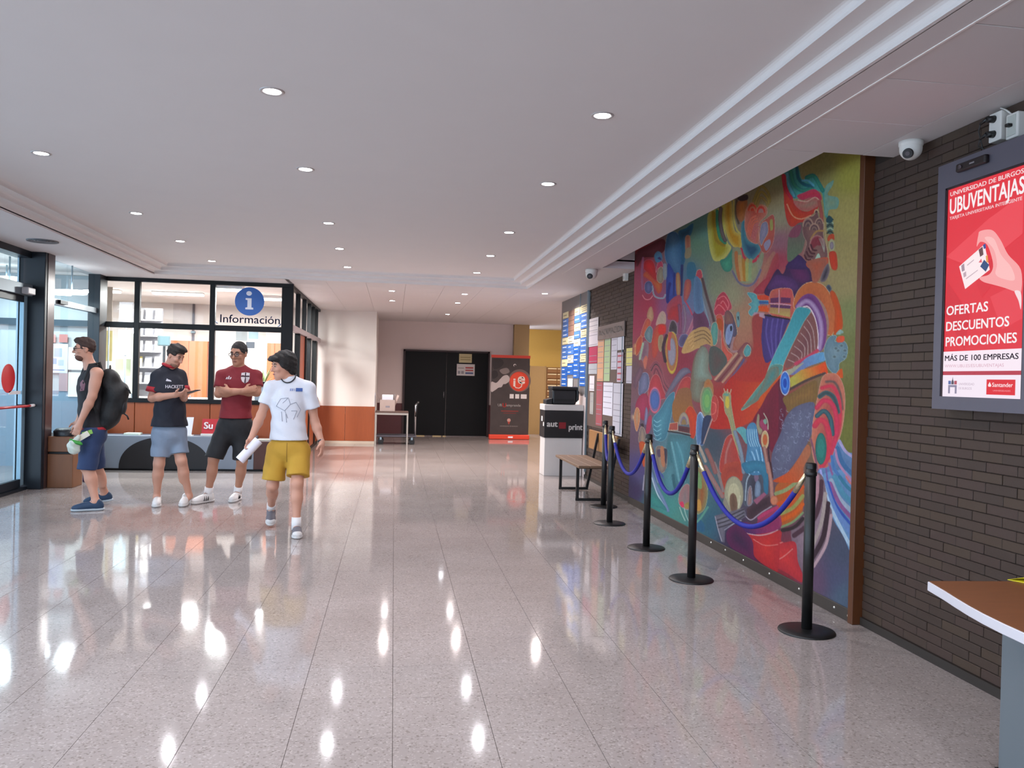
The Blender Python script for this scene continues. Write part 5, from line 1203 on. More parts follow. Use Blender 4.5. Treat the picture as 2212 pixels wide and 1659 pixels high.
    obj('fly_seam', MB().tube([ (lambda h: (h[0] if h[0] is not None else Vector((hm.x, Y-.15, z)))+fd*.001)(bs.ray_cast(Vector((hm.x, Y-.6, z)), Vector((0, 1, 0)))) for z in np.linspace(wz-.02, wz-.2, 8)], .0025, 5), mat('seam_brown', '#7d5c20', .8), so)
    for q, st in (('R', 3), ('L', 3)):
        sd_ = unit(J['kn'+q]-J['an'+q]); obj('sock', MB().cyl(J['an'+q]+sd_*.085, J['an'+q]-sd_*.03, .0455*s, .046*s, 18), M_SOCK, body); shoe(J, q, s, body, mat('shoe_greyblue', '#6d6a72', .7, noise=.4, nscale=18), W_SOLE, st)
    w = J['wrL']-dL*.015; obj('wristwatch', MB().cyl(w-dL*.014, w+dL*.014, .0325*s, .0325*s, 18), mat('watch_steel', '#4a4b50', .3, metal=.7), body)
    # rolled paper in the hand
    a = z3(392, 1012, Y-.22); b = z3(528, 868, Y-.17); r = thing('paper_roll', 'loosely rolled white paper held by the person in yellow shorts', 'paper', a)
    d = unit(b-a); x = d.cross(Vector((0, 1, 0))).normalized(); y = d.cross(x)
    pts = []; N = 30
    for i in range(N): 
        t = i/(N-1)*2*math.pi*1.35; rad = .046-.012*i/(N-1); pts.append((x*math.cos(t)+y*math.sin(t))*rad)
    obj('paper_sheet', MB().add([a+p for p in pts]+[b+p for p in pts], [(i, i+1, N+i+1, N+i) for i in range(N-1)], True), mat('paper_roll_white', '#e2e0ec', .6), r)
man_yellow()

# ------------------------------------------------------------------ man in maroon football shirt, arms crossed
def man_maroon():
    s = 1.86/1.78; Y = 9.80
    J = dict(neck=z3(385, 352, Y+.02), shR=z3(268, 398, Y), shL=z3(508, 402, Y), elR=z3(240, 535, Y-.06), elL=z3(515, 525, Y-.06), wrR=z3(425, 512, Y-.225), wrL=z3(315, 512, Y-.17),
             hipR=z3(300, 765, Y), hipL=z3(415, 765, Y), knR=z3(205, 1000, Y-.07), knL=z3(408, 1015, Y-.02), lat=Vector((1, .2, 0)), back=Vector((.2, 1, 0)), fwd=Vector((-.2, -1, 0)))
    J['anR'] = z3(165, 1212, Y-.02); J['anL'] = z3(377, 1222, Y+.14)
    J['heelR'] = Vector((J['anR'].x+.05, J['anR'].y+.05, 0)); J['toeR'] = Vector((J['anR'].x-.125, J['anR'].y-.20, 0)); J['heelL'] = Vector((J['anL'].x+.01, J['anL'].y+.06, 0)); J['toeL'] = Vector((J['anL'].x-.03, J['anL'].y-.22, 0))
    J['anR'].z = .09; J['anL'].z = .09
    B = Field(.0062); torso(B, J, s); arms(B, J, s); legs(B, J, s)
    hc = z3(384, 248, Y); hf = unit(Vector((-.32, -.93, -.14)))
    B.cone(J['neck'], hc-Zu*.05, .058*s, .053*s, .03); P, ax, hs = head(B, hc, hf, Zu, s*1.12)
    hand(B, J['wrR'], Vector((.86, .25, .22)), Vector((.1, .9, -.1)), Vector((.1, 0, 1)), s, .5); hand(B, J['wrL'], Vector((-.9, .30, .05)), Vector((-.1, .9, 0)), Vector((0, 0, 1)), s, .6)
    body = obj('person', B.build('person'), SKIN2, label='person in a maroon football shirt standing with arms crossed', cat='person')
    face_parts(P, ax, hs, body); glasses(P, hs, body)
    H = Field(.006)
    H.ell(P(0, -.018, .036), ax, (.080*hs, .100*hs, .100*hs), .02)
    H.ell(P(0, .090, -.030), ax, (.10*hs, .070*hs, .100*hs), .02, op='sub'); H.ell(P(0, .02, -.115), ax, (.12*hs, .10*hs, .085*hs), .02, op='sub')
    clothing('hair', H, mat('hair_dark', '#1d1716', .7, noise=.3, nscale=60, bump=.4, bscale=120), body, wob=.002, wobk=95)
    T = Field(.0085); ax_t, hm = torso(T, J, s, .020); hemz = z3(370, 708, Y).z
    T.ell(hm+Zu*.04, ax_t, (.170*s, .130*s, .25), .06)
    for q, e in (('R', .66), ('L', .66)):
        a, b = J['sh'+q], J['el'+q]; d = unit(b-a); T.cone(a, b, .060*s, .078*s, .035, cuts=hem_cut(a.lerp(b, e), d))
    sh = clothing('shirt', T, mat('shirt_maroon', '#781622', .75, bump=.55, bscale=13), body, wob=.003, wobk=33, seed=5, post=[(np.array((0, 0, hemz)), np.array((0, 0, -1))), (np.array(J['neck']+Zu*.045), np.array((0, -.25, .97)))])
    bv = bvh(sh); fd = Vector((0, -1, 0)); ux = Vector((1, 0, 0))
    o = z3(425, 418, Y-.14); k = 1.0
    c_ = decal_poly(bv, [(-.045, .055), (0, .062), (.045, .055), (.045, -.01), (.03, -.045), (0, -.066), (-.03, -.045), (-.045, -.01)], o, ux, Zu, fd, mat('crest_white', '#cfc6c8', .7), sh, name='crest')
    decal_poly(bv, [(-.007, .06), (.007, .06), (.007, -.062), (-.007, -.062)], o, ux, Zu, fd, mat('crest_dark', '#3d2531', .7), sh, .006, name='crest_cross'); decal_poly(bv, [(-.044, .025), (.044, .025), (.044, .010), (-.044, .010)], o, ux, Zu, fd, mat('crest_dark', '#3d2531', .7), sh, .006, name='crest_cross')
    o = z3(305, 418, Y-.14)
    for a in (-.022, 0, .022): decal_poly(bv, [(a-.012, -.016), (a+.004, -.016), (a+.012, .018-abs(a)*.6), (a+.002, .022-abs(a)*.6)], o, ux, Zu, fd, mat('crest_white', '#cfc6c8', .7), sh, name='logo')
    S = Field(.0085); top = z3(370, 690, Y).z
    S.ell(hm+Zu*.0, ax_t, (.182*s, .138*s, .19*s), .05)
    for q, hy in (('R', (235, 1000)), ('L', (418, 1005))):
        a, b = J['hip'+q], J['kn'+q]; d = unit(b-a); c = z3(hy[0], hy[1], (a.y+b.y)/2)
        S.cone(a, b+d*.06, .106*s, .100*s, .04, cuts=hem_cut(c, unit(d+Vector((0, 0, -.5)))))
    clothing('shorts', S, mat('shorts_black', '#141418', .75, bump=.6, bscale=13), body, wob=.003, wobk=28, seed=2, post=[(np.array((0, 0, top)), np.array((0, 0, 1)))])
    for q in 'LR':
        sd_ = unit(J['kn'+q]-J['an'+q]); obj('sock', MB().cyl(J['an'+q]+sd_*.085, J['an'+q]-sd_*.03, .0455*s, .046*s, 18), M_SOCK, body); shoe(J, q, s, body, W_UP, W_SOLE, 1)
man_maroon()

# ------------------------------------------------------------------ man in navy polo shirt looking at his phone
def man_polo():
    s = 1.80/1.78; Y = 9.52
    fw = unit(Vector((.72, -.69, 0))); lf = Zu.cross(fw)
    J = dict(neck=z2(888, 398, Y), shR=z2(798, 455, Y-.06), shL=z2(975, 455, Y+.10), elR=z2(748, 640, Y-.10), elL=z2(1005, 640, Y+.06), wrR=z2(940, 615, Y-.27), wrL=z2(1000, 622, Y-.18),
             hipR=z2(835, 930, Y-.02), hipL=z2(945, 930, Y+.06), knR=z2(805, 1175, Y-.04), knL=z2(985, 1150, Y+.0), lat=lf, back=-fw, fwd=fw)
    J['anR'] = z2(787, 1425, Y+.04); J['anL'] = z2(1052, 1412, Y+.10)
    J['heelR'] = Vector((J['anR'].x-.01, J['anR'].y+.07, 0)); J['toeR'] = Vector((J['anR'].x+.05, J['anR'].y-.20, 0)); J['heelL'] = Vector((J['anL'].x-.04, J['anL'].y+.06, 0)); J['toeL'] = Vector((J['anL'].x-.02, J['anL'].y-.22, 0))
    J['anR'].z = .09; J['anL'].z = .09
    B = Field(.0062); torso(B, J, s); arms(B, J, s); legs(B, J, s)
    hc = z2(938, 298, Y-.05); hf = unit(Vector((.80, -.42, -.42))); hu = unit(Vector((.3, -.15, .9)))
    B.cone(J['neck'], hc-hu*.05-hf*.02, .058*s, .053*s, .03); P, ax, hs = head(B, hc, hf, hu, s)
    ph = z2(1085, 588, Y-.30)
    hand(B, J['wrR'], unit(ph-J['wrR']+Vector((-.02, -.02, .0))), Vector((.1, .3, .9)), Vector((-.3, -.8, .3)), s, .55); hand(B, J['wrL'], unit(ph-J['wrL']+Vector((-.03, .02, -.02))), Vector((-.1, -.4, .85)), Vector((-.4, -.2, .8)), s, .5)
    body = obj('person', B.build('person'), SKIN1, label='person in a navy polo shirt with red collar looking down at a phone', cat='person')
    face_parts(P, ax, hs, body)
    H = Field(.006)
    H.ell(P(0, -.020, .044), ax, (.084*hs, .106*hs, .104*hs), .02); H.ell(P(0, .048, .108), ax, (.066*hs, .066*hs, .044*hs), .03)
    H.ell(P(0, .094, -.025), ax, (.11*hs, .076*hs, .096*hs), .02, op='sub'); H.ell(P(0, .02, -.120), ax, (.12*hs, .10*hs, .085*hs), .02, op='sub')
    clothing('hair', H, mat('hair_brown', '#251a15', .7, noise=.3, nscale=60, bump=.5, bscale=100), body, wob=.005, wobk=75, seed=4)
    bd = Field(.006); bd.ell(P(0, .029, -.086), ax, (.057*hs, .063*hs, .046*hs), .02); bd.ell(P(0, .09, -.052), ax, (.030*hs, .040*hs, .018*hs), .01, op='sub'); bd.ell(P(0, .0, .02), ax, (.1, .14, .085*hs), .01, op='sub')
    clothing('beard', bd, mat('beard_brown', '#8a6654', .8, bump=.4, bscale=140), body)
    T = Field(.0085); ax_t, hm = torso(T, J, s, .024, .012); hemz = z2(880, 870, Y).z
    T.ell(hm+Zu*.05, ax_t, (.195*s, .155*s, .27), .06)
    cuffs = []
    for q, e in (('R', .74), ('L', .70)):
        a, b = J['sh'+q], J['el'+q]; d = unit(b-a); c = a.lerp(b, e); T.cone(a, b, .062*s, .086*s, .035, cuts=hem_cut(c, d)); cuffs.append((c, d))
    sh = clothing('shirt', T, mat('polo_navy', '#161a28', .75, bump=.55, bscale=13), body, wob=.003, wobk=31, seed=7, post=[(np.array((0, 0, hemz)), np.array((0, 0, -1))), (np.array(J['neck']+Zu*.05), np.array((fw.x*.25, fw.y*.25, .97)))])
    for c, d in cuffs: obj('cuff', MB().cyl(c-d*.048, c+d*.004, .0815*s, .0835*s, 24), mat('trim_red', '#a01826', .7), sh)
    ring = []
    for t in np.linspace(0, 2*math.pi, 22, endpoint=False): ring.append(J['neck']+Zu*(.045-.03*max(0, math.cos(t)))+fw*(.068*math.cos(t)+.012)+lf*.070*math.sin(t))
    obj('collar', MB().tube(ring, .017, 8, closed=True), mat('trim_red', '#a01826', .7), sh)
    bv = bvh(sh); fd = unit(Vector((.35, -.94, 0))); ux = unit(Zu.cross(fd)*1.0)
    ux = Vector((-fd.y, fd.x, 0)); wm = mat('print_white', '#c9c9d2', .7)
    decal_text(bv, 'HACKETT', z2(938, 562, Y-.16), ux, Zu, fd, .036, wm, sh, width=.19)
    decal_poly(bv, [(-.03, -.01), (.03, -.016), (.02, .0), (-.005, .008), (-.018, .018)], z2(888, 495, Y-.16), ux, Zu, fd, wm, sh, name='logo')
    S = Field(.0085); top = z2(880, 845, Y).z
    S.ell(hm+Zu*.0, ax_t, (.186*s, .150*s, .18*s), .05)
    for q, hy in (('R', (822, 1118)), ('L', (985, 1092))):
        a, b = J['hip'+q], J['kn'+q]; d = unit(b-a); c = z2(hy[0], hy[1], (a.y+b.y)/2); S.cone(a, b+d*.06, .104*s, .094*s, .04, cuts=hem_cut(c, unit(d+Vector((0, 0, -.5)))))
    clothing('shorts', S, mat('shorts_blue_grey', '#7d8ca0', .8, bump=.6, bscale=13), body, wob=.003, wobk=28, seed=9, post=[(np.array((0, 0, top)), np.array((0, 0, 1)))])
    for q in 'LR': shoe(J, q, s, body, W_UP, W_SOLE, 0)
    # phone
    dph = unit(Vector((.75, -.45, .25))); sd = unit(Vector((.5, .8, 0))); nn = dph.cross(sd)
    r = thing('phone', 'dark phone held by the person in the navy polo shirt', 'phone', ph)
    obj('phone_case', MB().obox(ph, dph*.072, sd*.036, nn*.0045), M_BLACKM, r, .003, 2); obj('phone_screen', MB().obox(ph+nn*(.0048 if nn.z > 0 else -.0048), dph*.066, sd*.032, nn*.0004), mat('phone_glass', '#20242c', .1), r)
man_polo()

# ------------------------------------------------------------------ man in dark tank top with a backpack, walking left
def man_tank():
    s = 1.84/1.78; Y = 9.32
    fw = unit(Vector((-.96, -.28, 0))); lf = Zu.cross(fw)
    J = dict(neck=z2(245, 388, Y), shL=z2(300, 440, Y-.17), shR=z2(250, 432, Y+.18), elL=z2(262, 625, Y-.21), elR=z2(215, 620, Y+.22), wrL=z2(158, 852, Y-.24), wrR=z2(150, 830, Y+.2),
             hipL=z2(262, 930, Y-.09), hipR=z2(262, 930, Y+.09), knL=z2(222, 1205, Y-.13), knR=z2(292, 1210, Y+.12), lat=lf, back=-fw, fwd=fw)
    J['sleeve'] = 0; J['anL'] = z2(292, 1480, Y-.16); J['anR'] = z2(365, 1425, Y+.26)
    J['heelL'] = Vector((J['anL'].x+.07, J['anL'].y+.02, 0)); J['toeL'] = Vector((J['anL'].x-.21, J['anL'].y-.07, 0)); J['heelR'] = Vector((J['anR'].x+.07, J['anR'].y+.02, .035)); J['toeR'] = Vector((J['anR'].x-.19, J['anR'].y-.05, .004))
    J['anL'].z = .09; J['anR'].z = .12
    B = Field(.0062); torso(B, J, s); arms(B, J, s); legs(B, J, s)
    hc = z2(197, 245, Y-.02); hf = unit(Vector((-.90, -.43, -.02)))
    B.cone(J['neck'], hc-Zu*.05+Vector((.02, 0, 0)), .056*s, .053*s, .03); P, ax, hs = head(B, hc, hf, Zu, s)
    dL = unit(J['wrL']-J['elL']); hand(B, J['wrL'], unit(dL+Vector((0, 0, -.25))), Vector((.1, .95, 0)), Vector((-.9, -.1, -.2)), s, .8)
    hand(B, J['wrR'], unit(J['wrR']-J['elR']), Vector((0, -1, 0)), Vector((-1, 0, 0)), s, .5)
    body = obj('person', B.build('person'), SKIN1, label='person in a dark tank top and blue shorts walking with a backpack', cat='person')
    face_parts(P, ax, hs, body, '#3a2318'); glasses(P, hs, body)
    H = Field(.006)
    H.ell(P(0, -.018, .038), ax, (.080*hs, .102*hs, .102*hs), .02); H.ell(P(0, .045, .098), ax, (.062*hs, .060*hs, .038*hs), .03)
    H.ell(P(0, .092, -.030), ax, (.11*hs, .072*hs, .104*hs), .02, op='sub'); H.ell(P(0, .02, -.110), ax, (.12*hs, .10*hs, .085*hs), .02, op='sub')
    clothing('hair', H, mat('hair_auburn', '#3a241c', .7, noise=.3, nscale=60, bump=.5, bscale=110), body, wob=.003, wobk=85)
    bd = Field(.006); bd.ell(P(0, .030, -.086), ax, (.058*hs, .064*hs, .047*hs), .02); bd.ell(P(0, .094, -.052), ax, (.030*hs, .040*hs, .018*hs), .01, op='sub'); bd.ell(P(0, .0, .02), ax, (.1, .14, .085*hs), .01, op='sub')
    clothing('beard', bd, mat('beard_auburn', '#5e3c30', .8, bump=.4, bscale=140), body)
    T = Field(.0085); hm = (J['hipL']+J['hipR'])/2; up = unit(J['neck']-hm); l = unit(J['shL']-J['shR']); f = l.cross(up); at = (l, f, up); hemz = z2(250, 895, Y).z
    T.ell(J['neck'].lerp(hm, .32)+f*.005, at, (.172*s, .128*s, .205*s), .05); T.ell(J['neck'].lerp(hm, .64)+f*.01, at, (.162*s, .120*s, .21*s), .05); T.ell(hm+Zu*.03, at, (.172*s, .132*s, .2*s), .05)
    for q in 'LR':
        mid = J['neck'].lerp(J['sh'+q], .62); T.cone(mid+Zu*.035+f*.02, J['neck'].lerp(hm, .3)+l*(.09 if q == 'L' else -.09)+f*.07, .038, .05, .03); T.cone(mid+Zu*.035-f*.02, J['neck'].lerp(hm, .3)+l*(.09 if q == 'L' else -.09)-f*.06, .038, .05, .03)
    for q in 'LR':     # deep arm openings
        T.ell(J['sh'+q]+(J['sh'+q]-J['neck'])*.25-Zu*.03, at, (.075, .085, .13), .02, op='sub')
    sh = clothing('tank_top', T, mat('tank_black', '#1a181d', .8, bump=.55, bscale=13), body, wob=.0025, wobk=31, seed=8, post=[(np.array((0, 0, hemz)), np.array((0, 0, -1)))])
    bv = bvh(sh); fd = Vector((-.55, -.83, 0)); ux = Vector((-fd.y, fd.x, 0))
    decal_poly(bv, [(-.03, -.06), (.02, -.05), (.035, .02), (.0, .065), (-.03, .03)], z2(200, 540, Y-.14), ux, Zu, fd, mat('print_rose', '#7d5560', .7), sh)
    obj('waist_band', MB().tube([hm+Zu*(hemz-hm.z+.012)+l*.168*s*math.cos(t)+f*.130*s*math.sin(t) for t in np.linspace(0, 2*math.pi, 24, endpoint=False)], .022, 8, closed=True), mat('band_red_cloth', '#a31f2b', .7), body)
    S = Field(.0085); S.ell(hm, at, (.180*s, .142*s, .17*s), .05)
    for q, hy in (('L', (195, 1222)), ('R', (285, 1215))):
        a, b = J['hip'+q], J['kn'+q]; d = unit(b-a); c = z2(hy[0], hy[1], (a.y+b.y)/2); S.cone(a, b+d*.06, .106*s, .094*s, .04, cuts=hem_cut(c, unit(d+Vector((0, 0, -.5)))))
    clothing('shorts', S, mat('shorts_navy', '#24375c', .8, bump=.6, bscale=13), body, wob=.003, wobk=28, seed=6, post=[(np.array((0, 0, hemz+.03)), np.array((0, 0, 1)))])
    for q in 'LR': shoe(J, q, s, body, mat('shoe_navy', '#24405f', .65, noise=.4, nscale=30), mat('sole_grey', '#a9b3bb', .6), 2)
    # backpack
    r = thing('backpack', 'black backpack worn by the person in the tank top', 'backpack', z2(440, 870, Y))
    K = Field(.009); c1, c2, c3, c4 = z2(405, 500, Y), z2(448, 620, Y), z2(408, 760, Y), z2(360, 850, Y); ey = (lf, -fw, Zu)
    K.ell(c1, ey, (.135, .10, .13), .05); K.ell(c2, ey, (.150, .125, .17), .05); K.ell(c3, ey, (.145, .12, .15), .05); K.ell(c4, ey, (.12, .08, .07), .06); K.ell(z2(515, 570, Y), ey, (.11, .05, .06), .04)
    K.ell(z2(505, 680, Y), ey, (.11, .05, .11), .03)
    MP = mat('backpack_black', '#17181a', .7, noise=.3, nscale=12, bump=.3, bscale=40)
    obj('pack_body', K.build('pack_body', wob=.006, wobk=22, seed=3), MP, r)
    obj('front_pocket', Field(.009).ell(z2(515, 700, Y), ey, (.10, .035, .10), .02).build('front_pocket'), mat('backpack_grey', '#242528', .7, bump=.3, bscale=50), r)
    obj('top_handle', MB().tube([c1+Zu*.11+lf*.04, c1+Zu*.16, c1+Zu*.11-lf*.04], .009, 8), MP, r)
    for q in (-1, 1):
        pth = [c1-fw*(-.03)+lf*q*.09+Zu*.07]
        sx = J['shL'] if q == 1 else J['shR']; mid = J['neck'].lerp(sx, .72)
        pth = [c1+fw*.06+lf*q*.09+Zu*.04, mid-fw*.04+Zu*.095, mid+fw*.05+Zu*.07, mid+fw*.095-Zu*.08, mid+fw*.08-Zu*.22, c3+fw*.12+lf*q*.15]
        obj('shoulder_strap', MB().tube(pth, .017, 8), MP, r)
    for k, p in enumerate((z2(540, 560, Y-.05), z2(525, 770, Y-.05))):
        obj('strap_end', MB().tube([p, p+Vector((.03, -.01, -.02)), p+Vector((.045, -.01, -.06))], .008, 6), MP, r)
    # bag of leaflets in the hand
    hd = J['wrL']+dL*.08; a = z2(95, 1045, Y-.26); 
    g = thing('snack_bag', 'white bag with green print held by the person in the tank top', 'bag', a)
    Kb = Field(.006); Kb.ell(z2(108, 1045, Y-.27), (unit(Vector((1, 0, .6))), Vector((0, 1, 0)), unit(Vector((-.6, 0, 1)))), (.062, .034, .075), .02); Kb.cone(z2(120, 1000, Y-.27), z2(148, 955, Y-.26), .04, .02, .03)
    obj('bag_body', Kb.build('bag_body', wob=.004, wobk=60), mat('bag_white', '#c9d0c4', .35, noise=.2, nscale=25), g)
    obj('bag_band', Field(.006).ell(z2(128, 1000, Y-.275), (unit(Vector((1, 0, -.35))), Vector((0, 1, 0)), unit(Vector((.35, 0, 1)))), (.068, .035, .026), .02).build('bag_band', wob=.004, wobk=70), mat('bag_green', '#2f8f33', .4), g)
    obj('bag_flyer', MB().obox(z2(190, 950, Y-.25), unit(Vector((.7, 0, .45)))*.06, Vector((0, .004, 0)), unit(Vector((-.45, 0, .7)))*.028), mat('flyer_cream', '#d8cfbd', .5), g); obj('bag_flyer', MB().obox(z2(222, 925, Y-.24), unit(Vector((.7, 0, .25)))*.05, Vector((0, .004, 0)), unit(Vector((-.25, 0, .7)))*.022), mat('flyer_green', '#7fae45', .5), g)
man_tank()
# ================================================================== the painted mural
TILE = {'A': (1640, 330, 6.6375), 'B': (1640, 560, 6.6375), 'Cc': (1640, 790, 6.6375), 'D': (1640, 1030, 5.529), 'E': (1500, 400, 7.539), 'F': (1500, 600, 7.539), 'G': (1500, 800, 7.539), 'H': (1500, 1000, 6.911),
        'I': (1365, 480, 8.297), 'K': (1365, 660, 8.297), 'L': (1365, 840, 8.297), 'N': (1365, 1000, 9.219)}
PX0, PY0, SS = 1362, 318, 2.0
CW, CH = int((1872-PX0)*SS), int((1350-PY0)*SS)
def rgb(h): return np.array(C(h)[:3])
def tpx(t, pts):
    x0, y0, s = TILE[t]; return np.array([((x0+x/s-PX0)*SS, (y0+y/s-PY0)*SS) for x, y in pts])
# soft ground colours, scattered over the wall and blended
BG = [('A', 1300, 300, '#8f8a4a'), ('A', 1300, 900, '#93895a'), ('A', 900, 150, '#7c7650'), ('A', 1250, 1500, '#8a7f58'), ('A', 250, 300, '#7d7f5f'), ('A', 280, 900, '#8a8570'), ('A', 300, 1300, '#82606a'), ('A', 300, 1550, '#8e3a4e'),
      ('B', 1250, 300, '#867c5a'), ('B', 1300, 800, '#6f7450'), ('B', 1330, 1300, '#666a44'), ('B', 60, 300, '#97555a'), ('B', 60, 1100, '#8a4248'), ('Cc', 1320, 500, '#5f5f35'), ('Cc', 1300, 1000, '#636436'), ('Cc', 40, 300, '#96413c'),
      ('D', 1000, 900, '#474c5b'), ('D', 900, 1200, '#4a4c60'), ('D', 1000, 1400, '#4d5a68'), ('D', 700, 1250, '#5d4a5c'), ('D', 300, 1100, '#7a2f38'), ('E', 100, 700, '#5d7f7a'), ('E', 150, 1100, '#66786a'), ('E', 300, 1400, '#757c68'),
      ('F', 350, 150, '#7b8068'), ('F', 620, 250, '#85826a'), ('F', 850, 700, '#92735c'), ('F', 850, 900, '#8f6a58'), ('F', 1000, 1300, '#80443f'), ('G', 400, 600, '#8e2f2e'), ('G', 800, 300, '#8c3a36'), ('G', 1250, 700, '#5c2736'), ('G', 300, 1100, '#3b4a55'),
      ('H', 200, 900, '#35586a'), ('H', 600, 1100, '#3f2a45'), ('H', 900, 1350, '#4b2a3c'), ('I', 150, 1000, '#8f4a5c'), ('I', 100, 600, '#7c3236'), ('I', 300, 1500, '#93344a'), ('I', 600, 1500, '#7c5070'), ('I', 1200, 400, '#647c66'), ('I', 1100, 1000, '#3f6a80'),
      ('I', 1050, 1400, '#5d6f8a'), ('K', 150, 300, '#8a3a50'), ('K', 900, 950, '#7c3042'), ('K', 300, 900, '#8a4a4a'), ('K', 60, 1100, '#5d4c52'), ('K', 1000, 300, '#7a5a72'), ('L', 60, 900, '#5c4a5a'), ('L', 150, 1400, '#4a3f6c'), ('L', 600, 1300, '#517a80'), ('L', 900, 1200, '#4f7c84'),
      ('N', 100, 600, '#493a58'), ('N', 450, 800, '#3f7a74'), ('N', 700, 950, '#46807c'), ('N', 900, 1100, '#4f7c74'), ('E', 1330, 300, '#83765a'), ('E', 1200, 1400, '#93705c'), ('H', 60, 850, '#4a6f70')]
def mural_canvas():
    yy, xx = np.mgrid[0:CH:8, 0:CW:8]; num = 0; den = 0
    for t, x, y, c in BG:
        p = tpx(t, [(x, y)])[0]; w = 1/((xx-p[0])**2+((yy-p[1])*.8)**2+900)**1.6
        num = num+w[..., None]*rgb(c); den = den+w[..., None]
    small = num/den
    iy = np.arange(CH)/8; ix = np.arange(CW)/8; y0 = np.minimum(iy.astype(int), small.shape[0]-2); x0 = np.minimum(ix.astype(int), small.shape[1]-2)
    fy = np.clip(iy-y0, 0, 1)[:, None, None]; fx = np.clip(ix-x0, 0, 1)[None, :, None]
    return (small[y0][:, x0]*(1-fy)*(1-fx)+small[y0+1][:, x0]*fy*(1-fx)+small[y0][:, x0+1]*(1-fy)*fx+small[y0+1][:, x0+1]*fy*fx).astype(np.float32)
CAN = mural_canvas()
def smooth(pts, closed, n=6):
    pts = np.array(pts, float); N = len(pts); out = []
    if N < 3: return pts
    rng_ = range(N) if closed else range(N-1)
    for i in rng_:
        if closed: p0, p1, p2, p3 = pts[i-1], pts[i], pts[(i+1) % N], pts[(i+2) % N]
        else: p0, p1, p2, p3 = pts[max(i-1, 0)], pts[i], pts[i+1], pts[min(i+2, N-1)]
        for t in np.arange(n)/n: out.append(.5*((2*p1)+(-p0+p2)*t+(2*p0-5*p1+4*p2-p3)*t*t+(-p0+3*p1-3*p2+p3)*t**3))
    if not closed: out.append(pts[-1])
    return np.array(out)
def box_of(P, m):
    x0 = max(0, int(P[:, 0].min()-m)); x1 = min(CW, int(P[:, 0].max()+m)+2); y0 = max(0, int(P[:, 1].min()-m)); y1 = min(CH, int(P[:, 1].max()+m)+2); return x0, x1, y0, y1
def seg_dist(P, xx, yy, closed):
    d = np.full(xx.shape, 1e9); N = len(P)
    for i in range(N if closed else N-1):
        a, b = P[i], P[(i+1) % N]; v = b-a; L = v@v+1e-9
        t = np.clip(((xx-a[0])*v[0]+(yy-a[1])*v[1])/L, 0, 1); d = np.minimum(d, (xx-a[0]-t*v[0])**2+(yy-a[1]-t*v[1])**2)
    return np.sqrt(d)
def inside(P, xx, yy):
    r = np.zeros(xx.shape, bool); N = len(P)
    for i in range(N):
        a, b = P[i], P[(i+1) % N]
        if a[1] == b[1]: continue
        c = (a[1] > yy) != (b[1] > yy); r ^= c & (xx < (b[0]-a[0])*(yy-a[1])/(b[1]-a[1])+a[0])
    return r
def put(x0, x1, y0, y1, alpha, col):
    r = CAN[y0:y1, x0:x1]; r += (col-r)*alpha[..., None]
def fill(t, pts, c, c2=None, axis=None, soft=1.2, line=None, lw=1.6, curved=True, rim=None, a=1.0):
    """painted shape: colour c, shading to c2 along axis ((x,y),(x,y)) or towards its rim; pale outline"""
    P = tpx(t, pts); P = smooth(P, True, 5) if curved else P
    x0, x1, y0, y1 = box_of(P, 6+soft)
    if x1 <= x0 or y1 <= y0: return
    yy, xx = np.mgrid[y0:y1, x0:x1].astype(np.float32); ins = inside(P, xx, yy); d = seg_dist(P, xx, yy, True); sd = np.where(ins, d, -d)
    al = np.clip(.5+sd/soft, 0, 1)*a; col = rgb(c)
    if c2:
        if axis: 
            q = tpx(t, axis); v = q[1]-q[0]; w = np.clip(((xx-q[0][0])*v[0]+(yy-q[0][1])*v[1])/(v@v), 0, 1)
        else:
            w = np.clip(1-d/(rim or max(3, d[ins].max() if ins.any() else 3)), 0, 1)
        col = col+(rgb(c2)-col)*w[..., None]
    put(x0, x1, y0, y1, al, col)
    if line: put(x0, x1, y0, y1, np.clip(lw*.5+.5-d, 0, 1)*.85, rgb(line))
def stroke(t, pts, w, c, c2=None, closed=False, soft=1.0, a=1.0):
    """brush band of width w (tile pixels); c2 = colour at its edges"""
    P = smooth(tpx(t, pts), closed, 6); s = TILE[t][2]; hw = w/s*SS/2
    x0, x1, y0, y1 = box_of(P, hw+4)
    if x1 <= x0 or y1 <= y0: return
    yy, xx = np.mgrid[y0:y1, x0:x1].astype(np.float32); d = seg_dist(P, xx, yy, closed)
    al = np.clip(.5+(hw-d)/soft, 0, 1)*a; col = rgb(c)
    if c2: col = col+(rgb(c2)-col)*np.clip(d/max(hw, .1), 0, 1)[..., None]**1.5
    put(x0, x1, y0, y1, al, col)
def arcs(t, cx, cy, rx, ry, bands, a0=0, a1=360, rot=0, line=None):
    """nested elliptical bands, outermost first: [(fraction, colour, edge colour)]"""
    for f, c, c2 in bands:
        th = np.radians(np.linspace(a0, a1, 28)); X = rx*f*np.cos(th); Y = ry*f*np.sin(th); r = math.radians(rot)
        pts = [(cx+x*math.cos(r)-y*math.sin(r), cy+x*math.sin(r)+y*math.cos(r)) for x, y in zip(X, Y)]
        if a1-a0 < 359: pts.append((cx, cy))
        fill(t, pts, c, c2, rim=6 if c2 else None, line=line, curved=False, lw=1.2)
def curls(t, cx, cy, sx, sy, n, c, seed):
    g = random.Random(seed)
    for k in range(n):
        x = cx+g.uniform(-sx, sx); y = cy+g.uniform(-sy, sy); r = g.uniform(14, 30); a = g.uniform(0, 360)
        stroke(t, [(x+r*math.cos(math.radians(a+d)), y+r*math.sin(math.radians(a+d))) for d in range(0, 200, 40)], 5, c, a=.8)
CRM, PNK = '#b7a287', '#b08a80'

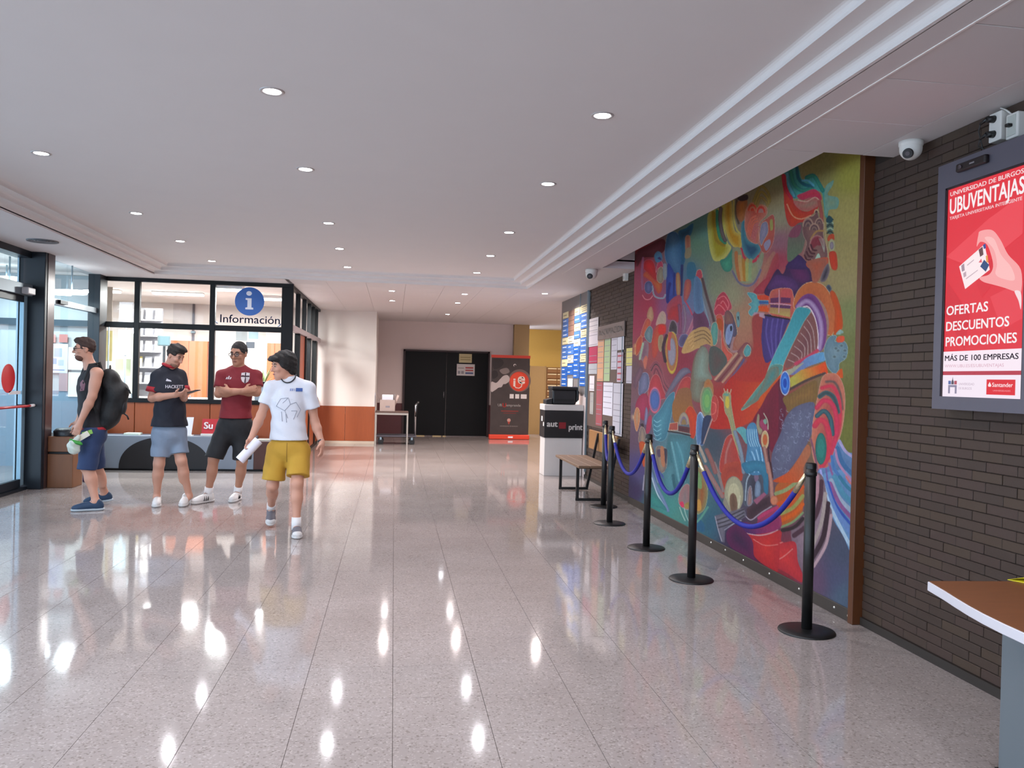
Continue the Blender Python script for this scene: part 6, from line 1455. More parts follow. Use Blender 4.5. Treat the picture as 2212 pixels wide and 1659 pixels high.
# -------- far part (left in the photograph)
fill('I', [(60, 560), (330, 400), (560, 300), (600, 480), (420, 620), (200, 640), (90, 800)], '#6a3f48', '#55262f')
fill('I', [(640, 230), (760, 170), (850, 260), (890, 500), (900, 900), (870, 1050), (760, 900), (640, 760), (590, 560)], '#54758c', '#3c5c78', line='#6d8ea0')
fill('I', [(830, 180), (960, 110), (1100, 20), (1060, 220), (960, 330), (950, 700), (880, 760), (880, 420)], '#274a5c', '#35627a')
fill('I', [(640, 750), (760, 900), (860, 1050), (880, 1300), (760, 1340), (640, 1460), (610, 1300)], '#3c5690', '#2c3f78')
stroke('I', [(680, 1100), (650, 1250), (640, 1420)], 50, '#20296a'); stroke('I', [(760, 920), (755, 1100), (750, 1300)], 40, '#28366f')
stroke('I', [(900, 780), (890, 1000), (880, 1300)], 50, '#28355f')
fill('I', [(960, 260), (1040, 250), (1050, 460), (1000, 560), (960, 480)], '#8d5a4a', '#9a7560'); fill('I', [(970, 480), (1060, 460), (1050, 620), (950, 640)], '#857a64')
fill('I', [(210, 820), (230, 700), (320, 670), (400, 740), (440, 980), (420, 1040), (330, 960), (250, 880)], '#b03338', '#963236', line='#a8566a')
fill('I', [(200, 960), (260, 880), (330, 950), (420, 1040), (520, 1060), (540, 1200), (470, 1280), (380, 1120), (300, 1030)], '#a5653f', '#a24a3e')
fill('I', [(430, 900), (460, 740), (520, 690), (560, 800), (470, 830)], '#a1485a', line='#b58a88'); fill('I', [(450, 960), (480, 840), (530, 800), (575, 900), (560, 1050), (510, 1090), (460, 1050)], '#8d8876', '#7c6a60', line=CRM)
fill('I', [(400, 600), (460, 520), (530, 560), (540, 680), (440, 720)], '#4f7388'); fill('I', [(460, 650), (500, 620), (530, 680)], '#463a62')
fill('I', [(230, 1120), (280, 1060), (350, 1080), (370, 1200), (310, 1280), (240, 1240)], '#62688a', '#4a4a6a', line='#8f86a0')
stroke('I', [(370, 1150), (390, 1290), (450, 1350), (560, 1360), (600, 1300)], 26, '#76808c', '#9aa4a8'); stroke('I', [(190, 1310), (240, 1380), (320, 1380), (370, 1320)], 16, '#b87c80')
fill('I', [(560, 760), (620, 760), (630, 950), (590, 1040), (560, 950)], '#8b8a86', '#74808a'); stroke('I', [(200, 640), (180, 900), (190, 1200)], 40, '#8a5a72')
fill('I', [(790, 940), (860, 940), (870, 1280), (800, 1290)], '#9a8660', '#8d5a4c'); fill('I', [(950, 1060), (1050, 1040), (1060, 1200), (1000, 1380), (930, 1400)], '#a05f4a', '#8a4f5a')
fill('I', [(1130, 740), (1000, 740), (1000, 1000), (1140, 980)], '#2f6478', a=.8)
fill('I', [(1170, 870), (1240, 860), (1260, 1000), (1150, 1010)], '#a04a55', line=CRM); fill('I', [(1140, 1020), (1260, 1020), (1240, 1120), (1180, 1160), (1130, 1100)], '#9a8a70')
stroke('I', [(1190, 1150), (1230, 1300), (1286, 1560)], 34, '#7d8590', '#5d6a74'); stroke('I', [(960, 1420), (1040, 1560), (1080, 1659)], 26, '#a04a5c')
fill('I', [(640, 1480), (760, 1340), (880, 1330), (880, 1659), (640, 1659)], '#9a3f48', '#8a4a5a')
fill('K', [(640, 240), (680, 60), (780, 0), (860, 20), (830, 300), (760, 260)], '#9d3138', '#8c3a44'); stroke('K', [(850, 0), (870, 250), (860, 480)], 60, '#7f4f66', '#5f3a52'); stroke('K', [(930, 0), (960, 250), (930, 480)], 50, '#7d6f7a', '#6a4a60')
fill('K', [(1060, 420), (1140, 300), (1090, 150), (1286, 100), (1286, 400), (1150, 430)], '#4c3556', '#5d3c5e'); stroke('K', [(1000, 520), (1060, 400), (1120, 250)], 70, '#8f5a6c', '#a07a80')
fill('K', [(270, 160), (310, 40), (360, 30), (390, 200), (350, 290), (280, 230)], '#a58a70', '#94705c'); fill('K', [(160, 520), (260, 240), (340, 290), (300, 420), (220, 560)], '#a55c3f', '#964a4e', line='#b08a74')
fill('K', [(230, 500), (310, 370), (370, 440), (340, 660), (250, 600)], '#6f8284', '#54666e', line='#8c9a94'); fill('K', [(70, 880), (80, 660), (170, 540), (180, 700), (120, 850)], '#a5493f', '#94503c', line='#b5906a')
fill('K', [(120, 900), (200, 660), (260, 640), (300, 700), (290, 900), (230, 1130), (190, 1000)], '#6f5260', '#7f6a70'); stroke('K', [(200, 680), (170, 820), (140, 960)], 36, '#8a9a88'); fill('K', [(200, 1000), (250, 900), (280, 960), (240, 1140)], '#a06456')
fill('K', [(430, 340), (490, 150), (560, 100), (610, 180), (600, 330), (500, 360)], '#94897c', '#a58a80'); fill('K', [(370, 900), (360, 600), (440, 360), (600, 340), (610, 480), (540, 560), (470, 820), (420, 930)], '#a3523c', '#96443f')
fill('K', [(470, 470), (490, 360), (580, 360), (600, 470), (520, 520)], '#ad3230'); fill('K', [(470, 740), (480, 560), (550, 530), (560, 640), (520, 830)], '#7e6f58', '#8f8068')
arcs('K', 716, 830, 112, 400, [(1, '#a89448', '#8f7c38'), (.86, '#8d6a4a', '#a05a48'), (.62, '#84808a', '#74707c')]); fill('K', [(640, 700), (660, 500), (720, 480), (690, 640), (690, 800), (640, 780)], '#a0524a')
fill('K', [(660, 460), (700, 290), (760, 280), (810, 380), (800, 520), (740, 470)], '#332b34', '#4a4148', line='#8f8a86'); stroke('K', [(620, 540), (560, 750), (600, 1000)], 55, '#3d2a38')
fill('K', [(840, 620), (900, 520), (1000, 530), (1000, 660), (920, 740), (850, 720)], '#4b4560', '#5d5a74', line='#8a849a')
fill('K', [(1000, 560), (1120, 430), (1286, 400), (1286, 700), (1150, 780), (1000, 850), (890, 830)], '#9a7a54', '#a58a60')
for k in range(4): stroke('K', [(1000+20*k, 600+60*k), (1130, 520+60*k), (1286, 480+55*k)], 12, '#b59a70')
for k, c in enumerate(('#73404c', '#3d2735', '#7d4450', '#5f2f40')): stroke('K', [(330+20*k, 1120+45*k), (430, 1010+40*k), (520-8*k, 1130+40*k), (570-8*k, 1330+30*k), (660-14*k, 1470+22*k)], 46, c, '#8d5a60')
fill('K', [(310, 1659), (320, 1400), (400, 1240), (490, 1280), (560, 1500), (600, 1659)], '#a04348', '#8a3a44', line='#b07a78'); fill('K', [(370, 1659), (390, 1540), (430, 1500), (480, 1659)], '#3f5c8c')
fill('K', [(130, 1600), (140, 1300), (220, 1200), (300, 1260), (290, 1500)], '#6d6f86', '#51566c', line='#8f8fa0'); fill('K', [(50, 1300), (150, 1100), (200, 1180), (130, 1350), (60, 1500)], '#6f5460', '#584452')
fill('K', [(800, 1240), (900, 1130), (1000, 1120), (1060, 1200), (1000, 1220), (900, 1300), (760, 1480), (640, 1640), (600, 1600)], '#6f6c78', '#5c5666'); fill('K', [(780, 1600), (900, 1330), (1040, 1290), (1060, 1500), (1000, 1659), (800, 1659)], '#9d4a45', '#8f3f44', line='#b08078')
fill('K', [(850, 1659), (940, 1560), (1030, 1659)], '#5d4a38')
fill('K', [(1060, 1300), (1110, 950), (1200, 780), (1286, 740), (1286, 1659), (1060, 1659)], '#71776a', '#6a5c50')
fill('L', [(60, 340), (120, 150), (220, 80), (300, 150), (310, 400), (230, 560), (150, 520)], '#8d3a56', '#7f3048'); arcs('L', 410, 200, 110, 240, [(1, '#b0707c', '#a04a62'), (.86, '#6d5f80', None), (.68, '#4a6290', '#3f5780')])
fill('L', [(380, 520), (500, 380), (640, 150), (760, 60), (740, 300), (690, 560), (620, 860), (520, 940), (430, 880), (380, 700)], '#4f7f8c', '#3d6a7a', line='#6f9aa0')
for k in range(5): stroke('L', [(395, 560+80*k), (450, 600+80*k), (520, 560+80*k)], 12, '#7aa2ac')
fill('L', [(720, 320), (790, 120), (860, 0), (1040, 0), (1080, 250), (1130, 480), (900, 560), (760, 590)], '#85603a', '#7d5a42', ((800, 500), (950, 50))); fill('L', [(960, 440), (1010, 330), (1080, 330), (1170, 500), (1160, 700), (1110, 880), (1050, 860), (1030, 600)], '#a8482c', '#9c3f34', line='#b56a48')
arcs('L', 930, 640, 100, 220, [(1, '#8d8474', '#7a6f64'), (.72, '#6f6470', '#8a7f7c'), (.45, '#7d6a4c', None)], 180, 360); fill('L', [(680, 620), (820, 600), (820, 740), (660, 740)], '#8f5048', line=CRM, curved=False); fill('L', [(830, 660), (1040, 690), (1040, 800), (830, 760)], '#4a2f38', '#5f3c40', curved=False)
stroke('L', [(650, 760), (850, 790), (1050, 840)], 26, '#2f2a30'); stroke('L', [(660, 745), (850, 765), (1050, 810)], 10, '#8f8a7f')
fill('L', [(640, 900), (760, 820), (1050, 870), (1090, 1000), (980, 1659), (620, 1659)], '#4f7c86', '#44686f')
for k in range(4): stroke('L', [(660+50*k, 960), (700+70*k, 1250), (800+50*k, 1659)], 34, ['#3d6a72', '#6a949a', '#487880', '#5d8a92'][k], a=.8)
fill('L', [(1160, 640), (1200, 460), (1286, 480), (1286, 980), (1180, 960), (1150, 800)], '#4a6688', '#3c5074', line='#8a9ab0'); stroke('L', [(1180, 480), (1230, 420), (1286, 520)], 14, '#a4b4c4')
fill('L', [(40, 480), (80, 340), (130, 380), (140, 560), (90, 760), (50, 640)], '#94806c', '#a56a48', line=CRM); fill('L', [(130, 960), (140, 740), (190, 680), (240, 780), (250, 980)], '#8f7f70', '#5f5a60', line=CRM); fill('L', [(130, 970), (240, 980), (250, 1300), (210, 1400), (170, 1250)], '#a55a2f', '#9a4a34')
fill('L', [(220, 600), (250, 330), (290, 420), (260, 640)], '#7a7a92', '#60586e'); fill('L', [(250, 760), (290, 520), (350, 480), (340, 700), (290, 800)], '#8d3a52'); fill('L', [(150, 640), (200, 620), (210, 690)], '#2c1f2a')
fill('L', [(440, 1040), (560, 1040), (630, 1120), (620, 1400), (560, 1500), (480, 1480), (430, 1250)], '#8a8272', '#6a5f60', line='#9a948a'); fill('L', [(450, 1100), (520, 1090), (520, 1200), (470, 1220)], '#544a5c'); fill('L', [(560, 1100), (630, 1090), (620, 1330), (590, 1300)], '#3c3a48'); fill('L', [(510, 1060), (570, 1060), (590, 1380), (530, 1350)], '#9a6f58')
stroke('L', [(340, 1150), (400, 1350), (480, 1659)], 70, '#7f8a98', '#5d6a8a'); stroke('N', [(380, 200), (480, 450), (620, 720), (720, 950)], 60, '#6f7f98', '#566a88'); stroke('N', [(400, 300), (500, 600), (640, 850)], 24, '#9aa6b0'); stroke('N', [(540, 180), (640, 300), (660, 340)], 50, '#4a5a88')
fill('N', [(380, 620), (520, 680), (700, 940), (560, 900), (380, 830)], '#3f7f78', '#3a6f70'); fill('N', [(640, 200), (820, 0), (880, 500), (800, 700), (680, 560)], '#558088', '#4a7078')
stroke('N', [(820, 250), (850, 450), (900, 580)], 60, '#365f68'); fill('N', [(930, 780), (960, 560), (1080, 420), (1160, 500), (1150, 900), (1020, 900)], '#7a7070', '#8f6a6a', line='#94a09a'); fill('N', [(950, 800), (1010, 770), (1040, 850), (1000, 890)], '#b03f5c'); fill('N', [(1050, 820), (1150, 780), (1150, 900), (1060, 900)], '#8a7a4c')
stroke('N', [(950, 880), (1000, 1020), (1060, 1150)], 20, '#8fa59c'); stroke('N', [(1040, 900), (1080, 1050), (1140, 1180)], 16, '#8fa59c'); stroke('N', [(220, 540), (235, 400), (250, 250)], 26, '#8f8c98'); fill('N', [(1270, 1090), (1429, 1200), (1429, 1380), (1260, 1290)], '#345c74')

# -------- middle part
fill('E', [(220, 480), (380, 380), (520, 320), (500, 700), (540, 930), (600, 1020), (500, 1180), (370, 1240), (290, 1180), (230, 900)], '#8f8430', '#a8a468', rim=26)
stroke('E', [(310, 450), (330, 700), (360, 900), (480, 980)], 62, '#857028', '#8f7c38'); stroke('E', [(370, 420), (375, 650), (420, 860), (500, 940)], 50, '#3f7f62', '#2c6a5a'); stroke('E', [(430, 380), (420, 560), (450, 760), (500, 900)], 60, '#6a605e', '#4f3c44')
fill('E', [(490, 340), (600, 250), (620, 520), (660, 740), (760, 820), (760, 1020), (650, 1010), (560, 900), (500, 700)], '#a07a2c', '#a8985a', rim=18); stroke('E', [(640, 250), (640, 520), (690, 720), (760, 800)], 36, '#a89a62', '#8f8a58'); stroke('E', [(690, 240), (680, 450), (720, 620)], 44, '#4f443a', '#6f6450')
fill('E', [(690, 300), (760, 240), (860, 240), (840, 480), (760, 600), (690, 500)], '#a06a3c', '#8a5f44'); fill('E', [(700, 210), (850, 150), (870, 230), (760, 260)], '#3f2f34')
fill('E', [(420, 1230), (520, 1180), (620, 1050), (620, 1320), (560, 1410), (470, 1380)], '#4a8a72', '#3c7262')
fill('E', [(770, 620), (830, 590), (840, 820), (900, 920), (1020, 950), (1080, 1060), (980, 1190), (900, 1210), (800, 1080), (760, 850)], '#2f5064', '#4f7a80', rim=22)
stroke('E', [(760, 1040), (800, 1170), (890, 1250), (990, 1230), (1040, 1160)], 44, '#a83c4c', '#943348')
fill('E', [(620, 1060), (740, 1020), (800, 1200), (890, 1270), (1010, 1240), (1100, 1080), (1130, 1160), (1060, 1400), (960, 1580), (820, 1600), (700, 1530), (630, 1380)], '#8f8a66', '#7d7f6a'); 
for k, c in enumerate(('#a0623c', '#a88a5c', '#a0702c', '#94955f', '#7f8f6c')): stroke('E', [(680+60*k, 1100+60*min(k, 2)), (690+55*k, 1300), (740+40*k, 1540)], 56, c, a=.85)
for k in range(7): stroke('E', [(1030+14*k, 1180+10*k), (1020+6*k, 1240+46*k)], 10, '#7f7f76', a=.7)
stroke('E', [(620, 1400), (720, 1580), (860, 1640), (980, 1580), (1080, 1380)], 34, '#66606f', '#74707f')
fill('E', [(820, 600), (850, 380), (950, 290), (1050, 330), (1160, 340), (1180, 470), (1050, 640), (1040, 940), (900, 900), (830, 740)], '#9c4c40', '#a06a5c', line=PNK)
for k in range(6): stroke('E', [(860+24*k, 760+34*k), (920+20*k, 560+34*k), (1000+16*k, 500+44*k)], 22, ('#b4523c' if k < 3 else '#9a4a60'), '#b08270', a=.9)
arcs('E', 945, 420, 90, 140, [(1, '#a86f5a', None), (.8, '#b04a36', None), (.55, '#a86f5a', None), (.35, '#a84434', None)], 180, 360); arcs('E', 1085, 450, 90, 140, [(1, '#a4705c', None), (.8, '#a8443a', None), (.5, '#94706a', None)], 180, 360)
for k in range(3): stroke('E', [(960+30*k, 260+40*k), (1080, 20+90*k), (1200-14*k, 120+80*k), (1230-20*k, 260+40*k)], 40, ('#8a7a48', '#94824c', '#8f7a50')[k], '#7a6a40')
fill('E', [(1050, 840), (1070, 640), (1180, 540), (1280, 480), (1310, 620), (1290, 900), (1200, 1080), (1110, 1090), (1060, 960)], '#a0584a', '#96564e', line=PNK); fill('E', [(1060, 860), (1090, 640), (1180, 600), (1200, 760), (1130, 900), (1090, 980)], '#86808e', '#747080', line=CRM); fill('E', [(1130, 960), (1220, 880), (1240, 960), (1170, 1070)], '#868090'); fill('E', [(1230, 580), (1270, 560), (1280, 700), (1240, 740)], '#8f8a58')
fill('E', [(1357, 1100), (1200, 1400), (1150, 1659), (1357, 1659)], '#8a3a4a', '#96504c', ((1357, 1400), (1150, 1300)))
stroke('E', [(1290, 1110), (1150, 1350), (1040, 1659)], 60, '#96705f', a=.7)
fill('F', [(960, 240), (1060, 100), (1180, 0), (1240, 0), (1180, 180), (1120, 260)], '#94404c', '#8a3a44')
stroke('F', [(130, 20), (200, 300), (280, 560), (320, 720)], 50, '#4d3a3c', '#6a5a5a'); stroke('F', [(60, 100), (150, 420), (250, 780)], 34, '#7f8a90', '#5d6a78')
fill('F', [(0, 540), (140, 540), (240, 800), (0, 840)], '#55334a', '#64405a'); fill('F', [(0, 0), (110, 60), (130, 300), (150, 540), (0, 540)], '#50647c', '#5d7890')
fill('F', [(320, 530), (370, 330), (470, 230), (550, 320), (610, 480), (560, 540), (520, 600), (420, 620), (350, 620)], '#a53c48', '#964050', line='#b07a78'); 
for p in ([(330, 520), (400, 440), (500, 540), (490, 600)], [(380, 350), (480, 300), (560, 420), (530, 540)], [(430, 420), (470, 380), (540, 500)]): stroke('F', p, 16, '#b4686c')
fill('F', [(350, 640), (440, 600), (480, 760), (470, 1000), (540, 1180), (620, 1260), (530, 1360), (450, 1180), (430, 860)], '#a55a50', '#a04e40', line=PNK); fill('F', [(360, 680), (440, 680), (460, 830), (400, 840)], '#96502c')
fill('F', [(480, 800), (500, 620), (570, 540), (640, 640), (700, 900), (640, 1000), (600, 1150), (540, 1130), (490, 980)], '#5f5a70', '#4a4250', line=CRM); fill('F', [(520, 840), (600, 740), (630, 860), (570, 1080), (510, 1040)], '#6f7a96', '#7f8aa0'); fill('F', [(580, 800), (610, 780), (615, 850), (590, 870)], '#1d2230')
fill('F', [(500, 560), (570, 540), (640, 720), (540, 760), (490, 720)], '#7a5a50', '#6a4a50'); stroke('F', [(640, 980), (600, 1180), (700, 1200)], 40, '#8a7070'); stroke('F', [(690, 940), (640, 1080), (680, 1140)], 20, '#8a5a4a'); fill('F', [(680, 600), (730, 560), (740, 760), (700, 800)], '#6f8a88', '#5f7a7c'); fill('F', [(700, 640), (720, 630), (720, 700)], '#24303a')
fill('F', [(270, 960), (280, 780), (340, 720), (380, 800), (370, 1040), (310, 1100)], '#5f8a80', '#4a7a74', line=CRM)
fill('F', [(0, 860), (180, 800), (270, 900), (300, 1110), (200, 1080), (0, 1120)], '#967f5c', '#a0845c')
for k in range(3): stroke('F', [(0, 900+70*k), (150, 860+60*k), (260, 950+60*k)], 14, '#6d5540')
fill('F', [(20, 1300), (90, 1150), (180, 1130), (240, 1280), (230, 1480), (280, 1659), (0, 1659)], '#7a8a80', '#6f6f64'); fill('F', [(240, 1200), (310, 1110), (460, 1200), (530, 1380), (340, 1600), (250, 1500)], '#5a4a48', '#4a5450')
fill('F', [(700, 1200), (820, 1060), (900, 1080), (940, 1180), (850, 1300), (500, 1659), (330, 1659), (560, 1360)], '#7d5f58', '#6f4048'); 
for k, c in enumerate(('#a08470', '#6a3a40', '#9a7a68', '#54506c', '#4c5a84')): stroke('F', [(690+40*k, 1230+34*k), (520+50*k, 1440+34*k), (340+60*k, 1659+20*k)], 34, c)
fill('F', [(800, 1200), (860, 1090), (920, 1150), (900, 1260), (830, 1280)], '#5a8c8c', '#4c7a7c', line=CRM)
fill('F', [(860, 250), (960, 250), (1020, 300), (1060, 420), (1020, 560), (930, 620), (880, 560), (930, 480), (880, 430), (940, 380)], '#5f9090', '#4f7f84', line='#8aa8a0')
fill('F', [(1020, 290), (1210, 270), (1220, 350), (1030, 350)], '#b04c34', curved=False); fill('F', [(1050, 370), (1220, 360), (1220, 430), (1060, 430)], '#3a5080', '#5f8a90', ((1050, 400), (1050, 365)), curved=False); fill('F', [(1040, 460), (1200, 460), (1200, 550), (1050, 540)], '#b0502f', curved=False); fill('F', [(980, 560), (1140, 570), (1150, 660), (940, 610)], '#a0868c', '#8f7c84', curved=False)

# big red garment sweeping across, turquoise horn, purple curtain
fill('G', [(500, 230), (750, 0), (1357, -300), (1357, 150), (1180, 500), (1000, 760), (820, 890), (600, 950), (260, 940), (300, 760), (420, 560)], '#962f2a', '#a14a30', ((500, 600), (1100, 700)), soft=4)
fill('F', [(940, 660), (1120, 640), (1100, 1250), (1200, 1380), (1357, 1300), (1357, 1659), (650, 1659), (850, 1350), (960, 1150)], '#86403e', '#93352f', ((1000, 900), (900, 1659)), soft=6)
fill('F', [(1100, 1100), (1110, 700), (1160, 640), (1400, 680), (1400, 1200), (1250, 1350), (1150, 1370)], '#4a3c70', '#3c3060')
for k in range(4): stroke('F', [(1150+62*k, 680), (1140+60*k, 950), (1190+60*k, 1200), (1240+50*k, 1330)], 26, '#5d5080', '#463a6c')
fill('B', [(85, 790), (430, 860), (400, 950), (260, 1300), (150, 1460), (70, 1380), (30, 1150), (50, 950)], '#4a3c70', '#3f3464'); 
for k in range(4): stroke('B', [(120+75*k, 860), (100+70*k, 1060), (140+50*k, 1280), (180+20*k, 1420)], 30, '#5c5284', '#42386a')
fill('B', [(85, 510), (160, 300), (260, 140), (340, 210), (420, 40), (540, -30), (660, 20), (740, 180), (770, 330), (640, 420), (560, 520), (480, 560)], '#4c2f54', '#3c2648', line=None)
fill('B', [(440, 100), (560, 60), (690, 160), (720, 300), (600, 340), (480, 260)], '#5f2f58', '#4c2a50'); fill('B', [(120, 420), (220, 240), (320, 230), (480, 280), (560, 400), (480, 460), (300, 420)], '#5a3a66', '#4a3058')
fill('A', [(400, 1659), (410, 1580), (480, 1480), (560, 1460), (640, 1520), (720, 1659)], '#45305c', '#3a2850')
fill('B', [(150, 520), (220, 430), (440, 420), (490, 520), (510, 680), (440, 850), (150, 780)], '#8a4a58', '#a05a4c', line=PNK); fill('B', [(150, 640), (450, 660), (440, 830), (150, 770)], '#8f6a54', '#9a8a58', ((300, 660), (300, 820)), curved=False)
fill('B', [(330, 440), (440, 430), (470, 540), (320, 550)], '#a04f50'); fill('B', [(160, 560), (280, 545), (280, 620), (160, 630)], '#5c3254', curved=False); fill('B', [(310, 545), (450, 555), (450, 630), (310, 625)], '#5c3254', curved=False); fill('B', [(160, 650), (450, 665), (445, 710), (160, 690)], '#583456', curved=False)
stroke('B', [(285, 440), (285, 620), (280, 770)], 12, '#b08a90'); stroke('B', [(150, 635), (300, 640), (455, 660)], 12, '#b08a98')
fill('B', [(0, 515), (140, 530), (140, 590), (0, 580)], '#ac4a34', curved=False); fill('B', [(0, 600), (135, 610), (135, 650), (0, 630)], '#33507c', '#5f8a90', ((60, 620), (60, 660)), curved=False); fill('B', [(0, 690), (140, 700), (130, 760), (0, 740)], '#b0542c', curved=False); fill('B', [(0, 770), (80, 790), (80, 850), (0, 820)], '#9a8088', curved=False)
stroke('B', [(80, 800), (250, 830), (430, 860)], 22, '#2a1a1c')
# maroon dress
fill('Cc', [(0, 480), (140, 380), (290, 180), (330, 300), (380, 620), (340, 900), (220, 1200), (140, 1180), (60, 900), (0, 700)], '#662134', '#54263a'); fill('G', [(1230, 330), (1357, 150), (1357, 1100), (1250, 1330), (1200, 1000), (1000, 860), (960, 790), (1100, 560)], '#5f2234', '#6a2438')
# rainbow arch
fill('B', [(500, 700), (540, 480), (680, 340), (860, 340), (980, 440), (1060, 640), (1090, 900), (1050, 1080), (960, 1100), (900, 1300), (720, 1330), (740, 760)], '#9a5a3c', '#a0623f', line=CRM)
fill('B', [(1010, 480), (1080, 470), (1160, 660), (1200, 900), (1180, 1010), (1070, 1080), (1080, 760)], '#a8481f', '#96502f')
fill('B', [(560, 640), (660, 520), (800, 520), (940, 680), (1000, 900), (980, 1090), (940, 1250), (880, 1300), (780, 1000), (700, 700)], '#7f6462', '#8a6f66'); 
fill('B', [(530, 680), (620, 530), (760, 500), (880, 640), (960, 880), (960, 1150), (900, 1300), (830, 1300), (840, 1000), (740, 720)], '#55285a', '#6d4470')
stroke('B', [(560, 680), (680, 600), (800, 700), (880, 900), (890, 1100), (860, 1280)], 90, '#94809a', '#5d3466'); stroke('B', [(600, 700), (700, 680), (790, 820), (840, 1050), (840, 1280)], 18, '#b5a8aa')
fill('B', [(640, 900), (740, 770), (810, 900), (840, 1130), (820, 1300), (700, 1400), (560, 1480), (400, 1560), (370, 1500), (450, 1300)], '#664448', '#74504c')
for k in range(7): stroke('B', [(690-46*k, 870+95*k), (770-40*k, 1020+80*k), (800-52*k, 1290+44*k)], 12, '#94807c')
stroke('B', [(830, 1310), (700, 1400), (520, 1500)], 50, '#a04056', '#964a58')
fill('B', [(520, 720), (640, 690), (740, 740), (640, 900), (480, 1220), (360, 1480), (300, 1659), (110, 1659), (250, 1300), (400, 1000)], '#3f7f86', '#4f8c92', ((700, 760), (200, 1600)), line='#94a090')
fill('Cc', [(170, 0), (340, 0), (280, 160), (120, 360), (-60, 520), (-260, 640), (-60, 360), (80, 180)], '#47797a', '#5a7a70', line='#8a9a86'); fill('G', [(1200, 0), (1357, -60), (1357, 120), (1210, 310), (1000, 520), (760, 620), (960, 460), (1100, 250)], '#4a7674', '#6a6a5c')
fill('Cc', [(140, 370), (290, 180), (300, 130), (120, 340), (0, 470), (0, 620)], '#a5502c'); 
# forearm with blue scroll, orange and yellow sleeve, pale blue hand
fill('B', [(420, 1600), (560, 1520), (700, 1400), (920, 1330), (960, 1440), (700, 1540), (540, 1640), (440, 1659)], '#64688a', '#5f86a0', ((500, 1600), (900, 1380))); fill('B', [(380, 1600), (480, 1560), (640, 1480), (560, 1560), (440, 1659), (380, 1659)], '#8a8a78')
fill('B', [(520, 1659), (660, 1590), (950, 1470), (990, 1640), (960, 1659)], '#ac4a2c', '#a08a44', ((950, 1560), (560, 1659)), curved=False); fill('Cc', [(440, 180), (600, 60), (950, -20), (960, 100), (820, 170), (450, 310)], '#b04e2c', '#96904c', ((900, 40), (500, 230)), curved=False)
stroke('Cc', [(440, 340), (620, 240), (800, 160), (940, 110)], 40, '#463a38', '#5a4440'); arcs('Cc', 370, 250, 72, 175, [(1, '#9aa4b0', None), (.9, '#3c64a0', '#2c5290'), (.62, '#5580b4', '#3a68a8'), (.4, '#24488c', None)])
fill('B', [(930, 1300), (980, 1150), (1060, 1090), (1110, 1110), (1090, 1180), (1220, 1180), (1270, 1280), (1240, 1420), (1150, 1490), (1140, 1580), (1080, 1640), (990, 1560), (950, 1440)], '#6f8086', '#5a6f78', line='#8a9a98')
for x, y in ((1180, 1240), (1230, 1310), (1220, 1400), (1130, 1310), (1080, 1400), (1100, 1280)): fill('B', [(x-40, y), (x, y-34), (x+36, y), (x, y+30)], '#454f52', '#74868a')
fill('B', [(1110, 1130), (1160, 1100), (1220, 1110), (1210, 1180), (1120, 1190)], '#b0543c'); fill('B', [(1100, 1070), (1160, 1010), (1210, 1050), (1140, 1080)], '#7a9088')
fill('Cc', [(1100, 130), (1180, 40), (1200, 130), (1190, 180)], '#a8522c')
# ochre fringe, grey curled sleeve
fill('Cc', [(340, 470), (460, 390), (790, 210), (830, 330), (820, 500), (580, 560), (420, 680), (390, 600)], '#7a5f3a', '#6a5636'); 
for k in range(9): stroke('Cc', [(430+44*k, 420-22*k), (440+42*k, 600-12*k)], 9, '#6a5038', a=.7)
fill('Cc', [(380, 740), (520, 590), (760, 520), (800, 640), (770, 900), (720, 1050), (560, 1330), (330, 1600), (200, 1640), (180, 1280), (310, 960)], '#5f6272', '#565668'); curls('Cc', 520, 860, 210, 230, 46, '#858898', 2); curls('Cc', 330, 1350, 130, 200, 26, '#7f8292', 3)
# pink and green shell
fill('Cc', [(830, 480), (900, 180), (1000, 110), (1120, 130), (1210, 300), (1230, 560), (1190, 900), (1110, 1150), (1000, 1440), (850, 1480), (760, 1250), (760, 900), (800, 640)], '#8f4a48', '#a06a58', line=PNK)
for pts, w, c, c2 in (([(960, 230), (1080, 240), (1160, 400), (1190, 620)], 46, '#5a4f4c', '#8a5a50'), ([(900, 320), (1050, 300), (1140, 480), (1160, 760), (1120, 1000)], 60, '#a83a4c', '#964a50'), ([(870, 440), (960, 390), (1070, 460), (1130, 660)], 70, '#37484c', '#4a5f60'), ([(830, 600), (930, 500), (1050, 560), (1110, 780), (1090, 1060), (1000, 1300)], 70, '#a83c54', '#963a4a'),
                     ([(830, 720), (930, 650), (1020, 760), (1050, 980)], 66, '#3f5f64', '#2c3c48'), ([(800, 860), (870, 780), (960, 840), (1010, 1060), (990, 1280), (900, 1440)], 80, '#a8404c', '#9a3a50')): stroke('Cc', pts, w, c, c2)
arcs('Cc', 885, 1190, 82, 230, [(1, '#2f6660', '#24504c'), (.6, '#357068', None)]); stroke('Cc', [(740, 1050), (790, 1250), (840, 1500)], 30, '#6a4a58', '#8a6068')
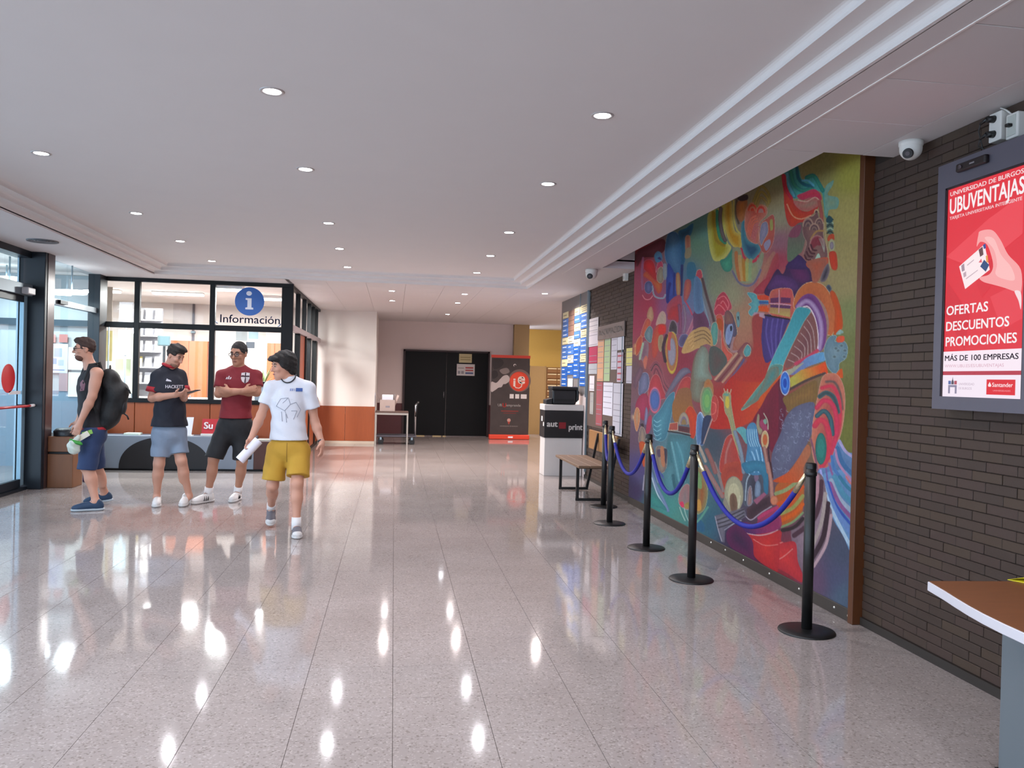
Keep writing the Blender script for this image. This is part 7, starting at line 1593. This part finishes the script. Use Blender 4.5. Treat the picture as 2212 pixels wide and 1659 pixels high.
# blue and lilac streamers at the lower corner
fill('Cc', [(1140, 1060), (1250, 1230), (1380, 1290), (1380, 1659), (860, 1659), (860, 1480), (1000, 1430)], '#4f6480', '#5d7490')
fill('D', [(730, 0), (1130, 0), (1120, 880), (1000, 700), (860, 450)], '#56708c', '#64809c')
for pts, w, c in (([(1150, 1080), (1240, 1230), (1380, 1330)], 40, '#8d86a0'), ([(1120, 1180), (1200, 1400), (1380, 1600)], 60, '#3f6080'), ([(1090, 1200), (1150, 1420), (1340, 1659)], 34, '#94748c'), ([(1040, 1300), (1090, 1500), (1220, 1659)], 44, '#4a6a90'), ([(1000, 1400), (1050, 1560), (1100, 1659)], 30, '#7a5a7c'), ([(880, 1500), (900, 1600), (920, 1659)], 30, '#8d8cb0'), ([(960, 1480), (980, 1659)], 24, '#6a5a84')): stroke('Cc', pts, w, c)
for pts, w, c in (([(900, 0), (1000, 200), (1140, 330)], 60, '#4f7a8c'), ([(960, 0), (1050, 120), (1140, 190)], 40, '#3c6c80'), ([(1040, 0), (1080, 60), (1140, 120)], 26, '#a06a70'), ([(860, 40), (960, 260), (1130, 430)], 50, '#86909c'), ([(850, 80), (960, 320), (1130, 520)], 46, '#7a5478'), ([(820, 60), (920, 340), (1120, 600)], 30, '#38508c'), ([(780, 60), (900, 380), (1120, 700)], 60, '#62789c'), ([(740, 0), (840, 330), (1000, 660), (1120, 880)], 40, '#94a4b0')): stroke('D', pts, w, c)
# swirling hem: mauve and dark folds, orange-green sleeve, red skirt
fill('D', [(380, 640), (520, 540), (640, 0), (760, 0), (820, 300), (870, 460), (760, 900), (650, 1100), (560, 1200), (440, 960)], '#84747c', '#6a5a62')
for pts, w, c in (([(740, 60), (720, 300), (640, 520), (420, 700)], 60, '#49323c'), ([(820, 320), (770, 700), (640, 960)], 60, '#3a2a32'), ([(690, 0), (670, 260), (560, 480)], 60, '#93747a'), ([(790, 200), (740, 560), (620, 860)], 44, '#8f8480'), ([(860, 460), (800, 800), (650, 1070)], 36, '#9c868a')): stroke('D', pts, w, c)
fill('D', [(190, 130), (380, 0), (520, 0), (520, 400), (420, 520), (260, 600), (240, 440)], '#a04c2a', '#8f5a34')
for pts, w, c in (([(200, 200), (330, 150), (500, 20)], 44, '#7a8462'), ([(220, 320), (350, 270), (520, 120)], 40, '#a8502c'), ([(260, 440), (400, 370), (520, 230)], 44, '#7f7f50'), ([(270, 520), (420, 440), (520, 330)], 44, '#a8582a'), ([(260, 600), (400, 540), (520, 430)], 26, '#6f8060'), ([(280, 640), (420, 600), (520, 500)], 44, '#33282c')): stroke('D', pts, w, c)
fill('Cc', [(200, 1659), (420, 1520), (560, 1330), (690, 1130), (740, 1250), (640, 1450), (600, 1659)], '#a34f2c', '#8f5f48', ((300, 1600), (680, 1300)))
fill('D', [(0, 690), (250, 640), (270, 780), (430, 780), (460, 1000), (520, 1180), (500, 1260), (300, 1130), (100, 1040), (0, 900)], '#a83c3c', '#94353c'); stroke('D', [(0, 800), (150, 820), (280, 780)], 8, '#b8807a'); stroke('D', [(140, 1030), (280, 960), (400, 860)], 8, '#b8807a')
fill('D', [(0, 460), (200, 380), (250, 450), (250, 620), (0, 690)], '#8a3f58', '#5d2f58', ((100, 460), (60, 680)))
fill('H', [(760, 1060), (900, 1070), (1244, 1000), (1244, 1620), (1100, 1560), (900, 1400), (860, 1200)], '#a63a38', '#963238'); stroke('H', [(880, 1140), (1050, 1230), (1244, 1220)], 9, '#b87a74'); stroke('H', [(740, 1040), (940, 1080), (1100, 1060), (1244, 1000)], 14, '#a89090')
fill('H', [(640, 940), (760, 880), (960, 930), (1244, 800), (1244, 990), (1050, 1050), (850, 1060), (720, 1010)], '#4c2a58', '#7c3558', ((800, 1040), (1000, 880))); fill('H', [(500, 1000), (640, 930), (860, 1150), (900, 1420), (1100, 1580), (860, 1440), (560, 1270), (480, 1130)], '#3f2a44', '#5a2a4c')
# arch, books and cello-like forms at the foot
fill('G', [(480, 1200), (560, 1060), (640, 1080), (720, 1400), (780, 1659), (420, 1659)], '#8a4a46', '#94403a', line=PNK); stroke('G', [(500, 1659), (520, 1350), (600, 1120)], 44, '#9a6a64', '#804848')
fill('H', [(390, 260), (430, 60), (500, 0), (700, 0), (710, 260), (620, 220), (560, 200), (480, 280), (440, 480)], '#86413a', '#944a3c'); arcs('H', 590, 470, 145, 270, [(1, '#8f8c78', '#7f7a6c'), (.62, '#a09c84', None)]); fill('H', [(530, 640), (530, 500), (580, 450), (630, 520), (640, 690), (560, 730)], '#5f4c40', '#6f5a4c')
fill('H', [(430, 600), (460, 520), (540, 700), (560, 740), (500, 720)], '#7f7a70'); stroke('H', [(660, 660), (680, 500)], 30, '#a5a28e')
fill('H', [(730, 500), (740, 220), (800, 130), (960, 120), (1040, 250), (1060, 440), (980, 520), (800, 640), (740, 620)], '#3c3a46', '#4f5660'); fill('H', [(790, 630), (800, 420), (840, 340), (860, 440), (860, 600)], '#8f7468', '#6f6470', line='#8f98a0'); fill('H', [(900, 480), (910, 320), (950, 260), (990, 340), (980, 480), (930, 510)], '#7a8898', '#5f6c7c'); stroke('H', [(760, 560), (780, 280), (830, 170)], 16, '#8f9aa2'); fill('H', [(890, 170), (940, 130), (960, 230), (910, 280)], '#6f5f70')
fill('H', [(780, 680), (880, 610), (1120, 490), (1150, 620), (980, 760), (850, 850), (790, 810)], '#3d2e36', '#4a3840', curved=False); fill('H', [(880, 560), (1040, 440), (1080, 470), (930, 620)], '#86586a', curved=False); stroke('H', [(770, 800), (850, 850), (1000, 740), (1150, 650)], 14, '#948c94'); stroke('H', [(960, 820), (1100, 730), (1240, 660)], 44, '#9a4060')
fill('H', [(300, 790), (740, 670), (780, 790), (620, 900), (460, 970), (450, 1190), (400, 1170), (350, 1000)], '#74727a', '#605c66', curved=False)
for k in range(3): stroke('H', [(320+10*k, 860+55*k), (520+20*k, 790+55*k), (740, 690+50*k)], 20, '#3c3840')
stroke('H', [(310, 800), (360, 1010), (410, 1170)], 12, '#94929a'); stroke('H', [(450, 1000), (600, 900), (700, 860)], 12, '#94929a')
fill('H', [(30, 260), (60, 60), (150, 220), (200, 420), (170, 640), (100, 740), (30, 720)], '#8a5a3c', '#7a7a5c', line='#9aa088'); fill('H', [(40, 120), (100, 200), (110, 380), (40, 340)], '#6f8a62'); fill('H', [(30, 700), (40, 560), (90, 560), (100, 700)], '#a8844c'); stroke('H', [(40, 880), (110, 800), (200, 660)], 30, '#5f8a7c')
stroke('H', [(160, 60), (280, 260), (420, 500)], 60, '#84706c', '#8a5f5c'); stroke('H', [(300, 0), (360, 160), (430, 420)], 40, '#7d706e'); stroke('G', [(200, 1300), (280, 1480), (340, 1659)], 70, '#845f5c', '#74524f'); stroke('G', [(60, 1200), (130, 1350), (180, 1480)], 44, '#948a80')
# raised arms, lamp-like ovals, blue fountain
fill('G', [(480, 520), (460, 400), (520, 340), (590, 400), (600, 560), (660, 900), (740, 1250), (800, 1480), (760, 1440), (640, 1120), (560, 800), (500, 680)], '#8f8a62', '#7d7c64', line='#a09a80'); fill('G', [(500, 560), (520, 430), (560, 440), (570, 560), (540, 620)], '#a89a4c'); fill('G', [(470, 400), (520, 370), (560, 390), (540, 420)], '#5f8478')
for p in ([(480, 300), (500, 360)], [(600, 310), (580, 380)], [(420, 430), (470, 500)], [(540, 310), (540, 370)]): stroke('G', p, 16, '#a08c78')
stroke('G', [(660, 1000), (760, 1340), (800, 1659)], 56, '#74808a', '#66707c')
arcs('G', 205, 500, 112, 275, [(1, '#7f7c68', '#8f8870'), (.84, '#6a7f60', None), (.7, '#5f8a60', '#74906a'), (.4, '#6f945f', None)]); fill('G', [(170, 190), (230, 140), (300, 230), (310, 420), (260, 280), (160, 280)], '#96603c', '#8f7050'); fill('G', [(270, 680), (290, 440), (350, 420), (390, 540), (370, 760), (310, 830)], '#a34a48', '#94423f', line='#b07c70'); stroke('G', [(300, 520), (350, 560), (340, 680), (290, 720)], 14, '#b86a62')
fill('G', [(40, 780), (100, 710), (150, 860), (150, 1020), (100, 1180), (40, 1180)], '#4c6486', '#5f7a94', line='#8a9ab0'); fill('G', [(150, 780), (270, 740), (250, 860), (160, 1160), (110, 1170)], '#2f3f58', '#28344c'); stroke('G', [(290, 790), (220, 980), (150, 1190)], 16, '#9a8a84')
fill('G', [(680, 960), (780, 920), (860, 1000), (850, 1200), (760, 1060)], '#5a8a8c'); fill('G', [(860, 1250), (840, 1000), (900, 870), (1000, 880), (1060, 1180), (1090, 1250), (1150, 1659), (840, 1659)], '#5c8098', '#44708a')
for k in range(5): stroke('G', [(870+34*k, 960), (880+36*k, 1120), (920+36*k, 1240)], 9, '#93adb8')
for k in range(6): stroke('G', [(900+36*k, 1340-16*k), (960+30*k, 1480), (940+34*k, 1659)], 14, ('#8aaabc' if k % 2 else '#3f6c88'))
for k in range(4): stroke('G', [(850, 1480+50*k), (900, 1580+40*k), (880, 1659)], 10, '#9ab4c0')
fill('H', [(720, 0), (1060, 0), (1100, 440), (1040, 420), (1020, 220), (940, 120), (820, 160), (760, 140)], '#3f7488', '#35647a')
fill('G', [(1010, 900), (1030, 720), (1060, 740), (1060, 900), (1110, 980), (1060, 1050)], '#8a8a70', '#7c6f62'); fill('G', [(1060, 860), (1110, 800), (1190, 930), (1180, 1000), (1110, 960)], '#86405a'); stroke('G', [(1130, 700), (1190, 820), (1200, 960)], 14, '#9a9a8a'); fill('G', [(1120, 820), (1160, 790), (1180, 850), (1150, 880)], '#6f8a7c')
arcs('G', 1150, 1130, 62, 150, [(1, '#9a8a68', CRM), (.6, '#9c5a3c', None)]); stroke('G', [(1140, 1260), (1170, 1450), (1200, 1659)], 50, '#94746a', '#7f605a'); stroke('G', [(1200, 1250), (1220, 1450), (1260, 1659)], 24, '#3c2430'); stroke('H', [(1090, 0), (1140, 250), (1160, 520)], 56, '#9a786c', '#84605c'); stroke('H', [(1140, 0), (1170, 220)], 20, '#42242c'); arcs('H', 1190, 560, 56, 70, [(1, '#a8745c', '#9a5f4c')])
# upper right: teal plume, coral ribbons, grey-pink head
fill('A', [(330, 330), (540, 200), (600, 360), (650, 400), (700, 330), (780, 320), (880, 430), (920, 520), (1060, 390), (1040, 480), (970, 620), (1130, 650), (1120, 790), (1000, 820), (980, 930), (940, 900), (920, 700), (880, 560), (700, 560), (520, 660), (420, 560)], '#3f7a72', '#4f8880')
fill('A', [(940, 520), (1060, 400), (1050, 470), (980, 600), (1120, 640), (1140, 720), (1110, 800), (1000, 820), (950, 900)], '#7c8a74', '#6a8a80')
for pts, w, c in (([(400, 300), (420, 450), (500, 620)], 60, '#5a8a94'), ([(450, 260), (500, 450), (620, 540), (760, 510)], 60, '#3f7a66'), ([(540, 210), (560, 360), (640, 450), (760, 480)], 50, '#2a5a68'), ([(680, 360), (780, 330), (860, 450), (910, 540)], 60, '#3a7a66'), ([(620, 400), (700, 400), (780, 470)], 30, '#5a8fa0')): stroke('A', pts, w, c, '#2f6468' if w > 40 else None)
fill('A', [(320, 330), (380, 320), (400, 480), (480, 660), (560, 800), (700, 840), (840, 760), (820, 830), (740, 900), (620, 1000), (470, 1060), (400, 980), (360, 760), (350, 560)], '#a8482e', '#a0403a', line=None)
stroke('A', [(350, 330), (370, 500), (460, 650)], 50, '#a03444', '#94303e'); stroke('A', [(400, 740), (480, 900), (600, 950), (740, 900)], 18, '#b58268'); fill('A', [(540, 620), (640, 570), (780, 520), (870, 580), (890, 680), (760, 640), (620, 680)], '#a83c4c', '#a0455a'); fill('A', [(490, 690), (620, 700), (760, 640), (880, 690), (840, 770), (700, 830), (560, 800)], '#8f7466', '#a0605c'); stroke('A', [(560, 680), (680, 700), (800, 640), (880, 700)], 14, '#b09080'); stroke('A', [(860, 700), (890, 860), (900, 1000)], 50, '#94584f', '#8a4f4c')
fill('A', [(400, 1500), (420, 1200), (500, 1060), (620, 1000), (660, 1200), (620, 1400), (560, 1460), (440, 1560)], '#6a5f5a', '#5f6a58', ((500, 1100), (480, 1450))); fill('A', [(420, 1200), (500, 1060), (600, 1040), (560, 1200)], '#7a4a58')
fill('A', [(620, 1100), (640, 980), (720, 920), (780, 900), (830, 840), (860, 940), (920, 1000), (920, 1180), (960, 1330), (980, 1480), (900, 1560), (760, 1530), (640, 1480), (680, 1300), (640, 1200)], '#7d5f58', '#6a4f4f', line='#a08a7c')
for cx, cy, rx, ry in ((700, 1060, 80, 130), (860, 1020, 60, 90), (790, 1110, 75, 100)): arcs('A', cx, cy, rx, ry, [(1, '#8a6a62', '#a08a78'), (.75, '#5a4448', None), (.55, '#7f6860', None), (.32, '#64504f', None)], 180, 360)
arcs('A', 820, 860, 34, 50, [(1, '#8a6a5c', CRM), (.6, '#4a3a3c', None)], 180, 360); stroke('A', [(740, 1240), (820, 1130), (920, 1120)], 24, '#94764c')
arcs('A', 830, 1330, 110, 150, [(1, '#8a5055', '#a08078'), (.8, '#7a3a42', None)], 150, 360)
for k in range(4): stroke('A', [(740-30*k, 1320+50*k), (770-30*k, 1390+45*k), (820-28*k, 1400+45*k)], 26, '#4f2c34'); 
for k in range(4): stroke('A', [(860+20*k, 1230), (900+12*k, 1330), (930, 1420)], 8, '#8f8a80')
fill('A', [(800, 1530), (850, 1440), (880, 1520), (840, 1560)], '#93a594'); fill('A', [(690, 1560), (980, 1500), (940, 1659), (720, 1659)], '#9c5440')
fill('B', [(690, 30), (960, 0), (900, 200), (840, 320), (770, 330), (740, 180)], '#965440', '#8a5a4c'); fill('B', [(900, 200), (980, 60), (1010, 160), (960, 300), (880, 320)], '#2f2c38', '#6f6468'); fill('B', [(960, 400), (1000, 360), (1040, 420), (1010, 470)], '#2f3440', '#5c6068')
arcs('A', 1015, 1050, 50, 120, [(1, '#54645c', None)]); 
for k in range(5): stroke('A', [(975, 960+48*k), (1015, 935+48*k), (1058, 960+48*k)], 22, '#2f3f3c' if k % 2 == 0 else '#8f9a84')
fill('A', [(960, 950), (1000, 900), (1050, 940), (1040, 1000), (970, 1000)], '#2c4a50'); fill('A', [(980, 1260), (1000, 1180), (1070, 1170), (1070, 1260)], '#a04c34'); arcs('A', 1040, 1330, 48, 95, [(1, '#9a9478', '#8a8a6c'), (.6, '#847a80', '#70686e')]); fill('A', [(1000, 1440), (1100, 1430), (1120, 1659), (1040, 1659)], '#a8402c', '#9a4230'); stroke('A', [(930, 1000), (980, 1400), (1020, 1659)], 10, '#a09070')

# -------- drape the paint over the wall panel (finer where the wall is near)
def build_mural():
    X = 2.925; ycols = []
    for px in np.linspace(1862, 1371, 440): ycols.append(atX(px, 800, X).y)
    ys = np.array(ycols); ys[0] = 4.845; ys[-1] = 9.84; zs = np.linspace(.082, 3.40, 620)
    Yg, Zg = np.meshgrid(ys, zs, indexing='ij'); P = np.stack([np.full(Yg.shape, X), Yg, Zg-CAMZ], -1)
    r, u, f = np.array(CR), np.array(CU), np.array(CF); dz = P@f
    px = IW/2+FPX*(P@r)/dz; py = IH/2-FPX*(P@u)/dz
    cx = np.clip((px-PX0)*SS, 0, CW-1.01); cy = np.clip((py-PY0)*SS, 0, CH-1.01); x0 = cx.astype(int); y0 = cy.astype(int); fx = (cx-x0)[..., None]; fy = (cy-y0)[..., None]
    col = CAN[y0, x0]*(1-fx)*(1-fy)+CAN[y0, x0+1]*fx*(1-fy)+CAN[y0+1, x0]*(1-fx)*fy+CAN[y0+1, x0+1]*fx*fy
    lum = col.mean(-1, keepdims=True); col = lum+(col-lum)*1.06; col = np.clip(.16*(np.clip(col, 1e-4, 1)/.16)**1.22*MURAL_GAIN, 0, .9)
    n, m = Yg.shape; V = np.stack([np.full(Yg.shape, X), Yg, Zg], -1).reshape(-1, 3).astype(np.float32)
    i = np.arange(n-1)[:, None]*m+np.arange(m-1)[None]; F = np.stack([i, i+1, i+m+1, i+m], -1).reshape(-1, 4)
    me = bpy.data.meshes.new('painting'); nf = len(F)
    me.vertices.add(len(V)); me.vertices.foreach_set('co', V.ravel()); me.loops.add(nf*4); me.loops.foreach_set('vertex_index', F.astype(np.int32).ravel())
    me.polygons.add(nf); me.polygons.foreach_set('loop_start', np.arange(0, nf*4, 4, dtype=np.int32)); me.polygons.foreach_set('loop_total', np.full(nf, 4, np.int32)); me.update(calc_edges=True)
    at = me.color_attributes.new('paint', 'FLOAT_COLOR', 'POINT'); rgba = np.ones((len(V), 4), np.float32); rgba[:, :3] = col.reshape(-1, 3); at.data.foreach_set('color', rgba.ravel())
    mt = bpy.data.materials.new('mural_paint'); mt.use_nodes = True; nt = mt.node_tree; b = nt.nodes['Principled BSDF']; b.inputs['Roughness'].default_value = .62; b.inputs['Specular IOR Level'].default_value = .25
    a = nt.nodes.new('ShaderNodeVertexColor'); a.layer_name = 'paint'; tc = nt.nodes.new('ShaderNodeTexCoord'); ns = nt.nodes.new('ShaderNodeTexNoise'); ns.inputs['Scale'].default_value = 38; ns.inputs['Detail'].default_value = 6
    nt.links.new(tc.outputs['Object'], ns.inputs['Vector']); mr = nt.nodes.new('ShaderNodeMapRange'); mr.inputs[1].default_value = .3; mr.inputs[2].default_value = .7; mr.inputs[3].default_value = .88; mr.inputs[4].default_value = 1.1; nt.links.new(ns.outputs['Fac'], mr.inputs[0])
    mx = nt.nodes.new('ShaderNodeMix'); mx.data_type = 'RGBA'; mx.blend_type = 'MULTIPLY'; mx.inputs[0].default_value = 1; nt.links.new(a.outputs['Color'], mx.inputs[6]); nt.links.new(mr.outputs[0], mx.inputs[7]); nt.links.new(mx.outputs[2], b.inputs['Base Color'])
    root = thing('mural', 'large colourful wall mural of swirling figures behind the rope barrier', 'mural', (X, 7.3, .082))
    obj('painting', me, mt, root); obj('mural_panel', MB().box(X+.0005, XR+.010, 4.845, 9.84, .082, 3.40), mat('panel_edge', '#3a3030', .6), root)
build_mural()
